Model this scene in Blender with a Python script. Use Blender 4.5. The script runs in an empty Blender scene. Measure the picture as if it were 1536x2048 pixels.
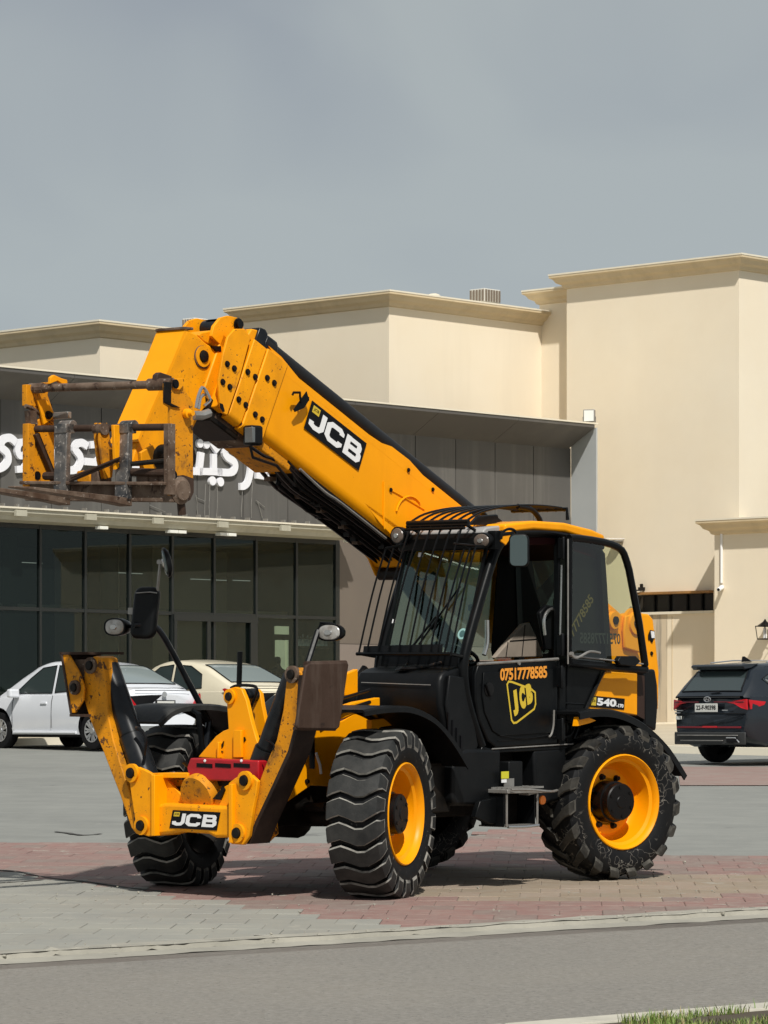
import bpy, bmesh, math, random
from mathutils import Vector, Matrix, noise
random.seed(7)
R = math.radians
scn = bpy.context.scene
COL = scn.collection

# ------------------------------------------------------------------ camera
F, HOR, CAMZ = 7000.0, 1438.0, 1.3          # focal length in photo pixels, horizon row, eye height
cam_d = bpy.data.cameras.new('camera')
cam = bpy.data.objects.new('camera', cam_d); COL.objects.link(cam)
cam.location = (0, 0, CAMZ); cam.rotation_euler = (R(90), 0, 0)
cam_d.sensor_fit = 'VERTICAL'; cam_d.sensor_height = 36.0
cam_d.lens = F / 2048 * 36.0
cam_d.shift_y = (HOR - 1024) / 2048
cam_d.clip_end = 2000; cam_d.clip_start = 0.5
scn.camera = cam
scn.view_settings.view_transform = 'Standard'; scn.view_settings.look = 'None'
scn.view_settings.exposure = 0; scn.view_settings.gamma = 1
scn.view_settings.use_curve_mapping = False

# ------------------------------------------------------------------ sky and sun
SUN_EL, SUN_AZ = R(49), R(11)                # azimuth: to the right of straight behind the camera
sun_dir = Vector((math.sin(SUN_AZ)*math.cos(SUN_EL), -math.cos(SUN_AZ)*math.cos(SUN_EL), math.sin(SUN_EL)))
world = bpy.data.worlds.new('World'); scn.world = world; world.use_nodes = True
nt = world.node_tree; nt.nodes.clear()
def N(nt, t, **k):
    n = nt.nodes.new(t)
    for a, v in k.items():
        if a.startswith('i_'):
            key = a[2:]
            key = int(key) if key.isdigit() else key.replace('_', ' ')
            n.inputs[key].default_value = v
        else: setattr(n, a, v)
    return n
out = N(nt, 'ShaderNodeOutputWorld')
bg1 = N(nt, 'ShaderNodeBackground', i_Strength=0.05)
sky = N(nt, 'ShaderNodeTexSky', sky_type='NISHITA', sun_disc=False)
sky.sun_elevation = SUN_EL; sky.sun_rotation = math.pi - SUN_AZ
nt.links.new(sky.outputs[0], bg1.inputs[0])
bg2 = N(nt, 'ShaderNodeBackground', i_Strength=1.0)
tc = N(nt, 'ShaderNodeTexCoord')
mp = N(nt, 'ShaderNodeMapping'); mp.inputs['Scale'].default_value = (1.0, 1.0, 2.2); mp.inputs['Rotation'].default_value = (0.3, 0.5, 0.2)
nt.links.new(tc.outputs['Generated'], mp.inputs[0])
ns = N(nt, 'ShaderNodeTexNoise', i_Scale=5.0, i_Detail=4.0, i_Roughness=0.45, i_Distortion=0.6)
nt.links.new(mp.outputs[0], ns.inputs[0])
rp = N(nt, 'ShaderNodeValToRGB')
rp.color_ramp.elements[0].position = 0.36; rp.color_ramp.elements[0].color = (0.30, 0.335, 0.385, 1)
rp.color_ramp.elements[1].position = 0.64; rp.color_ramp.elements[1].color = (0.425, 0.465, 0.475, 1)
nt.links.new(ns.outputs[0], rp.inputs[0])
# cloud deck slightly paler and warmer towards the horizon, as in the photo
sp = N(nt, 'ShaderNodeSeparateXYZ'); nt.links.new(tc.outputs['Generated'], sp.inputs[0])
mr = N(nt, 'ShaderNodeMapRange'); mr.inputs['From Min'].default_value = 0.02; mr.inputs['From Max'].default_value = 0.22
nt.links.new(sp.outputs[2], mr.inputs[0])
mx = N(nt, 'ShaderNodeMix', data_type='RGBA')
nt.links.new(mr.outputs[0], mx.inputs[0]); mx.inputs[6].default_value = (0.43, 0.48, 0.50, 1)
nt.links.new(rp.outputs[0], mx.inputs[7])
nt.links.new(mx.outputs[2], bg2.inputs[0])
ms = N(nt, 'ShaderNodeMixShader', i_Fac=0.9)
nt.links.new(bg1.outputs[0], ms.inputs[1]); nt.links.new(bg2.outputs[0], ms.inputs[2])
nt.links.new(ms.outputs[0], out.inputs[0])
sd = bpy.data.lights.new('sun', 'SUN'); sd.energy = 4.3; sd.angle = R(1.2); sd.color = (1.0, 0.965, 0.90)
so = bpy.data.objects.new('sun', sd); COL.objects.link(so)
so.rotation_euler = sun_dir.to_track_quat('Z', 'Y').to_euler(); so.location = (10, -20, 30)

# ------------------------------------------------------------------ materials
def mat(name, col, rough=0.6, metal=0.0, spec=0.5, var=None, var_scale=6, spots=None, bump=0, bump_scale=40,
        coat=0, streak=None, crackle=None, emit=None, rough_var=0.0, second=None, world=False):
    """Procedural principled material. var: (colour, amount) broad mottling; spots: list of (colour, scale, threshold, softness)."""
    m = bpy.data.materials.new(name); m.use_nodes = True
    t = m.node_tree; t.nodes.clear()
    o = N(t, 'ShaderNodeOutputMaterial'); b = N(t, 'ShaderNodeBsdfPrincipled')
    t.links.new(b.outputs[0], o.inputs[0])
    b.inputs['Roughness'].default_value = rough; b.inputs['Metallic'].default_value = metal
    b.inputs['Specular IOR Level'].default_value = spec; b.inputs['Coat Weight'].default_value = coat
    b.inputs['Coat Roughness'].default_value = 0.08
    if world: co = N(t, 'ShaderNodeNewGeometry').outputs['Position']
    else: co = N(t, 'ShaderNodeTexCoord').outputs['Object']
    cur = None
    def rgb(c):
        n = N(t, 'ShaderNodeRGB'); n.outputs[0].default_value = (*c, 1); return n.outputs[0]
    cur = rgb(col)
    def mixin(fac, c2, cur, blend='MIX'):
        x = N(t, 'ShaderNodeMix', data_type='RGBA', blend_type=blend)
        t.links.new(fac, x.inputs[0]); t.links.new(cur, x.inputs[6])
        t.links.new(rgb(c2), x.inputs[7]); return x.outputs[2]
    def nz(scale, detail=4, rgh=0.6, sc=None, dist=0.0):
        n = N(t, 'ShaderNodeTexNoise', i_Scale=scale, i_Detail=float(detail), i_Roughness=rgh, i_Distortion=dist)
        if sc:
            mpp = N(t, 'ShaderNodeMapping'); mpp.inputs['Scale'].default_value = sc
            t.links.new(co, mpp.inputs[0]); t.links.new(mpp.outputs[0], n.inputs[0])
        else: t.links.new(co, n.inputs[0])
        return n.outputs[0]
    def thr(src, a, b_, hi=1.0):
        r = N(t, 'ShaderNodeMapRange'); r.inputs['From Min'].default_value = a; r.inputs['From Max'].default_value = b_
        r.inputs['To Max'].default_value = hi; t.links.new(src, r.inputs[0]); return r.outputs[0]
    if var:
        cur = mixin(thr(nz(var_scale, 5), 0.35, 0.7, var[1]), var[0], cur)
    if second:
        cur = mixin(thr(nz(second[1], 6, 0.7), 0.4, 0.65, second[2]), second[0], cur)
    if streak:   # (colour, amount, xy scale, z scale)
        cur = mixin(thr(nz(1.0, 4, 0.6, (streak[2], streak[2], streak[3])), 0.52, 0.75, streak[1]), streak[0], cur)
    for s in (spots or []):
        cur = mixin(thr(nz(s[1], 6, 0.68, None, 0.3), s[2], s[2]+s[3]), s[0], cur)
    if crackle:  # (colour, scale, width, amount)
        v = N(t, 'ShaderNodeTexVoronoi', feature='DISTANCE_TO_EDGE', i_Scale=crackle[1])
        nn = N(t, 'ShaderNodeTexNoise', i_Scale=crackle[1]*0.5, i_Detail=3.0); t.links.new(co, nn.inputs[0])
        va = N(t, 'ShaderNodeMixRGB'); va.inputs[0].default_value = 0.45
        t.links.new(co, va.inputs[1]); t.links.new(nn.outputs[1], va.inputs[2]); t.links.new(va.outputs[0], v.inputs[0])
        f1 = N(t, 'ShaderNodeMapRange'); f1.inputs['From Min'].default_value = crackle[2]; f1.inputs['From Max'].default_value = crackle[2]*0.3
        t.links.new(v.outputs[0], f1.inputs[0])
        f2 = thr(nz(3.5, 3), 0.44, 0.54, crackle[3])
        mu = N(t, 'ShaderNodeMath', operation='MULTIPLY'); t.links.new(f1.outputs[0], mu.inputs[0]); t.links.new(f2, mu.inputs[1])
        cur = mixin(mu.outputs[0], crackle[0], cur)
    t.links.new(cur, b.inputs['Base Color'])
    if rough_var:
        rr = N(t, 'ShaderNodeMapRange'); rr.inputs['To Min'].default_value = max(0.03, rough-rough_var); rr.inputs['To Max'].default_value = min(1, rough+rough_var)
        t.links.new(nz(9, 5), rr.inputs[0]); t.links.new(rr.outputs[0], b.inputs['Roughness'])
    if bump:
        bp = N(t, 'ShaderNodeBump', i_Strength=bump, i_Distance=0.01)
        t.links.new(nz(bump_scale, 6, 0.65), bp.inputs['Height']); t.links.new(bp.outputs[0], b.inputs['Normal'])
    if emit:
        b.inputs['Emission Color'].default_value = (*emit[0], 1); b.inputs['Emission Strength'].default_value = emit[1]
    m.diffuse_color = (*col, 1)
    return m
def glass(name, tint, refl=1.5, rough=0.0, body=0.0, body_col=(0.02, 0.03, 0.03), refl_col=(1, 1, 1)):
    m = bpy.data.materials.new(name); m.use_nodes = True
    t = m.node_tree; t.nodes.clear()
    o = N(t, 'ShaderNodeOutputMaterial')
    tr = N(t, 'ShaderNodeBsdfTransparent'); tr.inputs[0].default_value = (*tint, 1)
    gl = N(t, 'ShaderNodeBsdfGlossy'); gl.inputs['Roughness'].default_value = rough; gl.inputs[0].default_value = (*refl_col, 1)
    lw = N(t, 'ShaderNodeLayerWeight', i_Blend=0.5)
    pw = N(t, 'ShaderNodeMath', operation='POWER'); t.links.new(lw.outputs['Facing'], pw.inputs[0]); pw.inputs[1].default_value = 5.0
    r0 = ((refl-1)/(refl+1))**2*1.2
    fr = N(t, 'ShaderNodeMapRange'); fr.inputs['To Min'].default_value = r0; t.links.new(pw.outputs[0], fr.inputs[0])
    df = N(t, 'ShaderNodeBsdfDiffuse'); df.inputs[0].default_value = (*body_col, 1)
    m1 = N(t, 'ShaderNodeMixShader', i_Fac=body)
    t.links.new(tr.outputs[0], m1.inputs[1]); t.links.new(df.outputs[0], m1.inputs[2])
    m2 = N(t, 'ShaderNodeMixShader')
    t.links.new(fr.outputs[0], m2.inputs[0]); t.links.new(m1.outputs[0], m2.inputs[1]); t.links.new(gl.outputs[0], m2.inputs[2])
    t.links.new(m2.outputs[0], o.inputs[0])
    return m

YEL = (0.95, 0.365, 0.001)
RUST = (0.10, 0.042, 0.016)
M = {}
M['paint'] = mat('yellow_paint', YEL, 0.40, spec=0.22, streak=((0.62, 0.20, 0.001), 0.30, 2.5, 0.35), var=((0.80, 0.285, 0.001), 0.4), var_scale=2.2, spots=[((0.16, 0.07, 0.02), 45, 0.70, 0.03)], bump=0.05, bump_scale=12, rough_var=0.12)
M['paint_worn'] = mat('worn_yellow_paint', YEL, 0.5, spec=0.22, streak=((0.40, 0.15, 0.004), 0.35, 4.0, 0.5), var=((0.62, 0.235, 0.006), 0.55), var_scale=5, spots=[((0.30, 0.12, 0.02), 6, 0.62, 0.10), (RUST, 17, 0.640, 0.02), ((0.10, 0.05, 0.02), 50, 0.645, 0.02)], bump=0.12, bump_scale=25, rough_var=0.15)
M['paint_rough'] = mat('scraped_yellow_paint', (0.72, 0.27, 0.004), 0.6, spec=0.22, streak=((0.22, 0.09, 0.01), 0.55, 7.0, 0.8), var=((0.42, 0.18, 0.015), 0.7), var_scale=5, spots=[((0.24, 0.10, 0.02), 5, 0.58, 0.10), (RUST, 11, 0.595, 0.03), ((0.05, 0.03, 0.02), 36, 0.60, 0.03)], bump=0.25, bump_scale=30)
M['rust'] = mat('rusty_steel', (0.065, 0.036, 0.022), 0.7, spec=0.3, var=((0.21, 0.155, 0.115), 0.75), var_scale=7, spots=[((0.30, 0.25, 0.21), 30, 0.60, 0.05), ((0.03, 0.015, 0.01), 12, 0.6, 0.05)], bump=0.35, bump_scale=40)
M['rust_brown'] = mat('brown_rusted_plate', (0.040, 0.022, 0.014), 0.6, spec=0.25, var=((0.060, 0.036, 0.026), 0.6), var_scale=6, spots=[((0.025, 0.014, 0.01), 9, 0.58, 0.1)], streak=((0.13, 0.10, 0.08), 0.28, 16, 2.0), bump=0.2, bump_scale=30)
M['rust_dark'] = mat('dark_oily_rusted_plate', (0.016, 0.010, 0.008), 0.6, spec=0.25, var=((0.045, 0.028, 0.02), 0.6), var_scale=7, bump=0.2, bump_scale=30)
M['fork'] = mat('scuffed_black_fork_steel', (0.03, 0.034, 0.04), 0.45, metal=0.3, var=((0.26, 0.23, 0.20), 0.85), var_scale=6, spots=[((0.42, 0.38, 0.34), 28, 0.58, 0.05)], bump=0.3, bump_scale=35)
M['black'] = mat('black_frame_paint', (0.0022, 0.0028, 0.0034), 0.33, spec=0.16, var=((0.010, 0.010, 0.010), 0.4), var_scale=5, bump=0.05, bump_scale=30, rough_var=0.12)
M['plastic'] = mat('black_moulded_plastic', (0.0032, 0.0038, 0.0045), 0.42, spec=0.20, var=((0.011, 0.0115, 0.012), 0.5), var_scale=4, bump=0.08, bump_scale=90, rough_var=0.1)
M['dark'] = mat('greasy_dark_steel', (0.004, 0.0035, 0.003), 0.5, spec=0.2, var=((0.022, 0.015, 0.010), 0.5), var_scale=9, bump=0.2)
M['guard'] = mat('black_guard_bar', (0.003, 0.0035, 0.004), 0.35, spec=0.2)
M['hose'] = mat('black_rubber_hose', (0.005, 0.0045, 0.005), 0.4, spec=0.25, spots=[((0.06, 0.035, 0.02), 14, 0.6, 0.08)])
M['ram'] = mat('black_ram_barrel', (0.005, 0.0065, 0.009), 0.30, spec=0.3, var=((0.03, 0.03, 0.03), 0.4), var_scale=8, rough_var=0.1)
M['pipe'] = mat('matt_black_pipe', (0.011, 0.011, 0.012), 0.45, spec=0.25, var=((0.02, 0.02, 0.02), 0.5), var_scale=5)
M['rubber'] = mat('tyre_rubber', (0.0055, 0.006, 0.0068), 0.6, spec=0.2, var=((0.014, 0.0135, 0.013), 0.5), var_scale=10, bump=0.12, bump_scale=50, spots=[((0.10, 0.095, 0.085), 26, 0.62, 0.08)])
M['rubber_mud'] = mat('tyre_rubber_with_dried_mud', (0.0055, 0.006, 0.0068), 0.6, spec=0.2, var=((0.012, 0.012, 0.012), 0.5), var_scale=9, bump=0.1, bump_scale=50, crackle=((0.19, 0.175, 0.15), 10.0, 0.026, 0.9))
M['rubber_edge'] = mat('dusty_highlit_tread_edge', (0.36, 0.345, 0.31), 0.85, spec=0.2, var=((0.03, 0.03, 0.028), 0.9), var_scale=6, bump=0.2)  # dusty worn edge, with the light caught along the lugs painted in
M['rubber_lug'] = mat('dusty_tread_face', (0.017, 0.018, 0.018), 0.6, spec=0.3, var=((0.055, 0.054, 0.05), 0.65), var_scale=7, bump=0.2, bump_scale=60)
M['rubber_lug_mud'] = mat('muddy_tread_face', (0.014, 0.014, 0.013), 0.7, spec=0.2, var=((0.085, 0.078, 0.066), 0.75), var_scale=4.5, bump=0.3, bump_scale=40)
M['hub'] = mat('black_hub_cover', (0.004, 0.0035, 0.0035), 0.38, spec=0.25)
M['mud_edge'] = mat('muddy_tread_edge', (0.012, 0.012, 0.011), 0.8, spec=0.2, var=((0.15, 0.14, 0.12), 0.9), var_scale=6, bump=0.2)
M['white'] = mat('white_lettering', (0.80, 0.80, 0.80), 0.45)
M['decal_black'] = mat('black_decal', (0.003, 0.003, 0.004), 0.35, spec=0.2)
M['decal_yellow'] = mat('yellow_decal', (0.62, 0.44, 0.03), 0.5)
M['decal_orange'] = mat('orange_number_decal', (0.78, 0.30, 0.03), 0.5)
M['decal_dim'] = mat('faded_number_decal', (0.16, 0.12, 0.04), 0.5)
M['decal_grey'] = mat('grey_number_decal', (0.028, 0.034, 0.038), 0.5)
M['red'] = mat('red_paint', (0.42, 0.008, 0.014), 0.35, var=((0.22, 0.005, 0.01), 0.5), var_scale=10)
M['lens'] = mat('headlight_reflector', (0.50, 0.49, 0.46), 0.22, metal=0.3, var=((0.22, 0.19, 0.16), 0.8), var_scale=14, bump=0.8, bump_scale=22)
M['lens_dim'] = mat('work_light_reflector', (0.14, 0.11, 0.09), 0.25, spec=0.6, bump=0.6, bump_scale=18)
M['chrome'] = mat('bright_steel', (0.55, 0.54, 0.52), 0.25, metal=0.9, rough_var=0.1)
M['galv'] = mat('dull_zinc_steel', (0.33, 0.32, 0.30), 0.45, metal=0.5, var=((0.15, 0.13, 0.11), 0.6), var_scale=8)
M['orange_lens'] = mat('orange_reflector', (0.85, 0.22, 0.02), 0.2, emit=((0.8, 0.2, 0.02), 0.05))
M['seat'] = mat('beige_seat_cloth', (0.30, 0.25, 0.20), 0.85, bump=0.2, bump_scale=80, var=((0.15, 0.12, 0.10), 0.4))
M['seat_dark'] = mat('dark_seat_cloth', (0.008, 0.007, 0.007), 0.85, spec=0.1)
M['cabin_red'] = mat('dark_red_lining', (0.02, 0.003, 0.003), 0.8, spec=0.1)
M['cabglass'] = glass('tinted_cab_glass', (0.62, 0.74, 0.68), 1.95, refl_col=(.78, 1, .90))
M['doorglass'] = glass('door_window_glass', (0.70, 0.76, 0.58), 1.6)
M['mirror'] = mat('mirror_glass', (0.10, 0.13, 0.13), 0.1, metal=0.6)

# ------------------------------------------------------------------ mesh helpers
class MB:
    def __init__(s): s.v = []; s.f = []; s.m = []; s.mi = 0
    def add(s, vs, fs):
        o = len(s.v); s.v += [tuple(v) for v in vs]
        for f in fs: s.f.append([i+o for i in f]); s.m.append(s.mi)
        return s
    def box(s, c, d, rot=None):
        hx, hy, hz = d[0]/2, d[1]/2, d[2]/2
        vs = [Vector((x*hx, y*hy, z*hz)) for x in (-1, 1) for y in (-1, 1) for z in (-1, 1)]
        if rot is not None: vs = [rot @ v for v in vs]
        c = Vector(c)
        return s.add([v+c for v in vs], [(0,1,3,2),(4,6,7,5),(0,4,5,1),(2,3,7,6),(0,2,6,4),(1,5,7,3)])
    def ext(s, pts, vec):
        """polygon of 3D points extruded by vec"""
        n = len(pts); vec = Vector(vec); a = [Vector(p) for p in pts]
        fs = [tuple(range(n))[::-1], tuple(range(n, 2*n))] + [(i, (i+1) % n, n+(i+1) % n, n+i) for i in range(n)]
        return s.add(a+[p+vec for p in a], fs)
    def tube(s, path, r, n=8, closed=False, r2=None):
        P = [Vector(p) for p in path]; m = len(P); rings = []
        prev = None
        for i, p in enumerate(P):
            if closed: d = (P[(i+1) % m]-P[i-1])
            else: d = (P[min(i+1, m-1)]-P[max(i-1, 0)])
            d = d.normalized() if d.length > 1e-9 else Vector((0, 0, 1))
            if prev is None:
                u = d.orthogonal().normalized()
            else:
                u = prev-d*prev.dot(d); u = u.normalized() if u.length > 1e-6 else d.orthogonal().normalized()
            prev = u; w = d.cross(u)
            rr = r if r2 is None else r+(r2-r)*i/max(1, m-1)
            rings.append([p+(u*math.cos(2*math.pi*k/n)+w*math.sin(2*math.pi*k/n))*rr for k in range(n)])
        vs = [v for g in rings for v in g]; fs = []
        for i in range(m if closed else m-1):
            j = (i+1) % m
            for k in range(n):
                fs.append((i*n+k, i*n+(k+1) % n, j*n+(k+1) % n, j*n+k))
        if not closed: fs += [tuple(range(n))[::-1], tuple(range((m-1)*n, m*n))]
        return s.add(vs, fs)
    def lathe(s, prof, c, axis=(0, 1, 0), n=24, cap=True):
        """prof: (h, r) along axis from c"""
        a = Vector(axis).normalized(); u = a.orthogonal().normalized(); w = a.cross(u); c = Vector(c)
        vs = []
        for h, r in prof:
            for k in range(n):
                t = 2*math.pi*k/n
                vs.append(c+a*h+(u*math.cos(t)+w*math.sin(t))*r)
        fs = []
        for i in range(len(prof)-1):
            for k in range(n): fs.append((i*n+k, i*n+(k+1) % n, (i+1)*n+(k+1) % n, (i+1)*n+k))
        if cap:
            if prof[0][1] > 1e-5: fs.append(tuple(range(n))[::-1])
            if prof[-1][1] > 1e-5: fs.append(tuple(range((len(prof)-1)*n, len(prof)*n)))
        return s.add(vs, fs)
    def ball(s, c, r, sc=(1, 1, 1), n=12):
        prof = [(-math.cos(math.pi*i/8)*r, max(1e-4, math.sin(math.pi*i/8)*r)) for i in range(9)]
        o = len(s.v); s.lathe(prof, (0, 0, 0), (0, 0, 1), n, False)
        for i in range(o, len(s.v)):
            v = s.v[i]; s.v[i] = (c[0]+v[0]*sc[0], c[1]+v[1]*sc[1], c[2]+v[2]*sc[2])
        return s
def mesh_from(name, mb, mats, smooth=35, fix=True):
    me = bpy.data.meshes.new(name)
    me.from_pydata(mb.v, [], mb.f)
    if not isinstance(mats, (list, tuple)): mats = [mats]
    for m in mats: me.materials.append(m)
    if len(mats) > 1:
        for p, mi in zip(me.polygons, mb.m): p.material_index = mi
    if fix:
        b = bmesh.new(); b.from_mesh(me); bmesh.ops.recalc_face_normals(b, faces=b.faces); b.to_mesh(me); b.free()
    if smooth:
        for p in me.polygons: p.use_smooth = True
        me.set_sharp_from_angle(angle=R(smooth))
    return me
def link(name, me, parent=None, loc=None):
    o = bpy.data.objects.new(name, me); COL.objects.link(o)
    if parent is not None: o.parent = parent
    if loc is not None: o.location = loc
    return o
def obj(name, mb, mats, parent=None, smooth=35, bevel=0, segs=2, fix=True):
    o = link(name, mesh_from(name, mb, mats, smooth, fix), parent)
    if bevel:
        md = o.modifiers.new('bevel', 'BEVEL'); md.width = bevel; md.segments = segs; md.limit_method = 'ANGLE'; md.angle_limit = R(40)
        md.harden_normals = False
    return o
def empty(name, loc, label=None, cat=None, group=None, rz=0, mw=None):
    o = bpy.data.objects.new(name, None); COL.objects.link(o); o.empty_display_size = 0.2
    if mw is not None: o.matrix_world = mw
    else: o.location = loc; o.rotation_euler = (0, 0, rz)
    tag(o, label, cat, group); return o
def tag(o, label=None, cat=None, group=None, kind=None):
    if label: o['label'] = label
    if cat: o['category'] = cat
    if group: o['group'] = group
    if kind: o['kind'] = kind
    return o
def struct(name, mb, m, smooth=0):
    return tag(obj(name, mb, m, None, smooth), kind='structure')
def stroke(path, w, closed=False):
    """flat ribbon with mitred joints: list of quads in 2D"""
    P = [Vector(p) for p in path]; n = len(P); L_ = []; R_ = []
    for i in range(n):
        if closed: a, b = P[i]-P[i-1], P[(i+1) % n]-P[i]
        else:
            a = P[i]-P[i-1] if i > 0 else P[1]-P[0]; b = P[i+1]-P[i] if i < n-1 else P[-1]-P[-2]
        a = a.normalized(); b = b.normalized(); na = Vector((-a.y, a.x)); nb = Vector((-b.y, b.x))
        m = (na+nb); m = m.normalized() if m.length > 1e-6 else na
        k = min(1/max(0.35, m.dot(na)), 2.2)
        L_.append(P[i]+m*w/2*k); R_.append(P[i]-m*w/2*k)
    return [(L_[i], L_[(i+1) % n], R_[(i+1) % n], R_[i]) for i in range(n if closed else n-1)]
def smooth_path(P, k=4):
    """Catmull-Rom through 2D or 3D points"""
    P = [Vector(p) for p in P]
    if len(P) < 3: return P
    out = []
    for i in range(len(P)-1):
        a, b, c, d = P[max(i-1, 0)], P[i], P[i+1], P[min(i+2, len(P)-1)]
        for j in range(k):
            t = j/k; out.append(0.5*((2*b)+(c-a)*t+(2*a-5*b+4*c-d)*t*t+(3*b-a-3*c+d)*t**3))
    return out+[P[-1]]
def place2d(mb, polys, O, eu, ev, th=0.003):
    """extrude 2D polygons placed on a plane with origin O and axes eu, ev (any length)"""
    O = Vector(O); eu = Vector(eu); ev = Vector(ev); nn = eu.cross(ev).normalized()*th
    for poly in polys: mb.ext([O+eu*p[0]+ev*p[1] for p in poly], nn)
    return mb
def text_polys(body, bold=0.0, spacing=1.0):
    """text as triangles in 2D, unit height capitals, starting at x=0"""
    cu = bpy.data.curves.new('t', 'FONT'); cu.body = body; cu.size = 1.0; cu.offset = bold; cu.space_character = spacing; cu.resolution_u = 3
    ob = bpy.data.objects.new('t', cu); me = bpy.data.meshes.new_from_object(ob)
    xs = [v.co.x for v in me.vertices]; ys = [v.co.y for v in me.vertices]
    x0, x1, y0, y1 = min(xs), max(xs), min(ys), max(ys); h = y1-y0
    pl = [[((me.vertices[i].co.x-x0)/(x1-x0), (me.vertices[i].co.y-y0)/h) for i in p.vertices] for p in me.polygons]
    asp = (x1-x0)/h
    bpy.data.objects.remove(ob); bpy.data.curves.remove(cu); bpy.data.meshes.remove(me)
    return pl, asp       # coordinates run 0..1 in both directions
def text_on(mb, body, O, eu, ev, bold=0.0, th=0.002, spacing=1.0):
    pl, _ = text_polys(body, bold, spacing)
    O = Vector(O); eu = Vector(eu); ev = Vector(ev); nn = eu.cross(ev).normalized()*th
    for p in pl: mb.add([O+eu*a+ev*b+nn for a, b in p], [tuple(range(len(p)))])
    return mb
def logo_polys():
    """wide block letters J C B in a unit box (u 0..1, v 0..1)"""
    out = []
    w = 0.085
    sc = Vector((1, 1))
    J = [(0.235, 0.965), (0.235, 0.30), (0.19, 0.16), (0.10, 0.135), (0.035, 0.20), (0.03, 0.36)]
    C = [(0.60, 0.66), (0.60, 0.76), (0.555, 0.86), (0.40, 0.86), (0.345, 0.74), (0.345, 0.26), (0.40, 0.14), (0.555, 0.14), (0.60, 0.24), (0.60, 0.34)]
    def st(path, wu, wv):
        # anisotropic ribbon: scale so u and v widths can differ
        k = wv/wu
        return [[(p.x, p.y*k) for p in q] for q in stroke([(a, b/k) for a, b in path], wu)]
    out += st(J, w, 0.23); out += st(C, w, 0.23)
    out += st([(0.73, 0.86), (0.93, 0.86), (0.955, 0.76), (0.955, 0.62), (0.92, 0.515), (0.73, 0.515)], w, 0.20)
    out += st([(0.73, 0.515), (0.94, 0.515), (0.975, 0.40), (0.975, 0.24), (0.94, 0.14), (0.73, 0.14)], w, 0.22)
    out += st([(0.73, 0.03), (0.73, 0.97)], w, 0.23)
    return out
# ground height: plaza and car park rise gently away from the camera
def gz(y):
    y = min(max(y, 6.0), 86.0)
    return 0.02*(y-27.6)
def GP(px, py, dz=0.0):
    d = (CAMZ+0.552-dz)/((py-HOR)/F+0.02)
    return Vector(((px-768)/F*d, d, gz(d)+dz))
# ================================================================== SETTING
M['lot'] = mat('grey_interlock_lot', (0.225, 0.228, 0.208), 0.85, var=((0.180, 0.182, 0.168), 0.8), var_scale=0.25, second=((0.275, 0.275, 0.25), 1.6, 0.5), spots=[((0.15, 0.15, 0.14), 0.9, 0.66, 0.05), ((0.30, 0.295, 0.27), 5, 0.64, 0.05)], bump=0.5, bump_scale=9, world=True)
M['road'] = mat('dusty_road_asphalt', (0.205, 0.188, 0.160), 0.9, var=((0.165, 0.155, 0.137), 0.8), var_scale=0.45, second=((0.28, 0.262, 0.232), 26, 0.75), spots=[((0.10, 0.095, 0.088), 34, 0.60, 0.05), ((0.36, 0.34, 0.31), 38, 0.635, 0.04), ((0.13, 0.125, 0.115), 0.9, 0.68, 0.05)], bump=0.9, bump_scale=45, world=True)
M['concrete'] = mat('dusty_kerb_concrete', (0.36, 0.34, 0.285), 0.9, var=((0.23, 0.22, 0.185), 0.8), var_scale=2.5, spots=[((0.15, 0.13, 0.10), 9, 0.66, 0.06)], bump=0.5, bump_scale=25, world=True)
M['kerb_white'] = mat('pale_kerb_stone', (0.52, 0.49, 0.41), 0.85, var=((0.32, 0.30, 0.25), 0.6), var_scale=4, spots=[((0.2, 0.18, 0.14), 16, 0.66, 0.05)], bump=0.4, bump_scale=30, world=True)
def paver_mat(n, c, d, dust=(0.34, 0.32, 0.27)):
    return mat(n, c, 0.85, var=(d, 0.7), var_scale=1.1, second=(dust, 7.0, 0.28), spots=[(dust, 3.0, 0.62, 0.07), ((0.09, 0.08, 0.07), 5, 0.68, 0.05)], bump=0.5, bump_scale=28, world=True)
M['pv_red'] = paver_mat('red_stamped_paver', (0.255, 0.145, 0.125), (0.20, 0.125, 0.11))
M['pv_tan'] = paver_mat('tan_stamped_paver', (0.28, 0.215, 0.15), (0.215, 0.17, 0.128))
M['pv_grey'] = paver_mat('grey_stamped_paver', (0.285, 0.28, 0.242), (0.215, 0.215, 0.20))
M['pv_red_b'] = paver_mat('brown_red_paver', (0.215, 0.145, 0.125), (0.20, 0.155, 0.135))
M['pv_tan_b'] = paver_mat('pale_tan_paver', (0.30, 0.235, 0.175), (0.25, 0.17, 0.13))
M['pv_grey_b'] = paver_mat('dull_grey_paver', (0.275, 0.268, 0.23), (0.22, 0.215, 0.195))
PVN = ('pv_red', 'pv_tan', 'pv_grey', 'pv_red_b', 'pv_tan_b', 'pv_grey_b')
M['red_band'] = mat('red_paving_band', (0.27, 0.175, 0.15), 0.85, var=((0.22, 0.15, 0.13), 0.6), var_scale=0.8, second=((0.3, 0.28, 0.24), 3, 0.4), bump=0.3, bump_scale=14, world=True)
M['joint'] = mat('sandy_joint_bed', (0.21, 0.185, 0.16), 0.95, var=((0.27, 0.25, 0.22), 0.7), var_scale=2, world=True)
M['cream_paving'] = mat('cream_footway_paving', (0.52, 0.45, 0.33), 0.85, var=((0.42, 0.36, 0.27), 0.6), var_scale=1, bump=0.2, world=True)

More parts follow.
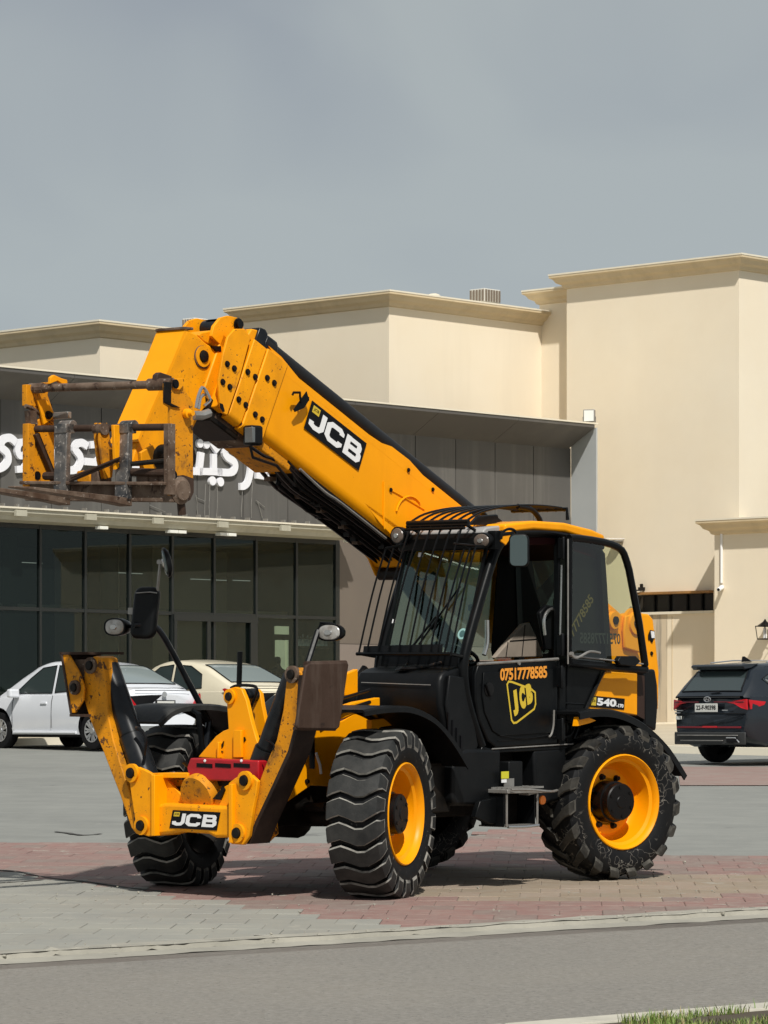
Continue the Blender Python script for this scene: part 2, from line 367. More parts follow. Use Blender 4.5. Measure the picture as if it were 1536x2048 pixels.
def sheet(name, pts, m, dz, kind='structure'):
    """ground polygon (x, y) following the slope, dz above the ground"""
    mb = MB()
    # split in strips so that it follows the ground profile
    mb.add([(x, y, gz(y)+dz) for x, y in pts], [tuple(range(len(pts)))])
    o = link(name, mesh_from(name, mb, m, 0)); tag(o, kind=kind); return o
ys = [-300, 6, 86, 900]
gm = MB(); gm.add([(x, y, gz(y)) for y in ys for x in (-600, 600)], [(0, 1, 3, 2), (2, 3, 5, 4), (4, 5, 7, 6)])
struct('ground', gm, M['lot'])
CU = Vector((0.807, 0.590)).normalized(); CN = Vector((-CU.y, CU.x)); E0 = Vector((-2.24, 20.45))
def cp(u, n): p = E0+CU*u+CN*n; return (p.x, p.y)
sheet('road', [cp(-24, -4.76), cp(60, -4.76), cp(60, 0), cp(-24, 0)], M['road'], 0.004)
# near kerb, grass verge
kb = MB()
def hpoly(mb, pts, z0, z1):
    n = len(pts); mb.add([(x, y, gz(y)+z0) for x, y in pts]+[(x, y, gz(y)+z1) for x, y in pts],
        [tuple(range(n))[::-1], tuple(range(n, 2*n))]+[(i, (i+1) % n, n+(i+1) % n, n+i) for i in range(n)])
for i in range(-18, 40):
    u0, u1 = i*1.0+0.006, i*1.0+0.994
    hpoly(kb, [cp(u0, -4.96), cp(u1, -4.96), cp(u1, -4.74), cp(u0, -4.74)], -0.05, 0.075)
k = obj('grass_verge_kerb', kb, M['kerb_white'], None, 0, bevel=0.012); tag(k, kind='structure')
sheet('verge_soil', [cp(-20, -12), cp(45, -12), cp(45, -4.96), cp(-20, -4.96)], mat('verge_soil', (0.07, 0.055, 0.035), 0.95, bump=0.5), 0.045)
gr = MB(); rg = random.Random(3)
for i in range(26000):
    u = rg.uniform(0.5, 6.2); n = -4.95-abs(rg.gauss(0, 0.5)) if rg.random() < .6 else rg.uniform(-6.6, -4.96)
    if noise.noise(Vector((u*1.7, n*3, 2))) < -0.05 and n > -5.25: continue
    x, y = cp(u, n); z = gz(y)+0.04
    h = rg.uniform(0.03, 0.07)*(1.25 if noise.noise(Vector((u*2.2, n*2, 0))) > 0 else 0.8); a = rg.uniform(0, 6.28); w = 0.0035
    lx, ly = math.cos(a)*h*rg.uniform(.1, .7), math.sin(a)*h*rg.uniform(.1, .7)
    wx, wy = -math.sin(a)*w, math.cos(a)*w
    gr.mi = rg.choice((0, 0, 0, 0, 1, 1, 1, 2))
    gr.add([(x-wx, y-wy, z), (x+wx, y+wy, z), (x+lx*.45+wx*.7, y+ly*.45+wy*.7, z+h*.65), (x+lx*.45-wx*.7, y+ly*.45-wy*.7, z+h*.65), (x+lx, y+ly, z+h)], [(0, 1, 2, 3), (3, 2, 4)])
GM = [mat('grass_blade', (0.12, 0.20, 0.03), 0.6), mat('pale_grass_blade', (0.22, 0.27, 0.07), 0.6), mat('dry_grass_blade', (0.33, 0.27, 0.12), 0.6)]
g = link('grass', mesh_from('grass', gr, GM, 0, False)); tag(g, 'short green grass along the pale kerb', 'grass', kind='stuff')
# channel between road and paving: concrete strip with a broken crusty lip
ch = MB(); NU = 260
for (n0, n1, z0, z1) in ((-0.02, 0.20, 0.012, 0.020), (0.20, 0.62, 0.050, 0.028)):
    vs = []; fs = []
    for i in range(NU+1):
        u = -16+i*0.17
        for nn, zz in ((n0, z0), (n1, z1)):
            j = noise.noise(Vector((u*4, nn*9, 1)))*0.012; x, y = cp(u, nn+j*1.5); vs.append((x, y, gz(y)+zz+j*0.6))
    for i in range(NU): fs.append((2*i, 2*i+2, 2*i+3, 2*i+1))
    ch.add(vs, fs)
vs = []; fs = []
for i in range(NU*3+1):
    u = -16+i*0.17/3
    for k_, (nn, zz) in enumerate(((0.185, 0.015), (0.20, 0.045), (0.235, 0.052), (0.25, 0.03))):
        j = noise.noise(Vector((u*9, nn*5, 4)))*0.02*(0.4+abs(noise.noise(Vector((u*1.1, 0, 9))))*2)
        x, y = cp(u, nn+j); vs.append((x, y, gz(y)+zz+max(j, -0.01)))
for i in range(NU*3):
    for k_ in range(3): fs.append((4*i+k_, 4*i+k_+4, 4*i+k_+5, 4*i+k_+1))
ch.add(vs, fs)
tag(link('road_channel', mesh_from('road_channel', ch, M['concrete'], 40, False)), kind='structure')
cr = MB(); rg = random.Random(5)
for i in range(420):
    u = rg.uniform(-6, 12); n = rg.gauss(0.27, 0.05) if i % 2 else rg.uniform(0.1, 5)
    x, y = cp(u, n); s = rg.uniform(0.006, 0.022) if i % 2 else rg.uniform(0.004, 0.011)
    cr.box((x, y, gz(y)+0.035+s*.3), (s*1.6, s*1.3, s), Matrix.Rotation(rg.uniform(0, 3), 3, 'Z') @ Matrix.Rotation(rg.uniform(0, 1), 3, 'X'))
tag(obj('gravel', cr, M['concrete'], None, 0), 'loose grit and crumbs along the road channel', 'gravel', kind='stuff')
# stamped paving
def inpoly(p, poly):
    c = False; x, y = p
    for i in range(len(poly)):
        x1, y1 = poly[i-1]; x2, y2 = poly[i]
        if (y1 > y) != (y2 > y) and x < (x2-x1)*(y-y1)/(y2-y1)+x1: c = not c
    return c
PLAZA = [cp(-14, .60), cp(22, .60), (16, 36), (12, 29.2), (2.6, 31.1), (2.2, 33), (1.3, 36.0), (0.4, 32.8), (-1, 32.95), (-3.65, 33.2), (-12, 34.4), (-16, 36)]
BROWN = [(-3.3, 29.2), (-1.77, 26.46), (-.58, 24.37), (.07, 23.4), cp(3.2, .3), cp(30, .3), (16, 38), (2.6, 31.1), (2.2, 33), (1.3, 36.1), (0.4, 32.8), (-4, 33.6), (-16, 37), (-16, 30)]
TAN = [(-.1, 26.3), (.34, 25.95), (.83, 25.2), (1.77, 25.7), (2.88, 26.3), (9, 29), (9, 30), (3.2, 28.8), (2.3, 28.6), (1.2, 29.2), (.5, 28.6), (0, 27.4)]
sheet('paving_bed', PLAZA, M['joint'], 0.008)
TILT = math.atan(0.02); TR = Matrix.Rotation(TILT, 4, 'X') @ Matrix.Rotation(R(-3), 4, 'Z')
TW, TD = 0.30, 0.44; tiles = []; rg = random.Random(11)
er = Vector((math.cos(R(-3)), math.sin(R(-3)))); ef = Vector((-er.y, er.x))
for i in range(-52, 60):
    for j in range(-9, 44):
        p = Vector((0, 24))+er*((i+(0.5 if j % 2 else 0))*TW)+ef*(j*TD)
        if not (-5.2 < p.x-(p.y-26)*0.06 < 5.2): continue
        if inpoly(p, PLAZA):
            jx = p+Vector((noise.noise(Vector((p.x*.8, p.y*.5, 1)))*.5, noise.noise(Vector((p.x*.8, p.y*.5, 5)))*.7))
            k_ = 'pv_tan' if inpoly(jx, TAN) else ('pv_red' if inpoly(p, BROWN) else 'pv_grey')
            tiles.append((p.y, p.x, k_+('_b' if rg.random() < .38 else '')))
tiles.sort()
tmesh = {}
def tile_mb(mb, cx, cy, z, dx=TW-0.002, dy=TD-0.0035, h=0.004, M4=None):
    b = 0.006; vs = []
    for hh, ins in ((0.0, 0), (h-0.004, 0), (h, b)):
        for sx, sy in ((-1, -1), (1, -1), (1, 1), (-1, 1)): vs.append(Vector((sx*(dx/2-ins), sy*(dy/2-ins), hh)))
    if M4 is not None: vs = [M4 @ v for v in vs]
    vs = [v+Vector((cx, cy, z)) for v in vs]
    fs = [(8, 9, 10, 11)]
    for r in (0, 4):
        for k_ in range(4): fs.append((r+k_, r+(k_+1) % 4, r+4+(k_+1) % 4, r+4+k_))
    mb.add(vs, fs)
for nme in PVN:
    mb = MB(); tile_mb(mb, 0, 0, 0); tmesh[nme] = mesh_from('paver', mb, M[nme], 0, False)
pv = tag(empty('plaza_paving', (0, 24, gz(24))), kind='structure')
vis = [t for t in tiles if abs(t[1]/t[0]*F) < 790]
own = set(id(t) for t in vis[:300])
rest = MB()
for t in tiles:
    y, x, nme = t; dz = rg.uniform(-0.002, 0.0015); ry = rg.uniform(-0.004, 0.004); rx = rg.uniform(-0.003, 0.003)
    L4 = TR @ Matrix.Rotation(rx, 4, 'X') @ Matrix.Rotation(ry, 4, 'Y')
    if id(t) in own:
        o = bpy.data.objects.new('paver', tmesh[nme]); COL.objects.link(o); o.parent = pv
        o.matrix_local = Matrix.Translation((x, y-24, gz(y)+0.013+dz-gz(24))) @ L4
    else:
        rest.mi = PVN.index(nme); tile_mb(rest, x, y-24, gz(y)+0.013+dz-gz(24), M4=L4.to_3x3())
o = link('far_pavers', mesh_from('far_pavers', rest, [M[q] for q in PVN], 0, False), pv); o['kind'] = 'stuff'
sheet('red_paving_band', [(1.0, 34.0), (1.35, 36), (1.9, 38.2), (2.7, 38.2), (2.55, 34), (2.2, 33)], M['red_band'], 0.006)
M['crack'] = mat('dark_crack_filler', (0.075, 0.072, 0.066), 0.95, world=True)
def ribbon(name, pts, w, m, dz=0.022, lab='x', cat=None):
    P = smooth_path([GP(*p) for p in pts], 4); vs = []; fs = []
    for i, p in enumerate(P):
        ww = w*(.4+abs(noise.noise(Vector((i*.9, w*50, 3))))*1.6)*(0.2 if i in (0, len(P)-1) else 1); vs += [(p.x, p.y-ww*1.5, gz(p.y)+dz), (p.x, p.y+ww*1.5, gz(p.y)+dz)]
    fs = [(2*i, 2*i+2, 2*i+3, 2*i+1) for i in range(len(P)-1)]
    mb = MB(); mb.add(vs, fs); o = link(name, mesh_from(name, mb, m, 0, False)); return tag(o, kind='structure')
ribbon('paving_crack', [(-20, 1744), (30, 1747), (60, 1753), (110, 1762), (180, 1769), (260, 1781), (330, 1788)], .045, M['crack'])
ribbon('paving_crack', [(-20, 1772), (40, 1768), (90, 1764)], .04, M['crack'])
ribbon('oil_stain', [(108, 1664), (135, 1667), (165, 1671), (205, 1668)], .10, M['crack'], .008)
ribbon('tyre_mark', [(950, 2012), (1010, 2014), (1060, 2019), (1130, 2024)], .022, M['crack'], .008)
ribbon('tyre_mark', [(1150, 2028), (1250, 2024), (1330, 2020)], .018, M['crack'], .008)
sheet('far_red_paving', [(4.0, 47.3), (30, 47.3), (30, 54.8), (4.6, 54.8)], M['red_band'], 0.011)

# ------------------------------------------------------------------ buildings (everything on one 47 degree grid)
UA = Vector((0.682, 0.731)); UB = Vector((-0.731, 0.682))        # A recedes to the right, B recedes to the left
NA = -UB; NB = -UA                                               # outward normals of walls along A and along B
def hit(px, P, U):
    """plan point where the sight line of photo column px meets the line P + t U; returns t"""
    k = (px-768)/F
    return (k*P.y-P.x)/(U.x-k*U.y)
def zat(py, y): return CAMZ-(py-HOR)/F*y
def wbox(mb, P, U, Nn, t0, t1, n0, n1, z0, z1):
    q = [P+U*t0+Nn*n0, P+U*t1+Nn*n0, P+U*t1+Nn*n1, P+U*t0+Nn*n1]
    mb.ext([(a.x, a.y, z0) for a in q], (0, 0, z1-z0))
def wprism(mb, P, U, Nn, t0, t1, prof):
    """profile (n, z) swept along U"""
    mb.ext([(*(P+U*t0+Nn*n), z) for n, z in prof], (*(U*(t1-t0)), 0))
def molding(mb, path, prof, closed=False):
    """path: plan points with the outside on the right-hand side; prof: (offset, z) list; mitred"""
    P = [Vector(p) for p in path]; n = len(P); rings = []
    for i in range(n):
        a = (P[i]-P[i-1]).normalized() if (i > 0 or closed) else (P[1]-P[0]).normalized()
        b = (P[(i+1) % n]-P[i]).normalized() if (i < n-1 or closed) else a
        na, nb = Vector((a.y, -a.x)), Vector((b.y, -b.x)); m = (na+nb).normalized(); k = 1/max(.3, m.dot(na))
        rings.append([(P[i].x+m.x*o*k, P[i].y+m.y*o*k, z) for o, z in prof])
    k = len(prof); vs = [v for r in rings for v in r]; fs = []
    for i in range(n if closed else n-1):
        j = (i+1) % n
        for q in range(k): fs.append((i*k+q, i*k+(q+1) % k, j*k+(q+1) % k, j*k+q))
    if not closed: fs += [tuple(range(k)), tuple(range((n-1)*k, n*k))[::-1]]
    mb.add(vs, fs)
CREAM = (0.80, 0.71, 0.56)
M['cream'] = mat('cream_rendered_wall', CREAM, 0.85, var=((0.78, 0.66, 0.48), 0.6), var_scale=0.35, second=((0.85, 0.75, 0.58), 0.9, 0.35), streak=((0.68, 0.58, 0.44), 0.12, 0.8, 0.10), bump=0.06, bump_scale=20)
M['cream_stain'] = mat('rain_stained_cream_wall', CREAM, 0.85, var=((0.76, 0.65, 0.48), 0.5), var_scale=0.5, streak=((0.62, 0.53, 0.40), 0.22, 1.3, 0.15), bump=0.06)
M['cornice'] = mat('sandy_cornice', (0.64, 0.52, 0.34), 0.85, var=((0.54, 0.43, 0.27), 0.5), var_scale=1.2, streak=((0.33, 0.27, 0.18), 0.35, 2.0, 0.4))
M['coping'] = mat('pale_coping', (0.74, 0.68, 0.55), 0.8)
def cornice(mb, path, zt, s=1.0, cop=None):
    molding(mb, path, [(-0.25, zt-0.02), (0.31*s, zt-0.02), (0.31*s, zt-0.07), (0.24*s, zt-0.11), (0.19*s, zt-0.19), (0.09*s, zt-0.24), (0.06*s, zt-0.31), (0.003, zt-0.33), (-0.25, zt-0.33)])
def coping(mb, path, zt, s=1.0):
    molding(mb, path, [(-0.25, zt+0.03), (0.32*s, zt+0.02), (0.32*s, zt-0.018), (-0.25, zt-0.018)])
def building(name, label, path, ztop, m=None, thick=6.0, base=-0.5, s=1.0, closed=False):
    root = empty(name, (path[1][0], path[1][1], gz(path[1][1])), label, 'building', 'cream rendered buildings around the shop')
    inv = Matrix.Translation(-root.location)
    def part(nm, mb, mm, sm=0):
        mb.v = [(v[0]-root.location.x, v[1]-root.location.y, v[2]-root.location.z) for v in mb.v]
        return obj(nm, mb, mm, root, sm)
    w = MB(); molding(w, path, [(0, base), (0, ztop-0.3), (-0.3, ztop-0.3), (-0.3, base)]); part('wall', w, m or M['cream'])
    c = MB(); cornice(c, path, ztop, s); part('cornice', c, M['cornice'])
    c = MB(); coping(c, path, ztop, s); part('coping', c, M['coping'])
    return root, part
def xy(v): return (v.x, v.y)
P0 = Vector((-4.4, 72.0))
# far centre building
Cm = Vector(((778-768)/F*81.4, 81.4)); tl = hit(483, Cm, UB); tr = hit(1082, Cm, UA)
zmid = zat(585, 81.4)
pm = [Cm+UB*tl+UA*8, Cm+UB*tl, Cm, Cm+UA*(tr+0.1)]
bmid, part = building('cream_building', 'cream flat roofed block in the middle, behind the raised yellow boom', [xy(p) for p in pm], zmid, M['cream_stain'])
rf = MB(); rf.add([(p.x, p.y, zmid-0.45) for p in (Cm+UB*tl, Cm, Cm+UA*(tr+1), Cm+UA*(tr+1)+UB*tl)], [(0, 1, 2, 3)]); part('roof', rf, M['cream'])
# far left building
Cl = Vector(((200-768)/F*76.0, 76.0)); tr2 = hit(500, Cl, UA); zl = zat(645, 76.0)
pl_ = [Cl+UB*14, Cl, Cl+UA*tr2, Cl+UA*tr2+UB*6]
bl, part = building('cream_building', 'low cream block at the left edge behind the grey shop', [xy(p) for p in pl_], zl)
rf = MB(); rf.add([(p.x, p.y, zl-0.45) for p in (Cl+UB*14, Cl, Cl+UA*tr2, Cl+UA*tr2+UB*14)], [(0, 1, 2, 3)]); part('roof', rf, M['cream'])
mb = MB(); tt = hit(10, Cl, UB); wbox(mb, Cl, UB, NB, tt-.12, tt+.12, 0.0, 0.05, 1, zl-1.0); part('wall_rib', mb, M['cream'])
# recessed strip beside the tower, and the low wall in front of the centre block
Pw = Vector(((1195-768)/F*83.6, 83.6))                    # tower wall line passes here, along B
Ps = Pw+UA*0.45
ts0 = hit(1140, Ps, UB); ts1 = hit(1079, Ps, UB); zs = zat(583, (Ps+UB*ts1).y)
bs, part = building('cream_building', 'narrow recessed cream block tucked left of the tall tower', [xy(Ps+UB*ts1+UA*6), xy(Ps+UB*ts1), xy(Ps+UB*(ts0-2))], zs)
# tall tower
tc0 = hit(1478, Pw, UB); tc1 = hit(1133.5, Pw, UB); Ct = Pw+UB*tc0; zt = zat(512, Ct.y)
pt = [Pw+UB*tc1+UA*8, Pw+UB*tc1, Ct, Ct+UA*22]
tw, part = building('cream_tower', 'tallest cream block on the right with a sandy cornice, above the dark suv', [xy(p) for p in pt], zt, base=4.35)
# lower wall of the tower with the recessed strip window (px 1270-1427)
tn0 = hit(1427, Pw, UB); tn1 = hit(1262, Pw, UB); yn = (Pw+UB*tn0).y
zn1 = zat(1185, yn); zn0 = zat(1221, yn)
mb = MB(); wbox(mb, Pw, UB, NB, tc0-0.0, tn0, -0.3, 0, 0, 4.35); wbox(mb, Pw, UB, NB, tn1, tc1, -0.3, 0, 0, 4.35)
wbox(mb, Pw, UB, NB, tn0, tn1, -0.3, 0, 0, zn0); wbox(mb, Pw, UB, NB, tn0, tn1, -0.3, 0, zn1, 4.35)
wbox(mb, Ct, UA, NA, 0.31, 22, -0.3, 0, 0, 4.35)
part('lower_wall', mb, M['cream'])
mb = MB(); wbox(mb, Pw, UB, NB, tn0-.01, tn1+.01, -0.28, -0.22, zn0-.01, zn1+.01); part('window_glass', mb, mat('dark_window_glass', (0.02, 0.02, 0.02), 0.15))
for px in (1300, 1330, 1365, 1395):
    t_ = hit(px, Pw, UB); mb = MB(); wbox(mb, Pw, UB, NB, t_-.02, t_+.02, -0.22, -0.17, zn0, zn1); part('window_bar', mb, M['black'])
mb = MB(); wbox(mb, Pw, UB, NB, tn0, tn1-.3, -0.26, 0.16, zn1-.003, zn1+.05); part('window_canopy', mb, mat('varnished_timber_board', (0.42, 0.22, 0.07), 0.5, var=((0.2, 0.1, 0.04), .8), var_scale=2))
mb = MB(); wbox(mb, Pw, UB, NB, tn0-.05, tn1+.05, 0, 0.06, zn0-.06, zn0); part('sill', mb, M['coping'])
# rain stain panel under the window is part of the wall: drips as thin render runs
mb = MB(); t_ = hit(1345, Pw, UB); wbox(mb, Pw, UB, NB, t_, t_+0.02, 0, 0.006, 1.5, zn0-.1); part('crack', mb, M['cornice'])
mb = MB(); t_ = hit(1318, Pw, UB); wbox(mb, Pw, UB, NB, t_-.25, t_+.3, 0, 0.004, 1.2, zn0-.062)
part('stained_render', mb, mat('grey_rain_stain', (0.60, 0.50, 0.36), 0.9, streak=((0.22, 0.20, 0.17), 1.0, 7, 0.5), var=((0.5, .42, .31), .5), var_scale=1))
# low block in front of the tower, right edge
Pb = Pw+NB*1.1; tb0 = hit(1429, Pb, UB); Cb = Pb+UB*tb0; zb = zat(1041, Cb.y)
lb, part = building('cream_annex', 'low cream wing at the right edge with a moulded cornice, behind the suv', [xy(Cb+UA*1.4), xy(Cb), xy(Cb-UB*14)], zb)
mb = MB(); wbox(mb, Pb, UB, NB, tb0-14, tb0+.02, 0.0, 0.06, 0.0, 1.35); wbox(mb, Pb, UB, NB, tb0-14, tb0+.04, 0.0, 0.12, 0.0, 1.12); part('plinth', mb, M['coping'])
mb = MB(); wbox(mb, Pw, UB, NB, tb0, tc1, 0.005, 0.08, 0.0, 1.18); wbox(mb, Pw, UB, NB, tb0, tc1, 0.005, 0.15, 0.0, 1.06)
tag(obj('wall_plinth', mb, M['coping'], None, 0), 'pale stone plinth along the foot of the tall cream wall', 'plinth')
# footways
def foot(name, P, U, Nn, t0, t1, n0, n1, h, m):
    mb = MB(); q = [P+U*t0+Nn*n0, P+U*t1+Nn*n0, P+U*t1+Nn*n1, P+U*t0+Nn*n1]; hpoly(mb, [xy(a) for a in q], -0.1, h)
    return tag(obj(name, mb, m, None, 0), kind='structure')
foot('shop_footway', P0, UA, NA, -22, 16, -0.9, 1.35, 0.12, M['cream_paving'])
foot('shop_kerb', P0, UA, NA, -22, 16, 1.355, 1.5, 0.14, M['coping'])
foot('cream_footway', Pw, UB, NB, -22, 0.8, 0.17, 15.5, 0.10, M['cream_paving'])
foot('cream_kerb', Pw, UB, NB, -22, 0.8, 15.505, 15.65, 0.13, M['coping'])

# ------------------------------------------------------------------ grey shop
te = hit(1195, P0, UA)
M['acp'] = mat('warm_grey_metal_panel', (0.112, 0.106, 0.098), 0.5, spec=0.3, var=((0.090, 0.086, 0.080), 0.7), var_scale=0.8, streak=((0.22, 0.21, 0.19), 0.35, 3.0, 0.15), rough_var=0.1)
M['acp_shaded'] = mat('shaded_grey_metal_hood', (0.095, 0.088, 0.080), 0.5, streak=((0.16, 0.15, 0.13), 0.4, 1.5, 0.5))  # panel grey darkened to paint in the shade of the downward face
M['acp_light'] = mat('light_grey_metal_fin', (0.44, 0.46, 0.46), 0.5, var=((0.38, 0.40, 0.40), .6), var_scale=1)
M['mull'] = mat('black_window_mullion', (0.012, 0.015, 0.015), 0.4)
shop = empty('grey_shop', (P0.x, P0.y, gz(P0.y)), 'long grey panel clad shop with a dark glass front and white letters, behind the machine', 'building')
def sp_(nm, mb, mm, sm=0, parent=shop, bevel=0):
    mb.v = [(v[0]-shop.location.x, v[1]-shop.location.y, v[2]-shop.location.z) for v in mb.v]
    return obj(nm, mb, mm, parent, sm, bevel)
t1142 = hit(1142, P0+NA*-0.8, UA)
zw0, zw1 = 5.30, 7.67
mb = MB(); wbox(mb, P0, UA, NA, -20, te-.05, -1.2, -0.86, 5.2, 8.1); sp_('backing_wall', mb, M['mull'])
tg = hit(673, P0+NA*-0.6, UA)
mb = MB(); wbox(mb, P0, UA, NA, tg+.11, te-.05, -1.2, -0.86, 0.0, 5.19); sp_('backing_wall', mb, M['mull'])
pitch = 1.36; k0 = t1142
i = 0
while k0 > -17:
    mb = MB(); wbox(mb, P0, UA, NA, k0-pitch+.012, k0-.012, -0.855, -0.80, zw0, zw1+.02); sp_('wall_panel', mb, M['acp']); k0 -= pitch
k0 = te-.1
while k0 > -17:
    mb = MB(); wprism(mb, P0, UA, NA, k0-pitch*2+.006, k0-.006, [(0, 8.2), (0, 8.13), (-0.80, zw1), (-0.85, zw1), (-0.85, 8.2)]); sp_('hood_panel', mb, M['acp_shaded']); k0 -= pitch*2
mb = MB(); wprism(mb, P0, UA, NA, -20, te, [(0.02, 8.205), (0.02, 8.24), (-1.3, 8.24), (-1.3, 8.205)]); sp_('hood_coping', mb, M['coping'])
q = [P0+UA*te, P0+UA*(te-.05), P0+UA*t1142+NA*-0.797, P0+UA*te+NA*-0.797]
mb = MB(); mb.ext([(p.x, p.y, 0.5) for p in q], (0, 0, 7.63)); sp_('side_fin', mb, M['acp_light'])
# wall to the right of the glass
tg = hit(673, P0+NA*-0.6, UA)
mb = MB(); wbox(mb, P0, UA, NA, tg+.05, t1142, -0.84, -0.62, 2.95, 5.28); sp_('lower_wall', mb, mat('brown_grey_panel', (0.145, 0.120, 0.098), 0.6, var=((0.12, .1, .085), .6), var_scale=.8))
mb = MB(); wbox(mb, P0, UA, NA, tg+.05, t1142, -0.84, -0.60, 0.5, 2.94); sp_('wall_base', mb, mat('mauve_grey_tile', (0.21, 0.175, 0.155), 0.6, var=((0.18, .15, .13), .6), var_scale=.8))
# canopy over the glass
tcn = hit(712, P0, UA)
M['canopy'] = mat('cream_metal_canopy', (0.46, 0.44, 0.35), 0.6, var=((0.34, 0.32, 0.25), 0.6), var_scale=1.2, streak=((0.25, .22, .16), .5, 3, .5))
mb = MB(); wprism(mb, P0, UA, NA, -18, tcn, [(0.12, 5.43), (0.12, 5.36), (0.04, 5.30), (0.0, 5.22), (-0.78, 5.20), (-0.78, 5.40)]); sp_('canopy', mb, M['canopy'])
mb = MB(); wprism(mb, P0, UA, NA, -18, tcn, [(0.16, 5.47), (0.16, 5.435), (-0.2, 5.435), (-0.2, 5.47)]); sp_('canopy_lip', mb, M['coping'])
rg = random.Random(21)
k0 = tcn-.5
while k0 > -8:
    mb = MB(); wbox(mb, P0, UA, NA, k0-.14, k0+.14, .122, .19, 5.29, 5.41); sp_('canopy_bracket', mb, M['canopy']); k0 -= 1.85
k0 = tcn-.3
while k0 > -8:
    mb = MB(); wbox(mb, P0, UA, NA, k0-.015, k0+.015, .0, .12, 5.472, 5.53); sp_('canopy_clip', mb, M['galv']); k0 -= rg.uniform(.25, .6)
for px in (205, 345, 362, 445, 462, 700):
    t_ = hit(px, P0, UA); mb = MB(); wbox(mb, P0, UA, NA, t_-.11, t_+.11, -.1, .05, 5.13, 5.19); sp_('canopy_light', mb, mat('white_lamp_case', (.8, .8, .74), .4) if px == 205 else bpy.data.materials['white_lamp_case'])
# glazing
GN = -0.62; zg1 = 5.19
cols = [-200, -100, -10, 79, 169, 258, 343, 427, 511, 591.5, 673]
tt = [hit(c, P0+NA*GN, UA) for c in cols]
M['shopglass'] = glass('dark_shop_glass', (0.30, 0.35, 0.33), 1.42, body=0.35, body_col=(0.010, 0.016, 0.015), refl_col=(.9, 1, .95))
ztr = 3.50; floor_z = lambda: 0.9
for i, t_ in enumerate(tt):
    mb = MB(); w_ = .06 if cols[i] in (673, -200) else .03; wbox(mb, P0, UA, NA, t_-w_, t_+w_, GN-.06, GN+.04, .75, zg1); sp_('mullion', mb, M['mull'])
for z_, h_ in ((ztr, .035), (zg1-.03, .05), (.95, .05)):
    mb = MB(); wbox(mb, P0, UA, NA, tt[0], tt[-1], GN-.055, GN+.035, z_-h_, z_+h_); sp_('transom', mb, M['mull'])
for i in range(len(tt)-1):
    for za, zb_ in ((1.0, ztr-.04), (ztr+.04, zg1-.08)):
        mb = MB(); a, b_ = tt[i]+.032, tt[i+1]-.032; j = rg.uniform(-.004, .004)
        q = [P0+UA*a+NA*(GN+j), P0+UA*b_+NA*(GN-j)]
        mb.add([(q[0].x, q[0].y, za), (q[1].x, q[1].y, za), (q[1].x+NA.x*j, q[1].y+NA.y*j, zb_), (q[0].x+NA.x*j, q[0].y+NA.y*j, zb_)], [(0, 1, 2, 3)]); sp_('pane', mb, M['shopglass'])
td = hit(413, P0+NA*GN, UA)
for t_, w_ in ((td, .05), (tt[8]-.12, .10), (tt[6]+.05, .04)):
    mb = MB(); wbox(mb, P0, UA, NA, t_-w_, t_+w_, GN+.041, GN+.08, .9, ztr-.15); sp_('door_post', mb, M['mull'])
mb = MB(); wbox(mb, P0, UA, NA, tt[6], tt[8], GN+.041, GN+.085, ztr-.15, ztr-.02); sp_('door_header', mb, M['mull'])
# interior seen dimly through the glass
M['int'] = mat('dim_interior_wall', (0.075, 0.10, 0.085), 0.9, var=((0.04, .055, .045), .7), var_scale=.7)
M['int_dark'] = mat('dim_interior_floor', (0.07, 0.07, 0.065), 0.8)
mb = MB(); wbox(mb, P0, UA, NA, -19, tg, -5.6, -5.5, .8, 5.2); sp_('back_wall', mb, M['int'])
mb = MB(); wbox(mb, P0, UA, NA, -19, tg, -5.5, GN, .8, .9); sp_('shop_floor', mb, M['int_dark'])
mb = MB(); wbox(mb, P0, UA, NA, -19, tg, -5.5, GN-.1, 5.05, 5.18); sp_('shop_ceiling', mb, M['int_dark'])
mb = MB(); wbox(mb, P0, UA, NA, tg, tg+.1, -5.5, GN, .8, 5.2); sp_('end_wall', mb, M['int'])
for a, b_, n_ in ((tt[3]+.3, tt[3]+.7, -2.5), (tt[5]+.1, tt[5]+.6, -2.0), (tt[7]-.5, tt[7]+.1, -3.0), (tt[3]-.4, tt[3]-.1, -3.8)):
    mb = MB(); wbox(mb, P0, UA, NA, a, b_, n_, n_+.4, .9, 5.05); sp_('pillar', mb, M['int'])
mb = MB(); wbox(mb, P0, UA, NA, -19, tg, -2.5, -2.1, 3.52, 3.66); sp_('floor_edge', mb, mat('pale_slab_edge', (.42, .42, .38), .7))
tube_m = mat('lit_shop_tube', (.8, .8, .75), .5, emit=((.9, .95, .85), .7))
for a, b_, z_ in ((hit(50, P0, UA), hit(95, P0, UA), 4.72), (hit(175, P0, UA), hit(215, P0, UA), 4.75), (hit(345, P0, UA), hit(415, P0, UA), 4.62), (hit(512, P0, UA), hit(583, P0, UA), 4.55), (hit(596, P0, UA), hit(630, P0, UA), 4.56)):
    mb = MB(); wbox(mb, P0, UA, NA, a, b_, -2.0, -1.97, z_-.25, z_-.235); sp_('shop_tube', mb, tube_m)
door_m = mat('pale_backlit_door', (.5, .5, .36), .6, emit=((.62, .66, .42), 1.3))
def onfac(px, py, n):
    t_ = hit(px, P0+NA*n, UA); return t_, zat(py, (P0+NA*n+UA*t_).y)
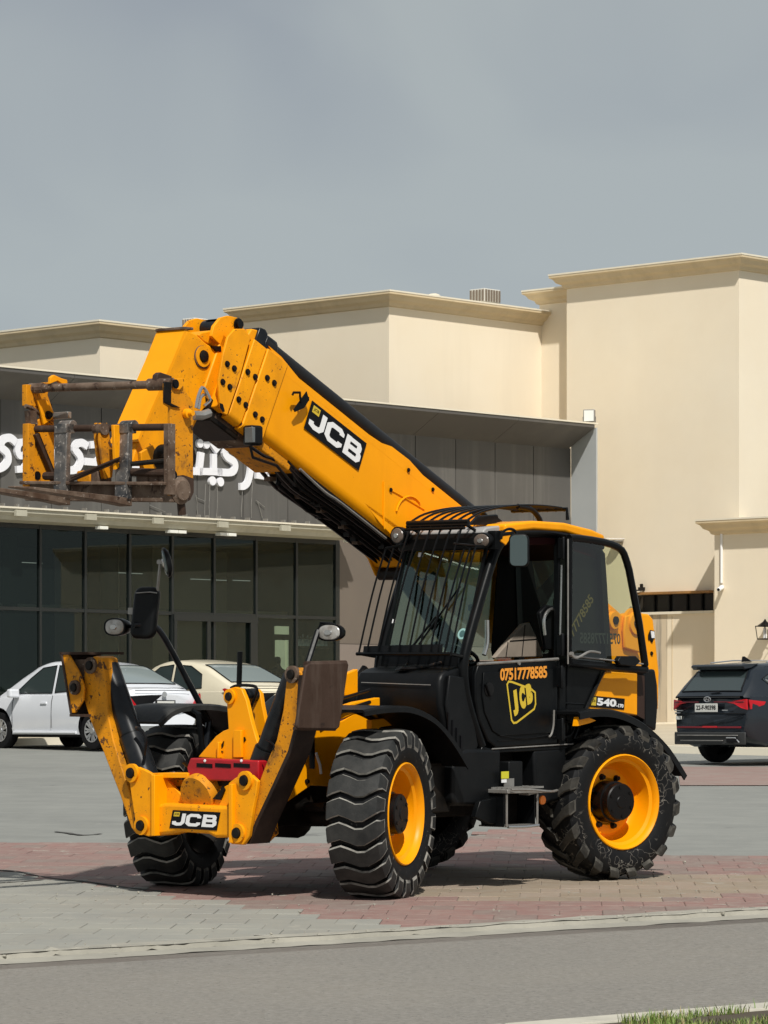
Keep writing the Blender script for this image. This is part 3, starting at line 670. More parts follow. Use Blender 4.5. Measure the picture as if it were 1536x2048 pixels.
for (xa, ya, xb, yb, nm) in ((552, 1252, 578, 1269, 'fanlight'), (553, 1280, 571, 1345, 'door_leaf'), (573, 1280, 577, 1345, 'door_gap')):
    ta, z1 = onfac(xa, ya, -1.3); tb_, z0 = onfac(xb, yb, -1.3); mb = MB(); wbox(mb, P0, UA, NA, ta, tb_, -1.35, -1.3, z0-.6 if nm != 'fanlight' else z0, z1); sp_(nm, mb, door_m)
bt = mat('clear_bottle', (.45, .5, .48), .1, emit=((.5, .6, .55), .10))
for k_ in range(12):
    t_, z_ = onfac(596+k_*5+rg.uniform(-1, 1), 1292, -.90); mb = MB(); h_ = rg.uniform(.16, .26)
    c = P0+UA*t_+NA*-.90; mb.lathe([(0, .035), (h_*.6, .035), (h_*.75, .014), (h_, .014)], (c.x, c.y, z_), (0, 0, 1), 8); sp_('bottle', mb, bt, 30)
for py in (1275, 1294, 1330):
    ta, z_ = onfac(594, py, -.9); tb_, _ = onfac(670, py, -.9); mb = MB(); wbox(mb, P0, UA, NA, ta, tb_, -1.0, -.80, z_-.03, z_); sp_('shelf', mb, M['int'])

# sign letters: white raised script, one mesh per letter
sign = empty('shop_sign', (P0.x, P0.y, 6.2), 'large white raised script letters on the grey shop wall', 'sign')
def letter(strokes, w=15, dots=(), closed=False):
    mb = MB(); n0 = -0.80
    def pt(px, py, n=n0): t_, z_ = onfac(px, py, n); p = P0+UA*t_+NA*n; return Vector((p.x, p.y, z_))
    si = 0
    for st in strokes:
        pts = [pt(*p) for p in (smooth_path(st) if len(st) > 4 else st)]
        hw = w/2/F*75
        U3 = Vector((UA.x, UA.y, 0)); Z3 = Vector((0, 0, 1)); off = Vector((NA.x, NA.y, 0))
        p2 = [((p-pts[0]).dot(U3), (p-pts[0]).z) for p in pts]
        si += 1; qs = stroke(p2, hw*2); Lf = [q[0] for q in qs]+[qs[-1][1]]; Rt = [q[3] for q in qs]+[qs[-1][2]]
        n_ = len(Lf); f0, f1 = .004+.002*si, .074+.002*si
        vs = [pts[0]+U3*c.x+Z3*c.y+off*f for f in (f0, f1) for c in Lf+Rt]
        fs = []
        for i in range(n_-1):
            fs += [(2*n_+i, 2*n_+i+1, 3*n_+i+1, 3*n_+i), (i, i+1, 2*n_+i+1, 2*n_+i), (n_+i, 3*n_+i, 3*n_+i+1, n_+i+1), (i, n_+i, n_+i+1, i+1)]
        fs += [(0, 2*n_, 3*n_, n_), (n_-1, 2*n_-1, 4*n_-1, 3*n_-1)]
        mb.add(vs, fs)
    for (px, py, r) in dots:
        c3 = pt(px, py); off = Vector((NA.x, NA.y, 0)); mb.lathe([(0.004, r/F*75), (0.074, r/F*75)], c3, off, 18)
    mb.v = [(v[0]-sign.location.x, v[1]-sign.location.y, v[2]-sign.location.z) for v in mb.v]
    return obj('letter', mb, M['sign'], sign, 0)
M['sign'] = mat('white_sign_acrylic', (0.82, 0.82, 0.86), 0.4)
letter([[(28, 886), (16, 876), (2, 880), (-2, 894), (10, 906), (12, 922), (2, 934), (-14, 938), (-28, 928)]], 15)
letter([[(52, 900), (47, 886), (36, 886), (31, 900), (36, 912), (50, 908), (52, 900)], [(51, 905), (50, 925), (44, 938), (29, 939)]], 13)
letter([[(171, 893), (160, 886), (150, 888), (146, 899), (155, 911), (157, 925), (149, 938), (135, 941), (122, 938), (113, 925), (114, 900)]], 15)
letter([[(196, 892), (190, 889), (176, 890)], [(196, 892), (199, 912), (190, 925), (164, 923)]], 14)
letter([[(232, 905), (238, 932), (262, 936), (306, 938), (322, 935), (326, 915)]], 15)
letter([[(316, 940), (395, 943), (399, 905)]], 15, [(396, 887, 8.5), (409, 889, 8.5)])
letter([[(395, 943), (440, 944)], [(424, 943), (424, 908)], [(417, 882), (428, 898), (440, 884)]], 14, [(421, 962, 9), (437, 964, 9)])
letter([[(468, 889), (458, 888), (446, 903), (450, 914), (464, 924), (466, 936), (458, 945), (430, 944)]], 15)
letter([[(495, 905), (498, 935), (493, 962), (485, 972), (476, 973)]], 14)
letter([[(512, 880), (513, 950)], [(508, 950), (552, 955), (558, 938), (545, 925), (530, 934), (532, 950)]], 14)
# wires hanging under the letters
mb = MB(); wm = M['galv']
for (a, b_) in (((411, 968), (410, 1032)), ((419, 970), (418, 1030)), ((434, 972), (433, 1034)), ((484, 980), (482, 1034)), ((505, 962), (502, 1036)), ((300, 1010), (330, 1024)), ((392, 990), (396, 1030)), ((512, 1000), (530, 1014)), ((515, 1002), (524, 1036)), ((393, 995), (410, 1003))):
    pts = []
    for f_ in (0, .35, .7, 1):
        t_, z_ = onfac(a[0]+(b_[0]-a[0])*f_+rg.uniform(-1, 1), a[1]+(b_[1]-a[1])*f_, -0.76); p = P0+UA*t_+NA*-0.76; pts.append((p.x, p.y, z_))
    w_ = MB(); w_.tube(pts, 0.008, 5); w_.v = [(v[0]-sign.location.x, v[1]-sign.location.y, v[2]-sign.location.z) for v in w_.v]; obj('sign_wire', w_, wm, sign)

# ------------------------------------------------------------------ small things on the buildings
def ac_unit(px, py_base, P, U, Nn, w, h, label, d=0.5):
    t_ = hit(px, P, U); p = P+U*t_; zb_ = zat(py_base, p.y)
    r = empty('air_conditioner', (p.x, p.y, zb_), label, 'air conditioner', 'air conditioners on the roofs', rz=math.atan2(U.y, U.x))
    mb = MB(); mb.box((0, 0, h/2), (w, d, h)); obj('casing', mb, M['ac'], r, 0, bevel=.02)
    for s in range(6):
        mb = MB(); mb.box((-w/2+w*(s+.5)/6, -d/2-.012, h/2), (w/6*.55, .02, h*.82)); obj('grille', mb, M['ac_grille'], r, 0)
    for s in range(5):
        mb = MB(); mb.box((-w/2-.012, -d/2+d*(s+.5)/5, h/2), (.02, d/5*.5, h*.82)); obj('side_grille', mb, M['ac_grille'], r, 0)
    mb = MB(); mb.box((-w*.3, 0, -.1), (.06, d, .2)); mb.box((w*.3, 0, -.1), (.06, d, .2)); obj('feet', mb, M['galv'], r, 0)
    return r
M['ac'] = mat('off_white_casing', (0.62, 0.60, 0.54), 0.6, var=((0.5, .48, .42), .6), var_scale=3); M['ac_grille'] = mat('brown_grille', (0.20, 0.16, 0.12), 0.7)
ac_unit(970, 607, Cm+UA*1+UB*2.2, UA, NA, .60, .34, 'slatted air conditioner on the roof of the middle cream building', .5)
ac_unit(391, 664, Cl+UA*1+UB*1.6, UA, NA, .46, .30, 'slatted air conditioner on the low left roof, beside the boom head', .4)
t_ = hit(862, Cm+UB*1.5, UA); p = Cm+UB*1.5+UA*t_
mb = MB(); mb.lathe([(0, .05), (.06, .22), (.12, .28), (.125, .28), (.07, .2), (.02, .03)], (p.x, p.y, zmid+.12), (-.3, -.6, .8), 18); mb.tube([(p.x, p.y, zmid-.5), (p.x, p.y, zmid+.14)], .03, 6)
mb.box((p.x+.25, p.y+.1, zmid+.08), (.3, .3, .16))
tag(obj('satellite_dish', mb, M['coping'], None, 30), 'small white dish on the middle cream roof, left of the air conditioner', 'dish')
# floodlight on the end of the grey hood
t_ = te-.12; p = P0+UA*t_+NA*-.15
r = empty('floodlight', (p.x, p.y, 8.24), 'small square floodlight on the right end of the grey hood', 'floodlight', rz=-.25)
mb = MB(); mb.box((0, 0, .17), (.28, .10, .30)); obj('housing', mb, M['galv'], r, 0, bevel=.02)
mb = MB(); mb.box((0, -.056, .17), (.23, .01, .25)); obj('lens', mb, mat('floodlight_glass', (.75, .76, .72), .15), r, 0)
mb = MB(); mb.tube([(-.15, 0, .15), (-.15, 0, 0), (.15, 0, 0), (.15, 0, .15)], .012, 6); obj('bracket', mb, M['galv'], r)
# camera and its conduit on the annex wall
def onpl(px, py, P, U): t_ = hit(px, P, U); p = P+U*t_; return Vector((p.x, p.y, zat(py, p.y)))
Pf = Pb+NB*0.03
a = onpl(1443, 1066, Pf, UB); b_ = onpl(1443, 1166, Pf, UB)
r = empty('security_camera', b_, 'white security camera and conduit under the right cornice', 'camera')
mb = MB(); mb.tube([a-b_, Vector((0, 0, 0))], .03, 8); obj('conduit', mb, M['white'], r)
mb = MB(); mb.lathe([(0, .055), (.05, .055)], (0, 0, -.1), (0, 0, 1), 12); obj('mount', mb, M['white'], r)
nb3 = Vector((NB.x, NB.y, 0))
mb = MB(); mb.lathe([(0, .05), (.20, .05), (.21, .04)], nb3*.02+Vector((.03, 0, -.10)), nb3+Vector((.25, 0, -.25)), 12); obj('camera_body', mb, M['white'], r)
mb = MB(); mb.lathe([(.21, .035), (.222, .03)], nb3*.02+Vector((.03, 0, -.10)), nb3+Vector((.25, 0, -.25)), 12); obj('camera_lens', mb, M['black'], r)
# wall lantern
c = onpl(1530, 1262, Pb+NB*.22, UB)
r = empty('wall_lantern', c, 'black framed wall lantern at the right edge above the suv', 'lantern', rz=R(40))
mb = MB(); h_, w_ = .36, .15
for sx in (-1, 1):
    for sy in (-1, 1): mb.tube([(sx*w_*.8, sy*w_*.8, -h_/2), (sx*w_, sy*w_, h_*.3)], .01, 5)
for z_, q_ in ((-h_/2, .8), (h_*.3, 1.0)): mb.tube([(-w_*q_, -w_*q_, z_), (w_*q_, -w_*q_, z_), (w_*q_, w_*q_, z_), (-w_*q_, w_*q_, z_)], .012, 5, True)
obj('frame', mb, M['black'], r)
mb = MB(); mb.lathe([(0, .20), (.10, .05), (.14, .02)], (0, 0, h_*.3), (0, 0, 1), 10); obj('cap', mb, M['black'], r, 20)
mb = MB(); mb.lathe([(0, .045), (.22, .045)], (0, 0, -.16), (0, 0, 1), 10); obj('bulb', mb, M['white'], r)
mb = MB(); mb.tube([(0, 0, .2), (.0, -.0, .26), (.22, .16, .2)], .014, 6); obj('arm', mb, M['black'], r)
# wall fittings behind the cab roof
for (px, py, nm, lb_) in ((1234, 1088, 'wall_lamp', 'flat grey wall lamp on the cream wall just right of the cab roof'), (1283, 1178, 'wall_fitting', 'small dark fitting standing above the strip window on the cream wall')):
    c = onpl(px, py, Pw+NB*.12, UB); mb = MB()
    if nm == 'wall_lamp':
        mb.lathe([(0, .02), (.06, .16), (.09, .16)], c, (0, 0, 1), 12); mb.tube([c+Vector((-.25, 0, .13)), c+Vector((.45, 0, .12))], .008, 5); mb.tube([c+Vector((0, 0, .05)), c+Vector((UA.x*.15, UA.y*.15, .05))], .02, 5)
    else:
        mb.box(c, (.16, .14, .08)); mb.lathe([(0, .04), (.08, .04)], c+Vector((0, 0, .04)), (0, 0, 1), 8); mb.box(c+Vector((-.1, 0, -.03)), (.2, .1, .03))
    tag(obj(nm, mb, M['galv'] if nm == 'wall_lamp' else M['dark'], None, 30), lb_, 'lamp' if nm == 'wall_lamp' else 'fitting')
# person standing inside the shop door
def person():
    t_, _z = onfac(555, 1330, -1.02); p = P0+UA*t_+NA*-1.02
    V = [(0, 0, .95), (0, 0, 1.25), (0, 0, 1.45), (0, 0, 1.56), (0, 0, 1.66), (0, .02, 1.76), (.19, 0, 1.42), (.25, .02, 1.15), (.22, .12, .92), (-.19, 0, 1.42), (-.25, .02, 1.15), (-.22, .12, .92),
         (.10, 0, .90), (.11, .01, .50), (.11, 0, .08), (.12, .14, .04), (-.10, 0, .90), (-.11, .01, .50), (-.11, 0, .08), (-.12, .14, .04)]
    Ed = [(0, 1), (1, 2), (2, 3), (3, 4), (4, 5), (2, 6), (6, 7), (7, 8), (2, 9), (9, 10), (10, 11), (0, 12), (12, 13), (13, 14), (14, 15), (0, 16), (16, 17), (17, 18), (18, 19)]
    Rr = [.15, .15, .12, .055, .095, .085, .07, .05, .04, .07, .05, .04, .10, .07, .05, .04, .10, .07, .05, .04]
    me = bpy.data.meshes.new('person'); me.from_pydata(V, Ed, [])
    me.materials.append(mat('dark_clothing', (0.02, 0.022, 0.024), 0.8))
    o = link('person', me, None, (p.x, p.y, .9)); o.rotation_euler = (0, 0, R(40))
    o.scale = (1.03, 1.03, 1.0)
    md = o.modifiers.new('skin', 'SKIN'); o.modifiers.new('sub', 'SUBSURF').levels = 1; o.modifiers['sub'].render_levels = 1
    for i, sv in enumerate(me.skin_vertices[0].data): sv.radius = (Rr[i], Rr[i]*.8); sv.use_root = (i == 0)
    tag(o, 'person in dark clothes standing inside by the pale lit door', 'person')
person()
# ================================================================== THE TELEHANDLER
# machine frame: x forward, y to its left (towards the photograph's right), z up; it stands on the sloping paving
TH = R(49)
MW = Matrix.Translation((0.10, 27.6, 0.014)) @ Matrix.Rotation(TILT, 4, 'X') @ Matrix.Rotation(math.pi+TH, 4, 'Z')
MI = MW.inverted()
def U(px, py, **k):
    """point of the machine seen at photo pixel (px, py) lying in a plane x=, y= or z= of the machine frame"""
    o = MI @ Vector((0, 0, CAMZ)); d = MI.to_3x3() @ Vector(((px-768)/F, 1, -(py-HOR)/F))
    (ax, val), = k.items(); i = 'xyz'.index(ax); t = (val-o[i])/d[i]
    return o+d*t
def UP(pts, **k): return [U(*p, **k) for p in pts]
tele = empty('telehandler', None, 'yellow and black telehandler with raised boom and pallet forks, parked on the red paving', 'telehandler', mw=MW)
def part(nm, mb, mm, parent=None, sm=35, bevel=0, segs=2, fix=True): return obj(nm, mb, mm, parent or tele, sm, bevel, segs, fix)
Y3, X3, Z3 = Vector((0, 1, 0)), Vector((1, 0, 0)), Vector((0, 0, 1))
def bolt(parent, p, axis, r=.025, h=.03, m=None, nm='bolt', n=6):
    mb = MB(); mb.lathe([(0, r*1.45), (h*.35, r*1.45), (h*.36, r), (h, r)], p, axis, n*2 if n > 6 else 12); return part(nm, mb, m or M['dark'], parent, 30)
def pin(parent, p, axis, r=.05, h=.03, ring=None, nm='pin'):
    mb = MB(); mb.lathe([(-.01, r*1.75), (h*.6, r*1.75), (h*.6+.001, r*1.05)], p, axis, 20, False); a = part('pin_boss', mb, ring or M['paint_worn'], parent, 30)
    mb = MB(); mb.lathe([(0, r), (h, r*.96), (h+.004, r*.8)], p, axis, 16); part(nm, mb, M['dark'], parent, 30)

# ---- wheels ------------------------------------------------------
def make_tyre(kind):
    mb = MB(); n = 44
    prof = [(-.150, .372), (-.178, .385), (-.205, .43), (-.212, .50), (-.203, .56), (-.175, .598), (-.10, .612), (0, .616), (.10, .612), (.175, .598), (.203, .56), (.212, .50), (.205, .43), (.178, .385), (.150, .372)]
    # raised ring on the sidewall
    mb.mi = 0; mb.lathe(prof, (0, 0, 0), (0, 1, 0), 56, False)
    def P(y, r, a): return Vector((math.sin(a)*r, y, math.cos(a)*r))
    rg = random.Random(4)
    if kind == 'rock':
        nl = 22
        st = [(-.216, .53, .03), (-.214, .605, .022), (-.195, .640, .012), (-.155, .648, -.006), (-.095, .651, -.026), (-.035, .652, -.006), (.03, .652, .022), (.09, .651, .018), (.150, .648, -.018), (.195, .640, -.046), (.214, .605, -.052), (.216, .53, -.058)]
        for i in range(nl):
            a0 = 2*math.pi*i/nl+rg.uniform(-.004, .004); R_ = []
            for (y, r, s) in st:
                hw = .142*(1 if abs(y) < .2 else .82)/2/.65; a = a0+s/.65
                rb = min(r-.02, .600) if abs(y) < .2 else r-.05
                hw2 = hw*.87; e = .013
                yy = y*(.94 if abs(y) > .2 else 1)
                R_.append([P(yy, rb, a-hw*1.08), P(y, r-e, a-hw), P(y, r, a-hw2), P(y, r, a+hw2), P(y, r-e, a+hw), P(yy, rb, a+hw*1.08)])
            vs = [v for q in R_ for v in q]
            for k in range(5):
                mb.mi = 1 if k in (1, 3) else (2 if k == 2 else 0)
                mb.add(vs, [(q*6+k, q*6+k+1, (q+1)*6+k+1, (q+1)*6+k) for q in range(len(R_)-1)])
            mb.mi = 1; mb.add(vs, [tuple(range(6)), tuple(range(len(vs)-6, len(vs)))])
    else:
        nl = 19
        for side in (-1, 1):
            for i in range(nl):
                a0 = 2*math.pi*(i+(.5 if side > 0 else 0))/nl
                st = [(.2130, .575, .00), (.2140, .600, .012), (.202, .626, .028), (.15, .638, .055), (.08, .643, .11), (.0, .643, .17)]
                R_ = []
                for (y, r, s) in st:
                    a = a0+(s+.0)/.62*1.0; hw = (.085 if y > .2 else .068 if y > .1 else .055)/.62/2*1.25
                    rb = .595 if y < .2 else r-.03
                    R_.append([P(side*y*(.95 if y > .2 else 1), rb, a-hw*1.15), P(side*y, r-.012, a-hw), P(side*y, r, a-hw*.8), P(side*y, r, a+hw*.8), P(side*y, r-.012, a+hw), P(side*y*(.95 if y > .2 else 1), rb, a+hw*1.15)])
                vs = [v for q in R_ for v in q]
                for k in range(5):
                    mb.mi = 1 if k in (1, 3) else (2 if k == 2 else 0)
                    mb.add(vs, [(q*6+k, q*6+k+1, (q+1)*6+k+1, (q+1)*6+k) for q in range(len(R_)-1)])
                mb.mi = 1; mb.add(vs, [tuple(range(6)), tuple(range(len(vs)-6, len(vs)))])
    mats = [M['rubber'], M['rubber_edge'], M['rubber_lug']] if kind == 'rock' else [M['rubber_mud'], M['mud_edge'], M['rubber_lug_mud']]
    me = mesh_from('tyre', mb, mats, 28)
    return me
def make_rim():
    mb = MB(); mb.lathe([(.178, .383), (.196, .380), (.200, .372), (.188, .362), (.172, .350), (.150, .345), (.135, .322), (.02, .315), (-.02, .300), (-.035, .285), (-.035, .14)], (0, 0, 0), (0, 1, 0), 48, False)
    mb.mi = 1; mb.lathe([(-.178, .383), (-.19, .37), (-.15, .34), (-.05, .318), (-.045, .285), (-.045, .10)], (0, 0, 0), (0, 1, 0), 40, False); mb.mi = 0  # inner side made dark: its shadow is put into the material
    # stiffening lip of the disc
    mb.lathe([(-.034, .262), (-.010, .262), (-.008, .250), (-.012, .19), (-.02, .18)], (0, 0, 0), (0, 1, 0), 40, False)
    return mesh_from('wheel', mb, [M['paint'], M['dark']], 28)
def make_hub():
    mb = MB(); mb.lathe([(-.06, .165), (.02, .166), (.085, .163), (.088, .150), (.15, .148), (.158, .138), (.160, .05), (.166, .045), (.166, 0.0001)], (0, 0, 0), (0, 1, 0), 36, False)
    for k in range(6):
        a = k*math.pi/3; mb.lathe([(.155, .014), (.166, .013)], (math.sin(a)*.115, 0, math.cos(a)*.115), (0, 1, 0), 6)
    return mesh_from('hub', mb, M['hub'], 30)
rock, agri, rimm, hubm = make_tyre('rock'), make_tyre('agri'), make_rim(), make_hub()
mb = MB(); mb.lathe([(-.012, .026), (.006, .026), (.007, .019), (.03, .018)], (0, 0, 0), (0, 1, 0), 12); nutm = mesh_from('wheel_nut', mb, M['dark'], 30)
for (x, y, tyre, st_, flip, spin) in ((1.375, 1.04, rock, R(20), 0, .06), (1.375, -1.04, rock, R(20), 1, .21), (-1.375, 1.04, agri, R(-10), 0, .1), (-1.375, -1.04, agri, R(-10), 1, .3)):
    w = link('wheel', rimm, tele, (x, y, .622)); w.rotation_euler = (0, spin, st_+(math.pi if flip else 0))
    w.rotation_mode = 'YXZ'
    w.rotation_euler = (0, spin, st_+(math.pi if flip else 0))
    t = link('tyre', tyre, w); h = link('hub', hubm, w)
    t.scale = (.965, 1, .965)
    for k in range(8):
        a = k*math.pi/4+.2; link('wheel_nut', nutm, w, (math.sin(a)*.205, -.006, math.cos(a)*.205))
# mudguards: curved strips over each wheel
def guard_strip(path, y0, y1, lip, th=.018, mm=None, nm='mudguard', dish=0.0):
    """path: (x, z) profile; swept from y0 to y1 with a down-turned lip on both edges"""
    P = smooth_path([Vector((a, b)) for a, b in path], 4); mb = MB(); n = len(P)
    ctr = Vector((sum(p.x for p in P)/n, min(p.y for p in P)-.3))
    rings = []
    for i, p in enumerate(P):
        d = (P[min(i+1, n-1)]-P[max(i-1, 0)]).normalized(); nn = Vector((-d.y, d.x))
        if nn.dot(p-ctr) < 0: nn = -nn
        o, i_ = p+nn*th, p
        e = p-nn*lip
        sec = [(e, y0), (p+nn*th*.3, y0-.0), (o, y0+.02), (o+nn*dish, (y0+y1)/2), (o, y1-.02), (p+nn*th*.3, y1), (e, y1), (e, y1-.012), (i_-nn*.004, y1-.02), (i_-nn*.004, y0+.02), (e, y0+.012)]
        rings.append([Vector((q.x, yy, q.y)) for q, yy in sec])
    k = len(rings[0]); vs = [v for r in rings for v in r]
    fs = [(a*k+b, a*k+(b+1) % k, (a+1)*k+(b+1) % k, (a+1)*k+b) for a in range(n-1) for b in range(k)]+[tuple(range(k)), tuple(range((n-1)*k, n*k))]
    mb.add(vs, fs); return part(nm, mb, mm or M['plastic'], sm=30)
def rel(pts, y): return [(p.x, p.z) for p in UP(pts, y=y)]
guard_strip(rel([(688, 1424), (735, 1417), (785, 1418), (832, 1440), (868, 1480), (900, 1532)], 1.02), .60, 1.22, .03)
guard_strip(rel([(1158, 1428), (1195, 1422), (1240, 1427), (1290, 1452), (1336, 1496), (1372, 1552)], 1.24), .72, 1.25, .045)
guard_strip([(1.98, 1.27), (1.80, 1.37), (1.50, 1.40), (1.15, 1.36), (.86, 1.22), (.64, 1.02)], -1.20, -.66, .03, mm=M['rubber_lug'])
guard_strip([(-.72, 1.25), (-1.0, 1.36), (-1.4, 1.36), (-1.8, 1.22), (-2.1, .95)], -1.25, -.72, .04)
for (x, y) in ((1.62, .66), (1.62, -.70)):
    mb = MB(); mb.tube([(x, y, 1.38), (x, y*.86, 1.34), (x-.03, y*.82, .95)], .022, 8); part('mudguard_stay', mb, M['black'])
mb = MB(); mb.ext(UP([(743, 1462), (743, 1440), (775, 1436), (786, 1440), (788, 1450), (762, 1454)], y=.72), (0, -.05, 0)); part('mudguard_bracket', mb, M['paint'])
mb = MB(); mb.ext(UP([(1155, 1452), (1158, 1434), (1175, 1434), (1192, 1441), (1180, 1446)], y=1.22), (0, -.05, 0)); part('mudguard_bracket', mb, M['paint'])

# ---- chassis and running gear --------------------------------------
mb = MB(); mb.ext([(x, .40, z) for x, z in ((2.2, .62), (2.2, .80), (1.6, .98), (1.15, 1.26), (-2.3, 1.28), (-2.3, .62), (-1.9, .52), (1.9, .52))], (0, -.80, 0)); part('chassis', mb, M['dark'], bevel=.01)
mb = MB(); mb.ext(UP([(572, 1606), (630, 1459), (686, 1441), (712, 1425), (760, 1425), (760, 1500), (700, 1560), (662, 1573), (622, 1571)], y=.45), (0, -.05, 0)); part('side_frame_plate', mb, M['paint'], bevel=.006)
mb = MB(); mb.ext(UP([(664, 1420), (712, 1404), (760, 1395), (760, 1425), (708, 1428), (657, 1450)], y=.455), (0, -.06, 0)); part('frame_top_plate', mb, M['paint'], bevel=.006)
mb = MB(); mb.ext(UP([(684, 1352), (716, 1338), (716, 1386), (690, 1392)], y=.30), (0, -.05, 0)); part('tank_bracket', mb, M['paint'], bevel=.006)
mb = MB(); mb.tube(UP([(640, 1452), (690, 1420), (740, 1404)], y=.47), .014, 6); mb.tube(UP([(640, 1440), (680, 1398), (740, 1380)], y=.40), .013, 6); part('frame_hose', mb, M['hose'])
mb = MB(); mb.ext([(x, -.45, z) for x, z in ((1.55, .72), (1.1, 1.22), (.2, 1.28), (.2, .72))], (0, .05, 0)); part('side_frame_plate', mb, M['paint'])
bolt(None, U(613, 1563, y=.451), Y3, .014, .02)
mb = MB(); mb.tube(UP([(632, 1506), (640, 1530), (642, 1548)], y=.47), .012, 6); part('lifting_lug', mb, M['white'])
for x, y0 in ((1.375, 0), (-1.375, 0)):
    mb = MB(); mb.lathe([(-.86, .12), (-.62, .12), (-.58, .09), (-.25, .10), (-.20, .19), (.20, .19), (.25, .10), (.58, .09), (.62, .12), (.86, .12)], (x, 0, .60), (0, 1, 0), 16); part('axle', mb, M['dark'])
mb = MB(); mb.tube([(1.3, 0, .62), (-1.3, 0, .66)], .05, 8); part('drive_shaft', mb, M['dark'])
mb = MB(); mb.tube([(1.52, -.62, .66), (1.52, .62, .66)], .035, 8); mb.tube([(1.52, -.3, .66), (1.52, .3, .66)], .06, 10); part('steering_ram', mb, M['dark'])
for i in range(5):
    mb = MB(); y = -.25+i*.12; mb.tube(smooth_path([(2.15, y, 1.0), (1.9, y+.05, .80), (1.7, y, .72), (1.35, y-.04, .86)], 3), .016, 6); part('hose', mb, M['hose'])
mb = MB(); mb.box((1.75, .0, .66), (.5, .5, .16)); part('gearbox_guard', mb, M['dark'], bevel=.02)
# engine pod on the far side, mostly hidden behind the frame
mb = MB(); mb.ext([(x, -.50, z) for x, z in ((.55, .75), (.62, 1.28), (.30, 1.47), (-1.7, 1.52), (-2.0, 1.35), (-2.0, 1.15), (-.7, .75))], (0, -.58, 0)); part('engine_cover', mb, M['plastic'], bevel=.05, segs=3)
mb = MB(); mb.tube([(-.35, -.70, 1.4), (-.35, -.70, 1.62), (-.42, -.70, 1.68)], .035, 10); part('exhaust', mb, M['dark'])

# ---- stabiliser frame at the front ----------------------------------
XF = 2.35
def fx(pts, x=XF): return UP(pts, x=x)
M['pw'] = M['paint_worn']
mb = MB(); mb.ext(fx([(303, 1611), (330, 1606), (440, 1612), (462, 1612), (462, 1675), (430, 1676), (415, 1668), (360, 1664), (340, 1668), (303, 1672)], XF-.02), (-.16, 0, 0)); beam = part('stabiliser_crossbeam', mb, M['pw'], bevel=.025, segs=3)
mb = MB(); mb.ext(fx([(303, 1550), (330, 1556), (380, 1608), (303, 1620)], XF-.10), (-.03, 0, 0)); part('gusset', mb, M['pw'], bevel=.004); mb = MB(); mb.ext(fx([(462, 1566), (440, 1578), (425, 1612), (462, 1618)], XF-.10), (-.03, 0, 0)); part('gusset', mb, M['pw'], bevel=.004)
mb = MB(); mb.ext(fx([(303, 1546), (375, 1546), (375, 1556), (303, 1556)], XF-.06), (-.22, 0, 0)); part('top_flange', mb, M['paint'], bevel=.004)
mb = MB(); mb.ext(fx([(303, 1556), (462, 1566), (462, 1640), (303, 1640)], XF-.19), (-.03, 0, 0)); part('back_plate', mb, M['pw'])
# curved nose of the sway pivot tube
c = U(402, 1588, x=XF-.12)
mb = MB(); mb.lathe([(-.30, .16), (.04, .16), (.06, .15), (.062, .0001)], c, X3+Vector((0, 0, -.35)), 28); part('pivot_tube', mb, M['paint_rough'])
mb = MB(); mb.ext(fx([(425, 1598), (440, 1580), (444, 1572), (448, 1580), (440, 1600)], XF-.08), (-.05, 0, 0)); part('pivot_seal', mb, M['dark'])
# end brackets: two plates each side, with pins
for s, pts in ((-1, [(256, 1545), (262, 1536), (275, 1534), (290, 1540), (304, 1548), (308, 1558), (308, 1670), (296, 1673), (282, 1668), (270, 1640), (263, 1596)]),
               (1, [(457, 1566), (470, 1556), (486, 1549), (502, 1550), (515, 1562), (512, 1586), (505, 1620), (498, 1672), (486, 1690), (462, 1688), (457, 1676)])):
    mb = MB(); mb.ext(fx(pts, XF), (-.035, 0, 0)); a = part('end_bracket', mb, M['pw'], bevel=.006)
    mb = MB(); mb.ext(fx(pts, XF-.24), (-.035, 0, 0)); part('rear_end_bracket', mb, M['pw'], bevel=.006)
for px in (305, 460):
    mb = MB(); mb.ext(fx([(px-3, 1550 if px < 400 else 1568), (px+4, 1550 if px < 400 else 1568), (px+4, 1686 if px > 400 else 1672), (px-3, 1686 if px > 400 else 1672)], XF+.03), (-.28, 0, 0)); part('bracket_flange', mb, M['paint'], bevel=.004)
for p in ((265, 1546), (285, 1651), (492, 1561), (477, 1666)):
    pin(None, U(*p, x=XF), X3, .040, .035)
# legs: box section arms swung up, tapered
def leg(pts, x0, dx, nm, mm, m2):
    mb = MB(); mb.ext(fx(pts, x0), (dx, 0, 0)); return part(nm, mb, mm, bevel=.008)
XL = XF-.045
legL = leg([(168, 1336), (172, 1320), (190, 1312), (203, 1316), (210, 1345), (216, 1430), (226, 1480), (246, 1545), (268, 1612), (292, 1650), (290, 1668), (272, 1668), (262, 1655), (240, 1590), (205, 1500), (180, 1440), (168, 1400)], XL, -.17, 'stabiliser_leg', M['paint_rough'], None)
legL['label'] = 'scraped yellow stabiliser leg folded up on the left'
legR = leg([(573, 1356), (576, 1341), (590, 1335), (603, 1345), (603, 1370), (596, 1440), (580, 1500), (548, 1570), (515, 1640), (497, 1688), (478, 1688), (488, 1650), (508, 1590), (535, 1520), (553, 1480), (566, 1420)], XL, -.17, 'stabiliser_leg', M['paint_rough'], None)
legR['label'] = 'stabiliser leg folded up on the right with a brown rusted outer face'
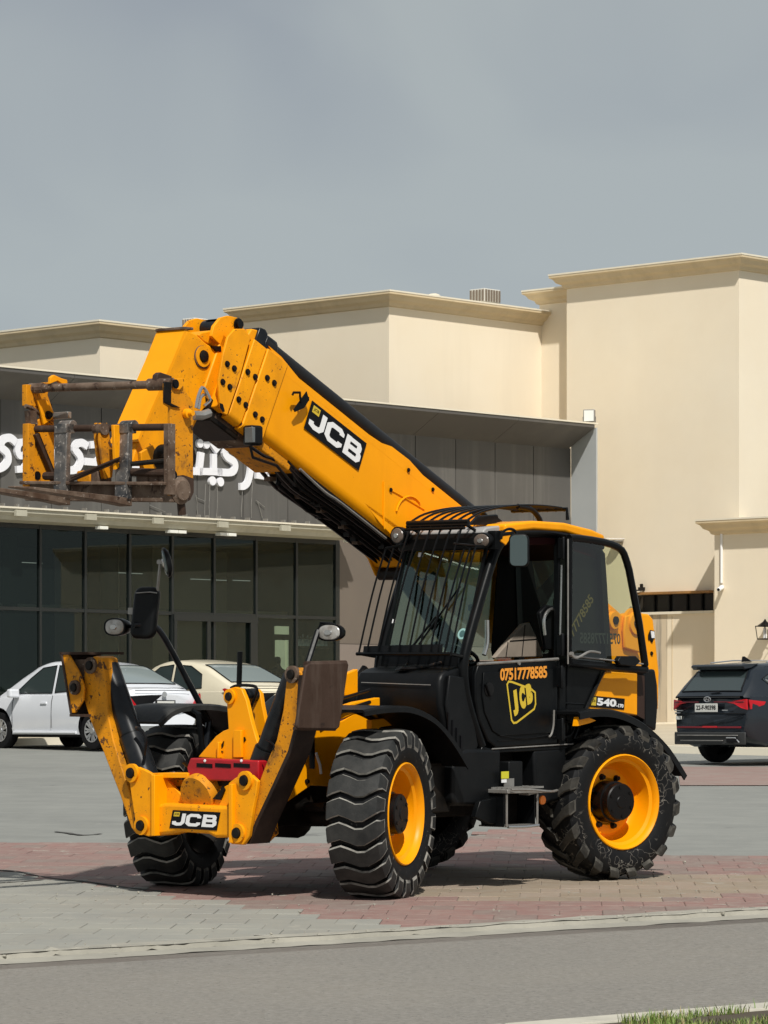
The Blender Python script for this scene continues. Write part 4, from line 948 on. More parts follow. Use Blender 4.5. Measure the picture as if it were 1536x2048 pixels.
# rusty outer side plate of the right leg
rim_pts = [(603, 1350), (598, 1440), (582, 1502), (550, 1572), (517, 1642), (499, 1688)]
mb = MB(); a = fx(rim_pts, XL+.004); b_ = [p+Vector((-.21, 0, 0)) for p in a]
n = len(a); vs = [p+Vector((0, .006, 0)) for p in a]+[p+Vector((0, .006, 0)) for p in b_]+[p+Vector((0, -.03, 0)) for p in a]+[p+Vector((0, -.03, 0)) for p in b_]
fs = []
for i in range(n-1):
    fs += [(i, i+1, n+i+1, n+i), (2*n+i, 3*n+i, 3*n+i+1, 2*n+i+1), (i, 2*n+i, 2*n+i+1, i+1), (n+i, n+i+1, 3*n+i+1, 3*n+i)]
fs += [(0, n, 3*n, 2*n), (n-1, 3*n-1, 4*n-1, 2*n-1)]
mb.add(vs, fs); part('leg_side_plate', mb, M['rust_dark'], legR)
mb = MB(); mb.ext(fx([(540, 1640), (550, 1640), (552, 1668), (535, 1684), (505, 1688), (515, 1660)], XL-.30), (-.03, 0, 0)); part('leg_toe', mb, M['paint_rough'], legR, bevel=.004)
rim_l = [(210, 1350), (216, 1430), (226, 1480), (246, 1545), (262, 1590)]
mb = MB(); a = fx([(203, 1316), (222, 1312), (226, 1335), (240, 1430), (262, 1500), (290, 1560), (278, 1580), (246, 1500), (222, 1430), (210, 1340)], XL-.24); mb.ext(a, (-.03, 0, 0)); part('leg_rear_plate', mb, M['paint_rough'], legL, bevel=.004)
mb = MB(); a = [p+Vector((0, 0, 0)) for p in fx(rim_pts[::-1], XL)]
# pins at the leg tops
pin(legL, U(183, 1331, x=XL), X3, .036, .035, M['rust']); pin(legR, U(586, 1349, x=XL), X3, .036, .035, M['rust'])
# rams folding the legs
def ram(a, b, r1, r2, f, nm='stabiliser_ram'):
    mb = MB(); a, b = Vector(a), Vector(b); m_ = a.lerp(b, f)
    mb.tube([a, m_], r1, 18); mb.mi = 0; o_ = part(nm, mb, M['ram'], sm=40)
    mb = MB(); mb.tube([m_.lerp(a, .02), m_.lerp(b, .04)], r1*1.10, 18); part('gland', mb, M['black'], o_, 40)
    mb = MB(); mb.tube([m_, b], r2, 18); part('rod', mb, M['ram'], o_, 40); return o_
rL = ram(U(216, 1334, x=XL-.13), U(296, 1565, x=XL-.13), .088, .098, .60); rL['label'] = 'black folding ram of the left stabiliser leg'
rR = ram(U(585, 1352, x=XL-.16), U(500, 1585, x=XL-.16), .070, .085, .62); rR['label'] = 'black folding ram of the right stabiliser leg'
for pts_, x_, r_, pr_ in (([(272, 1455), (284, 1462), (292, 1480), (288, 1510)], XL-.03, .014, rL), ([(532, 1478), (548, 1490), (545, 1500)], XL+.02, .007, rR)):
    mb = MB(); mb.tube(smooth_path(fx(pts_, x_), 3), r_, 6); part('ram_hose', mb, M['hose'], pr_)
# foot pads: right one seen from its rusty sole, left one from inside
a = U(612, 1328, y=1.16); b_ = U(690, 1324, y=1.16)
mb = MB(); mb.ext(UP([(606, 1332), (612, 1326), (690, 1324), (692, 1330), (674, 1454), (668, 1459), (590, 1458), (587, 1452)], y=1.13), (0, .03, 0)); padR = part('foot_pad', mb, M['rust_brown'], bevel=.012, segs=3); padR['label'] = 'brown rusted foot pad on the right leg'
mb = MB(); mb.tube(UP([(610, 1328), (691, 1326)], y=1.135), .020, 10); mb.tube(UP([(588, 1457), (670, 1458)], y=1.135), .014, 8); part('pad_lip', mb, M['rust_brown'], padR)
mb = MB(); mb.box(U(614, 1385, y=1.06), (.16, .14, .22)); part('pad_bracket', mb, M['rust_brown'], padR, bevel=.01)
mb = MB(); yp = -1.22
q0 = U(119, 1304, x=XL+.06); q1 = U(139, 1428, x=XL+.06)
mb.ext([q0, q0+Vector((-.42, .0, 0)), q1+Vector((-.42, 0, 0)), q1], (0, .022, 0)); padL = part('foot_pad', mb, M['rust_brown'], bevel=.006); padL['label'] = 'rusty foot pad with yellow ribs on the left leg'
mb = MB(); mb.ext([q0, q0+Vector((-.42, 0, 0)), q0+Vector((-.42, .27, 0)), q0+Vector((0, .10, 0))], (0, 0, -.02)); part('pad_edge', mb, M['rust_brown'], padL); mb = MB(); mb.ext([q1, q1+Vector((-.42, 0, 0)), q1+Vector((-.42, .25, 0)), q1+Vector((0, .16, 0))], (0, 0, -.02)); part('pad_edge', mb, M['rust_brown'], padL)
for dx in (0, -.16):
    mb = MB(); mb.ext(fx([(124, 1310), (136, 1308), (158, 1345), (168, 1375), (166, 1400), (150, 1426), (142, 1426), (128, 1360)], XL+.05+dx), (-.02, 0, 0)); part('pad_rib', mb, M['paint_rough'], padL, bevel=.004)
pin(padL, U(151, 1375, x=XL+.055), X3, .032, .03, M['rust'])
mb = MB(); mb.box(U(168, 1340, x=XL-.1), (.16, .20, .16)); part('pad_hinge', mb, M['rust'], padL, bevel=.01)
# levelling bracket: two tall plates with a pin, red cover in front
mb = MB(); mb.ext(fx([(396, 1514), (413, 1494), (432, 1472), (446, 1462), (457, 1458), (453, 1400), (452, 1386), (459, 1377), (470, 1374), (483, 1378), (492, 1400), (503, 1446), (513, 1480), (524, 1506), (520, 1522), (470, 1520)], 2.12), (-.04, 0, 0)); lev = part('levelling_bracket', mb, M['paint'], bevel=.005)
mb = MB(); mb.ext(fx([(500, 1392), (505, 1380), (513, 1378), (520, 1386), (524, 1412), (536, 1470), (536, 1530), (505, 1530), (485, 1440)], 1.92), (-.04, 0, 0)); part('rear_bracket_plate', mb, M['paint'], lev, bevel=.005)
mb = MB(); mb.ext(fx([(466, 1460), (482, 1460), (482, 1515), (466, 1515)], 2.155), (-.03, 0, 0)); part('bracket_rib', mb, M['paint'], lev, bevel=.004); mb = MB(); mb.box(U(440, 1500, x=2.13), (.05, .02, .12)); part('bracket_rib', mb, M['paint'], lev, bevel=.004)
mb = MB(); mb.ext(fx([(440, 1493), (447, 1482), (446, 1492), (441, 1500), (446, 1504), (438, 1506)], 2.127), (-.012, 0, 0)); part('cutout', mb, M['dark'], lev)
mb = MB(); mb.ext(fx([(484, 1475), (489, 1474), (491, 1480), (487, 1485), (484, 1482)], 2.127), (-.012, 0, 0)); part('cutout', mb, M['dark'], lev)
pin(lev, U(461, 1393, x=2.12), X3, .032, .03, M['paint'])
mb = MB(); mb.lathe([(0, .03), (.03, .045), (.06, .04)], U(519, 1482, x=2.0), X3+Vector((0, .6, 0)), 10); mb.tube([U(519, 1482, x=1.9), U(519, 1482, x=2.0)], .014, 6); part('lever_knob', mb, M['black'], lev)
mb = MB(); mb.tube([U(478, 1392, x=2.10), U(500, 1392, x=1.88)], .035, 10); mb.lathe([(0, .05), (.12, .05)], U(488, 1390, x=2.04), -X3, 12); mb.tube([U(484, 1400, x=2.02), U(500, 1470, x=2.0)], .045, 10); part('levelling_ram', mb, M['ram'], lev)
mb = MB(); mb.tube(smooth_path(fx([(462, 1376), (474, 1371), (500, 1371), (514, 1377), (508, 1400), (494, 1430)], 2.03), 3), .012, 6); part('ram_hose', mb, M['hose'], lev); mb = MB(); mb.tube(smooth_path(fx([(478, 1374), (484, 1395), (492, 1432)], 2.06), 3), .010, 6); part('ram_hose', mb, M['hose'], lev)
mb = MB(); mb.tube([U(480, 1303, x=2.0), U(478, 1374, x=2.0)], .02, 8); part('marker_rod', mb, M['black'], lev)
red = MB(); red.ext([U(x_, y_, x=2.27) for x_, y_ in ((373, 1535), (380, 1516), (517, 1521), (517, 1560), (500, 1563), (378, 1561))], (-.13, 0, 0)); redo = part('red_cover', red, M['red'], bevel=.012, segs=3)
for (a, b_) in ((393, 424), (430, 461), (467, 499)):
    mb = MB(); mb.ext([U(x_, y_, x=2.274) for x_, y_ in ((a, 1526), (b_, 1528), (b_, 1536), (a, 1534))], (-.01, 0, 0)); part('slot', mb, M['decal_black'], redo)
for px in (410, 483): bolt(redo, U(px, 1521.5, x=2.271), X3, .008, .008, M['white'])
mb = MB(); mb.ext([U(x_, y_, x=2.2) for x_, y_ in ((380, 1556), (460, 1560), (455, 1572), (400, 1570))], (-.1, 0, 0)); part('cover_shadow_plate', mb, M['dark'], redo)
# front decal
def decal(O, C, D, parent, nm='decal', slant=True):
    """logo plate: O bottom-left, C bottom-right, D top-left"""
    O, C, D = Vector(O), Vector(C), Vector(D); eu = C-O; ev = D-O; nn = eu.cross(ev).normalized()
    mb = MB(); mb.ext([O, C, C+ev, D], nn*.003); d = part(nm, mb, M['decal_black'], parent, 0)
    mb = MB(); sh = .0
    polys = logo_polys(); polys = [[(.05+p[0]*.90+(.06*(p[1]-.5) if slant else 0)*0, .14+p[1]*.72) for p in q] for q in polys]
    for k, q in enumerate(polys): place2d(mb, [q], O+nn*.003, eu, ev, .002+.00003*(k % 7))
    part('logo_lettering', mb, M['white'], d, 0, fix=False)
    mb = MB(); place2d(mb, [[(.045, .66), (.165, .66), (.165, .90), (.045, .90)]], O+nn*.003, eu, ev, .002); part('logo_badge', mb, M['decal_yellow'], d, 0, fix=False)
    mb = MB(); text_on(mb, 'JCB', O+nn*.0052+eu*.06+ev*.72, eu*.09, ev*.12, .02, .0006); part('badge_lettering', mb, M['decal_black'], d, 0, fix=False)
    return d
decal(U(339, 1656, x=XF-.018), U(434, 1661, x=XF-.018), U(346, 1620, x=XF-.018), beam)

# ---- boom ------------------------------------------------------------
AL = R(25.8); BO = Vector((-2.75, 0, 2.0)); BD = Vector((math.cos(AL), 0, math.sin(AL))); BN = Vector((-math.sin(AL), 0, math.cos(AL)))
YN, YF = .03, -.43
def S(s, y, t): return BO+BD*s+BN*t+Vector((0, y, 0))
def sweep(sec, s0, s1, mb=None):
    mb = mb or MB(); mb.ext([S(s0, y, t) for y, t in sec], BD*(s1-s0)); return mb
def boxsec(y0, y1, t0, t1, r=.10, k=5):
    """box section with rounded lower corners (t0 bottom)"""
    pts = [(y0, t1), (y1, t1)]
    for i in range(k+1):
        a = i/k*math.pi/2; pts.append((y1+r-math.cos(a)*r, t0+r-math.sin(a)*r))
    for i in range(k+1):
        a = math.pi/2-i/k*math.pi/2; pts.append((y0-r+math.cos(a)*r, t0+r-math.sin(a)*r))
    return pts
def rbox(y0, y1, t0, t1, r): return boxsec(y0, y1, t0, t1, r)
def bsec(yn, yf, t0, t1, r=.1): return boxsec(yn, yf, t0, t1, r) if yn > yf else None
mb = sweep(bsec(YN, YF, -.60, .0, .085), -.35, 4.76); boom = part('boom', mb, M['paint'], sm=50, bevel=.006)
boom['label'] = 'yellow telescopic boom raised forward over the cab'
def splate(pts_st, y, th, mm, nm, bevel=.004, parent=boom):
    mb = MB(); mb.ext([S(s, y, t) for s, t in pts_st], (0, th, 0)); return part(nm, mb, mm, parent, bevel=bevel)
# side plate with its waved top edge
for y, th in ((YN-.02, .0206), (YF+.02, -.0206)):
    splate([(4.76, .055), (4.60, .05), (4.36, .0), (3.46, .0), (3.30, .012), (3.18, .045), (2.95, .05), (2.75, .02), (2.2, .02), (1.4, .03), (1.4, -.05), (4.5, -.05)], y, th, M['paint'], 'side_plate', 0)
# raised ring outline near the cab
cc = (2.75, -.36)
mb = MB(); pts = [S(cc[0]+math.cos(a)*.17, YN+.008, cc[1]+math.sin(a)*.17) for a in [R(-10+i*12) for i in range(11)]]; mb.tube(pts, .008, 6); part('weld_ring', mb, M['paint'], boom)
mb = MB(); mb.tube(smooth_path([S(2.98, YN+.004, -.58), S(3.03, YN+.006, -.50), S(3.10, YN+.006, -.35), S(3.15, YN+.006, -.25)], 3), .006, 6); mb.tube(smooth_path([S(3.05, YN+.006, -.27), S(2.9, YN+.006, -.25), S(2.62, YN+.006, -.22)], 3), .005, 5); part('weld_seam', mb, M['paint'], boom)
for s, t in ((3.05, -.27), (2.93, -.03), (2.6, -.03)): bolt(boom, S(s, YN+.007, t), Y3, .012, .01)
# collars: end of the outer section and the nested sections inside it
def collar(s0, s1, yn, yf, t0, t1, r, mm, nm, skew=.0):
    mb = MB(); sec = bsec(yn, yf, t0, t1, r)
    a = [S(s0, y, t) for y, t in sec]; b_ = [S(s1, y, t) for y, t in sec]; n = len(a)
    mb.add(a+b_, [tuple(range(n))[::-1], tuple(range(n, 2*n))]+[(i, (i+1) % n, n+(i+1) % n, n+i) for i in range(n)])
    return part(nm, mb, mm, boom, 40, bevel=.008)
c1 = collar(4.52, 4.765, YN+.014, YF-.014, -.655, .03, .05, M['pw'], 'outer_section_collar')
c2 = collar(4.775, 4.925, YN+.010, YF-.010, -.645, .02, .05, M['pw'], 'second_section_collar')
c3 = collar(4.955, 5.055, YN+.004, YF-.004, -.63, .0, .05, M['pw'], 'third_section_collar')
mb = sweep(bsec(YN-.03, YF+.03, -.60, -.03, .05), 4.7, 5.02); part('section_gap', mb, M['dark'], boom)
# near cheek plate of the third section with its chamfered outline
ck = splate([(5.20, -.12), (5.16, -.03), (5.07, .022), (4.985, .0), (4.955, -.35), (4.955, -.647), (5.00, -.655), (5.065, -.60), (5.15, -.455), (5.19, -.25)], YN+.006, .022, M['pw'], 'cheek_plate')
splate([(5.20, -.12), (5.16, -.03), (5.07, .022), (4.985, .0), (4.955, -.35), (4.955, -.647), (5.065, -.60), (5.15, -.455), (5.19, -.25)], YF-.006, -.022, M['pw'], 'cheek_plate')
for col, lst, yy in ((ck, [(430+24, 728), (468, 737), (445, 764), (459, 774)], YN+.028), (c2, [(495, 744), (510, 754), (477, 799), (491, 810)], YN+.010), (c1, [(534, 756), (548, 766), (510, 829), (524, 839)], YN+.014)):
    for p in lst: bolt(col, U(*p, y=yy), Y3, .017, .016)
mb = MB(); mb.ext(UP([(439, 806), (445, 808), (449, 822), (445, 824), (440, 816)], y=YN+.0285), (0, .004, 0)); part('inspection_slot', mb, M['dark'], ck)
# innermost section and underslung parts
mb = sweep(bsec(YN-.08, YF+.08, -.60, -.06, .10), 5.0, 5.16); part('inner_section', mb, M['pw'], boom, bevel=.01)
mb = sweep(bsec(YN-.06, YF+.06, -.70, -.62, .02), 4.55, 5.00); part('hose_tray', mb, M['rust'], boom, bevel=.01)
mb = sweep(bsec(YN-.05, YF+.05, -.665, -.585, .02), 4.10, 4.62); part('hose_tray', mb, M['paint_rough'], boom, bevel=.01)
mb = MB(); mb.ext([S(s, YN-.06, t) for s, t in ((5.12, -.56), (5.02, -.72), (4.7, -.72), (4.7, -.60))], (0, -.34, 0)); part('nose_underside', mb, M['dark'], boom, bevel=.01)
# rounded domes with chain pulleys at the very top
for y, th in ((-.05, .03), (-.37, .03)):
    pts = [(5.26, -.14), (5.27, -.06), (5.235, .03), (5.17, .085), (5.08, .12), (4.99, .10), (4.97, -.05), (5.1, -.16)]
    splate(pts, y, -th, M['pw'], 'pulley_cheek')
mb = MB(); mb.lathe([(-.25, .06), (.0, .06)], S(5.10, -.08, .03), Y3, 20); part('pulley', mb, M['ram'], boom)
bolt(boom, S(5.055, -.045, .075), Y3, .032, .03, M['hub'], 'pulley_pin', 12)
mb = MB(); mb.ext([S(s, -.10, t) for s, t in ((5.16, .07), (5.08, .125), (4.98, .12), (4.98, .09), (5.08, .095))], (0, -.2, 0)); part('chain_guard', mb, M['ram'], boom)
mb = MB(); mb.ext([S(s, YN-.02, t) for s, t in ((4.98, .0), (4.96, .09), (4.88, .12), (4.82, .02))], (0, -.3, 0)); part('top_wear_block', mb, M['pw'], boom, bevel=.01)
mb = MB(); mb.ext([S(s, YN-.0, t) for s, t in ((4.90, .02), (4.90, .135), (4.84, .15), (4.80, .13), (4.80, .02))], (0, -.4, 0)); part('wear_pad', mb, M['ram'], boom, bevel=.008)
mb = MB(); mb.ext([S(s, YN-.01, t) for s, t in ((4.79, .02), (4.79, .12), (4.74, .13), (4.66, .12), (4.62, .02))], (0, -.38, 0)); part('wear_pad', mb, M['ram'], boom, bevel=.008)
mb = MB(); mb.tube([S(4.76, -.06, .075), S(1.0, -.06, .075)], .068, 20); mb.tube([S(4.78, -.06, .075), S(4.66, -.06, .08)], .085, 16); part('boom_top_pipe', mb, M['pipe'], boom, 40)
# near-side work lamp on the collar and small black bracket
o_ = U(506, 871, y=YN+.05)
mb = MB(); mb.box(o_, (.13, .10, .15)); wl = part('boom_lamp', mb, M['plastic'], boom, bevel=.02); mb = MB(); mb.box(o_+Vector((.055, .02, 0)), (.03, .085, .115)); part('lamp_lens', mb, mat('dim_lamp_lens', (.12, .13, .13), .2), wl, bevel=.005)
mb = MB(); mb.tube([o_+Vector((0, -.03, -.07)), o_+Vector((-.05, -.05, -.16)), S(4.3, YN+.01, -.72), S(4.05, YN+.0, -.76)], .012, 6); part('lamp_cable', mb, M['hose'], wl)
mb = MB(); mb.ext(UP([(612, 783), (617, 800), (607, 816), (589, 824), (586, 819)], y=YN+.06), (0, .008, 0)); mb.tube(UP([(602, 806), (600, 792), (600, 785), (587, 785), (585, 790)], y=YN+.07), .010, 6); mb.box(U(611, 798, y=YN+.03), (.02, .06, .03)); part('side_bracket', mb, M['black'], boom)
# boom decal
e_ = YN+.0075
a, b_, d_ = U(607.5, 856, y=e_), U(717, 941, y=e_), U(624, 801, y=e_)
decal(a, b_, d_, boom)
# hose pack and lift ram under the boom
rg = random.Random(9)
for i in range(9):
    y = -.03-i*.042; mb = MB(); a_ = -.615-.012*(i % 3)
    mb.tube(smooth_path([S(4.15-.1*(i % 4), y, -.60), S(3.85, y, a_-.02+rg.uniform(-.015, .015)), S(3.5, y, a_-.01), S(3.1, y, a_), S(2.7, y, a_), S(2.2, y, -.62)], 3), .016, 6); part('boom_hose', mb, M['hose'], boom)
mb = MB(); mb.tube(smooth_path([S(4.60, YN-.01, -.72), S(4.42, YN-.03, -.70), S(4.30, YN-.06, -.66), S(4.12, YN-.10, -.63)], 3), .013, 6); part('boom_hose', mb, M['hose'], boom)
mb = MB(); mb.tube(smooth_path([S(4.55, YF+.03, -.60), S(4.3, YF+.01, -.615), S(4.0, YF+.03, -.60)], 3), .013, 6); part('boom_hose', mb, M['hose'], boom)
mb = MB(); mb.tube([S(3.92, -.30, -.58), S(3.90, -.31, -.655), S(3.50, -.32, -.675), S(3.25, -.30, -.62)], .017, 7); part('hose_guard', mb, M['black'], boom)
mb = MB(); mb.ext([S(s, YN-.04, t) for s, t in ((4.00, -.57), (3.95, -.61), (2.9, -.625), (2.2, -.625), (2.2, -.57))], (0, -.36, 0)); part('hose_bundle_tray', mb, M['dark'], boom)
mb = MB(); mb.tube(smooth_path([S(4.02, YN-.03, -.60), S(3.7, YN-.03, -.625), S(3.5, YN-.02, -.62), S(2.9, YN-.03, -.62)], 4), .011, 6); part('steel_pipe', mb, M['galv'], boom)
for i in range(14):
    s = 3.95-i*.09+rg.uniform(-.03, .03); mb = MB(); mb.box(S(s, rg.uniform(-.36, -.05), -.64), (.07, .06, .035)); part('hose_clamp', mb, M['rust'] if i % 3 == 0 else M['dark'], boom)
for y, d in ((YN, -.02), (YF, .02)):
    splate([(3.30, -.50), (3.04, -.56), (2.75, -.60), (2.59, -.635), (2.46, -.715), (2.40, -.72), (2.34, -.66), (2.2, -.45)], y, d, M['paint'], 'ram_bracket')
mb = MB(); mb.ext([S(s, YN-.02, t) for s, t in ((2.66, -.58), (2.64, -.61), (2.50, -.66), (2.44, -.64), (2.5, -.58))], (0, -.42, 0)); part('bracket_web', mb, M['paint'], boom)
mb = MB(); mb.tube([S(2.41, YN-.01, -.68), S(2.41, YF+.01, -.68)], .05, 12); part('ram_pin', mb, M['dark'], boom)
mb = MB(); mb.tube([S(2.41, -.2, -.68), Vector((-1.9, -.2, 1.0))], .07, 16); part('lift_ram', mb, M['ram'])
# head: folded-down nose in front of the sections
HN, HF = -.065, -.335
hp = UP([(374, 659), (392, 668), (412, 686), (444, 706), (432, 762), (428, 790), (400, 830), (385, 860), (345, 930), (262, 930), (276, 884), (298, 834), (347, 722)], y=HN)
mb = MB(); mb.ext(hp, (0, HF-HN, 0)); head = part('boom_head', mb, M['pw'], bevel=.012)
mb = MB(); q = UP([(373, 656), (348, 719), (298, 833), (276, 884)], y=HN)
top = [p+Vector((.012, 0, .0)) for p in q]; mb.add(top+[p+Vector((0, HF-HN-.02, 0)) for p in top]+[p+Vector((-.03, 0, 0)) for p in top]+[p+Vector((-.03, HF-HN-.02, 0)) for p in top], [(i, i+1, 4+i+1, 4+i) for i in range(3)]+[(8+i, 12+i, 13+i, 9+i) for i in range(3)]+[(4+i, 5+i, 13+i, 12+i) for i in range(3)]+[(i, 8+i, 9+i, i+1) for i in range(3)]); part('front_plate', mb, M['paint'], head, 0)
mb = MB(); p = U(372, 656, y=HN+.01); mb.box(p+Vector((-.03, -.15, .0)), (.10, .30, .02)); part('cap_plate', mb, M['rust'], head, bevel=.004)
pin(head, U(404, 713, y=HN), Y3, .045, .03)
mb = MB(); mb.lathe([(0, .085), (.01, .085), (.011, .05)], U(404, 714, y=HN), Y3, 24); part('wear_ring', mb, M['rust'], head)
mb = MB(); mb.ext(UP([(424, 692), (442, 692), (443, 703), (434, 703)], y=HN+.02), (0, -.10, 0)); part('hose_port', mb, M['dark'], head)
for y_ in (HN-.0,):
    mb = MB(); mb.ext(UP([(404, 664), (428, 660), (432, 680), (430, 694), (408, 684), (396, 670)], y=HN-.04), (0, -.2, 0)); part('head_top_lug', mb, M['pw'], head, bevel=.01)
# quick-hitch and hoses on the head side
mb = MB(); mb.tube(smooth_path(UP([(392, 816), (396, 794), (404, 775), (412, 782), (419, 796)], y=HN+.12), 3), .013, 7); mb.tube(smooth_path(UP([(397, 818), (401, 796), (410, 789), (420, 800), (408, 812)], y=HN+.10), 3), .013, 7); part('hydraulic_hose', mb, M['chrome'], head)
mb = MB(); mb.tube(UP([(386, 831), (404, 831), (418, 826)], y=HN+.14), .034, 8); part('hose_coupler', mb, M['galv'], head)
mb = MB(); mb.lathe([(0, .035), (.03, .035), (.035, .02), (.07, .02)], U(372, 827, y=.48), Y3, 12); part('tilt_pin', mb, M['pw'], head)

# ---- fork carriage ------------------------------------------------------
CN_, CF_ = .47, -.85
k1 = U(355, 800, y=CN_)
mb = MB(); mb.ext(UP([(341, 764), (352, 757), (364, 762), (370, 780), (386, 806), (387, 985), (380, 999), (365, 1006), (350, 1002), (339, 990), (341, 853), (341, 814), (331, 808), (331, 766)], y=CN_), (0, -.03, 0)); car = part('fork_carriage', mb, M['paint_rough'], bevel=.005)
car['label'] = 'scraped fork carriage hanging from the boom head'
mb = MB(); mb.ext(UP([(62, 768), (96, 764), (90, 790), (102, 825), (103, 858), (104, 975), (60, 979), (62, 850), (78, 834), (60, 812)], y=CF_), (0, .03, 0)); part('far_side_plate', mb, M['paint_rough'], car, bevel=.005)
def flange(pts, y, w, mm=None, nm='edge_flange'):
    mb = MB(); a = [p+Vector((.035, 0, 0)) for p in UP(pts, y=y)]; b_ = [p+Vector((-.07, 0, 0)) for p in a]
    for i in range(len(a)-1): mb.ext([a[i], a[i+1], b_[i+1], b_[i]], (0, w, 0))
    return part(nm, mb, mm or M['rust'], car, bevel=.003)
flange([(334, 848), (334, 990)], CN_-.03, .05); flange([(333, 764), (333, 806), (352, 815)], CN_-.0, .015, M['dark'])
flange([(52, 848), (52, 978)], CF_-.01, .06, M['paint_rough']); flange([(51, 770), (51, 812)], CF_-.01, .05, M['paint_rough']); flange([(55, 822), (58, 850)], CF_-.01, .06)
mb = MB(); mb.tube(UP([(51, 812), (60, 815), (80, 828)], y=CF_+.03), .018, 6); part('latch_rod', mb, M['rust'], car)
mb = MB(); mb.ext(UP([(72, 800), (88, 798), (103, 822), (102, 838), (84, 850), (80, 830)], y=CF_+.05), (0, .02, 0)); part('latch_plate', mb, M['pw'], car, bevel=.004); bolt(car, U(96, 830, y=CF_+.072), Y3, .022, .03)
mb = MB(); mb.box(U(124, 831, y=CF_+.15), (.04, .16, .05)); part('latch_arm', mb, M['galv'], car, bevel=.004)
mb = MB(); mb.ext(UP([(62, 870), (70, 866), (104, 950), (104, 968)], y=CF_+.032), (0, .05, 0)); part('diagonal_rib', mb, M['rust_brown'], car, bevel=.004)
mb = MB(); a, b_ = U(60, 777, y=CF_), U(345, 768, y=CN_); mb.tube([a, a.lerp(b_, .3)+Vector((0, 0, .0)), b_], .030, 12); mb.tube([a.lerp(b_, .84), a.lerp(b_, 1.0)], .045, 12); mb.tube([a, a.lerp(b_, .10)], .038, 10); part('top_rail', mb, M['rust'], car)
mb = MB(); a2, b2 = U(62, 858, y=CF_), U(342, 854, y=CN_); mb.tube([a2, b2], .026, 12); part('fork_rail', mb, M['rust_brown'], car)
mb = MB(); a3, b3 = U(54, 966, y=CF_), U(345, 968, y=CN_)
for (c_, hh, dx, ox) in ((0, .025, .16, .0), (-.07, .12, .09, -.02)):
    q = [a3+Vector((ox-dx/2, 0, c_)), b3+Vector((ox-dx/2, 0, c_)), b3+Vector((ox+dx/2, 0, c_)), a3+Vector((ox+dx/2, 0, c_))]; mb.ext([p+Vector((0, 0, -hh/2)) for p in q], (0, 0, hh))
part('lower_beam', mb, M['rust'], car, bevel=.006)
mb = MB(); mb.ext(UP([(95, 768), (96, 755), (103, 750), (118, 757), (129, 760), (130, 768), (118, 768), (110, 762)], y=CF_+.2), (0, .03, 0)); part('top_lug', mb, M['pw'], car, bevel=.004)
mb = MB(); mb.ext(UP([(302, 770), (305, 750), (311, 745), (334, 753), (334, 764), (318, 766)], y=CN_-.16), (0, .05, 0)); part('top_lug', mb, M['rust_brown'], car, bevel=.004)
mb = MB(); mb.ext(UP([(344, 770), (348, 758), (362, 757), (364, 770), (356, 780), (346, 778)], y=CN_+.002), (0, .02, 0)); part('eye_plate', mb, M['pw'], car, bevel=.003); bolt(car, U(351, 768, y=CN_+.02), Y3, .024, .008, M['decal_black']); bolt(car, U(364, 761, y=CN_+.005), Y3, .010, .01)
mb = MB(); mb.lathe([(0, .10), (.006, .10), (.012, .085), (.02, .075), (.03, .07), (.031, .0001)], U(361, 981, y=CN_), Y3, 28, False); part('carriage_pivot', mb, M['rust'], car)
mb = MB(); mb.ext(UP([(339, 985), (341, 958), (352, 952), (366, 950), (387, 957), (387, 985), (380, 1000), (365, 1007), (350, 1003)], y=CN_+.001), (0, .003, 0)); part('rusted_corner', mb, M['rust_brown'], car)
bolt(car, U(348, 950, y=CN_+.003), Y3, .022, .008, M['decal_black']); bolt(car, U(75, 951, y=CF_+.033), Y3, .022, .008, M['decal_black'])
mb = MB(); mb.tube(UP([(362, 1006), (364, 1030)], y=CN_-.03), .03, 8); part('pivot_pin_tail', mb, M['rust_brown'], car)
# tilt linkage in the middle of the carriage
def at(f, px, py): y = CF_+(CN_-CF_)*f; return U(px, py, y=y)
for f_, dx in ((.50, 0), (.56, 8)):
    y_ = CF_+(CN_-CF_)*f_
    mb = MB(); mb.ext(UP([(188+dx, 846), (202+dx, 846), (208+dx, 880), (216+dx, 915), (212+dx, 955), (200+dx, 958), (192+dx, 920), (187+dx, 880)], y=y_), (0, .025, 0)); part('hanger_plate', mb, M['paint_rough'], car, bevel=.004)
    mb = MB(); mb.lathe([(-.01, .045), (.04, .045)], U(194+dx, 858, y=y_), Y3, 14); part('hanger_eye', mb, M['rust'], car)
mb = MB(); mb.ext(UP([(222, 850), (236, 850), (240, 930), (226, 940)], y=CF_+(CN_-CF_)*.66), (0, .03, 0)); part('hanger_plate', mb, M['pw'], car, bevel=.004)
mb = MB(); mb.tube([at(.35, 140, 962), at(.7, 238, 921)], .013, 6); mb.tube([at(.38, 142, 955), at(.72, 240, 916)], .011, 6); part('link_rod', mb, M['rust_brown'], car)
mb = MB(); mb.tube([at(.80, 262, 928), at(.98, 332, 921)], .018, 8); part('link_rod', mb, M['dark'], car)
mb = MB(); c = at(.86, 300, 912) - Vector((.25, 0, 0)); mb.lathe([(-.12, .10), (.12, .10)], c, Y3, 20); mb.lathe([(-.14, .05), (.14, .05)], c, Y3, 14); part('tilt_ram_eye', mb, M['dark'], car)
mb = MB(); mb.ext(UP([(276, 905), (300, 890), (322, 930), (322, 960), (280, 960)], y=.02), (0, .03, 0)); part('pivot_cheek', mb, M['pw'], car, bevel=.006)
for (px, w_) in ((168, .14), (190, .09), (285, .12), (308, .10), (322, .06)):
    mb = MB(); p = at((px-52)/290, px, 955); mb.box(p+Vector((-.06, 0, .0)), (.14, w_, .10)); part('hinge_block', mb, M['rust'] if px != 168 else M['paint_rough'], car, bevel=.012)
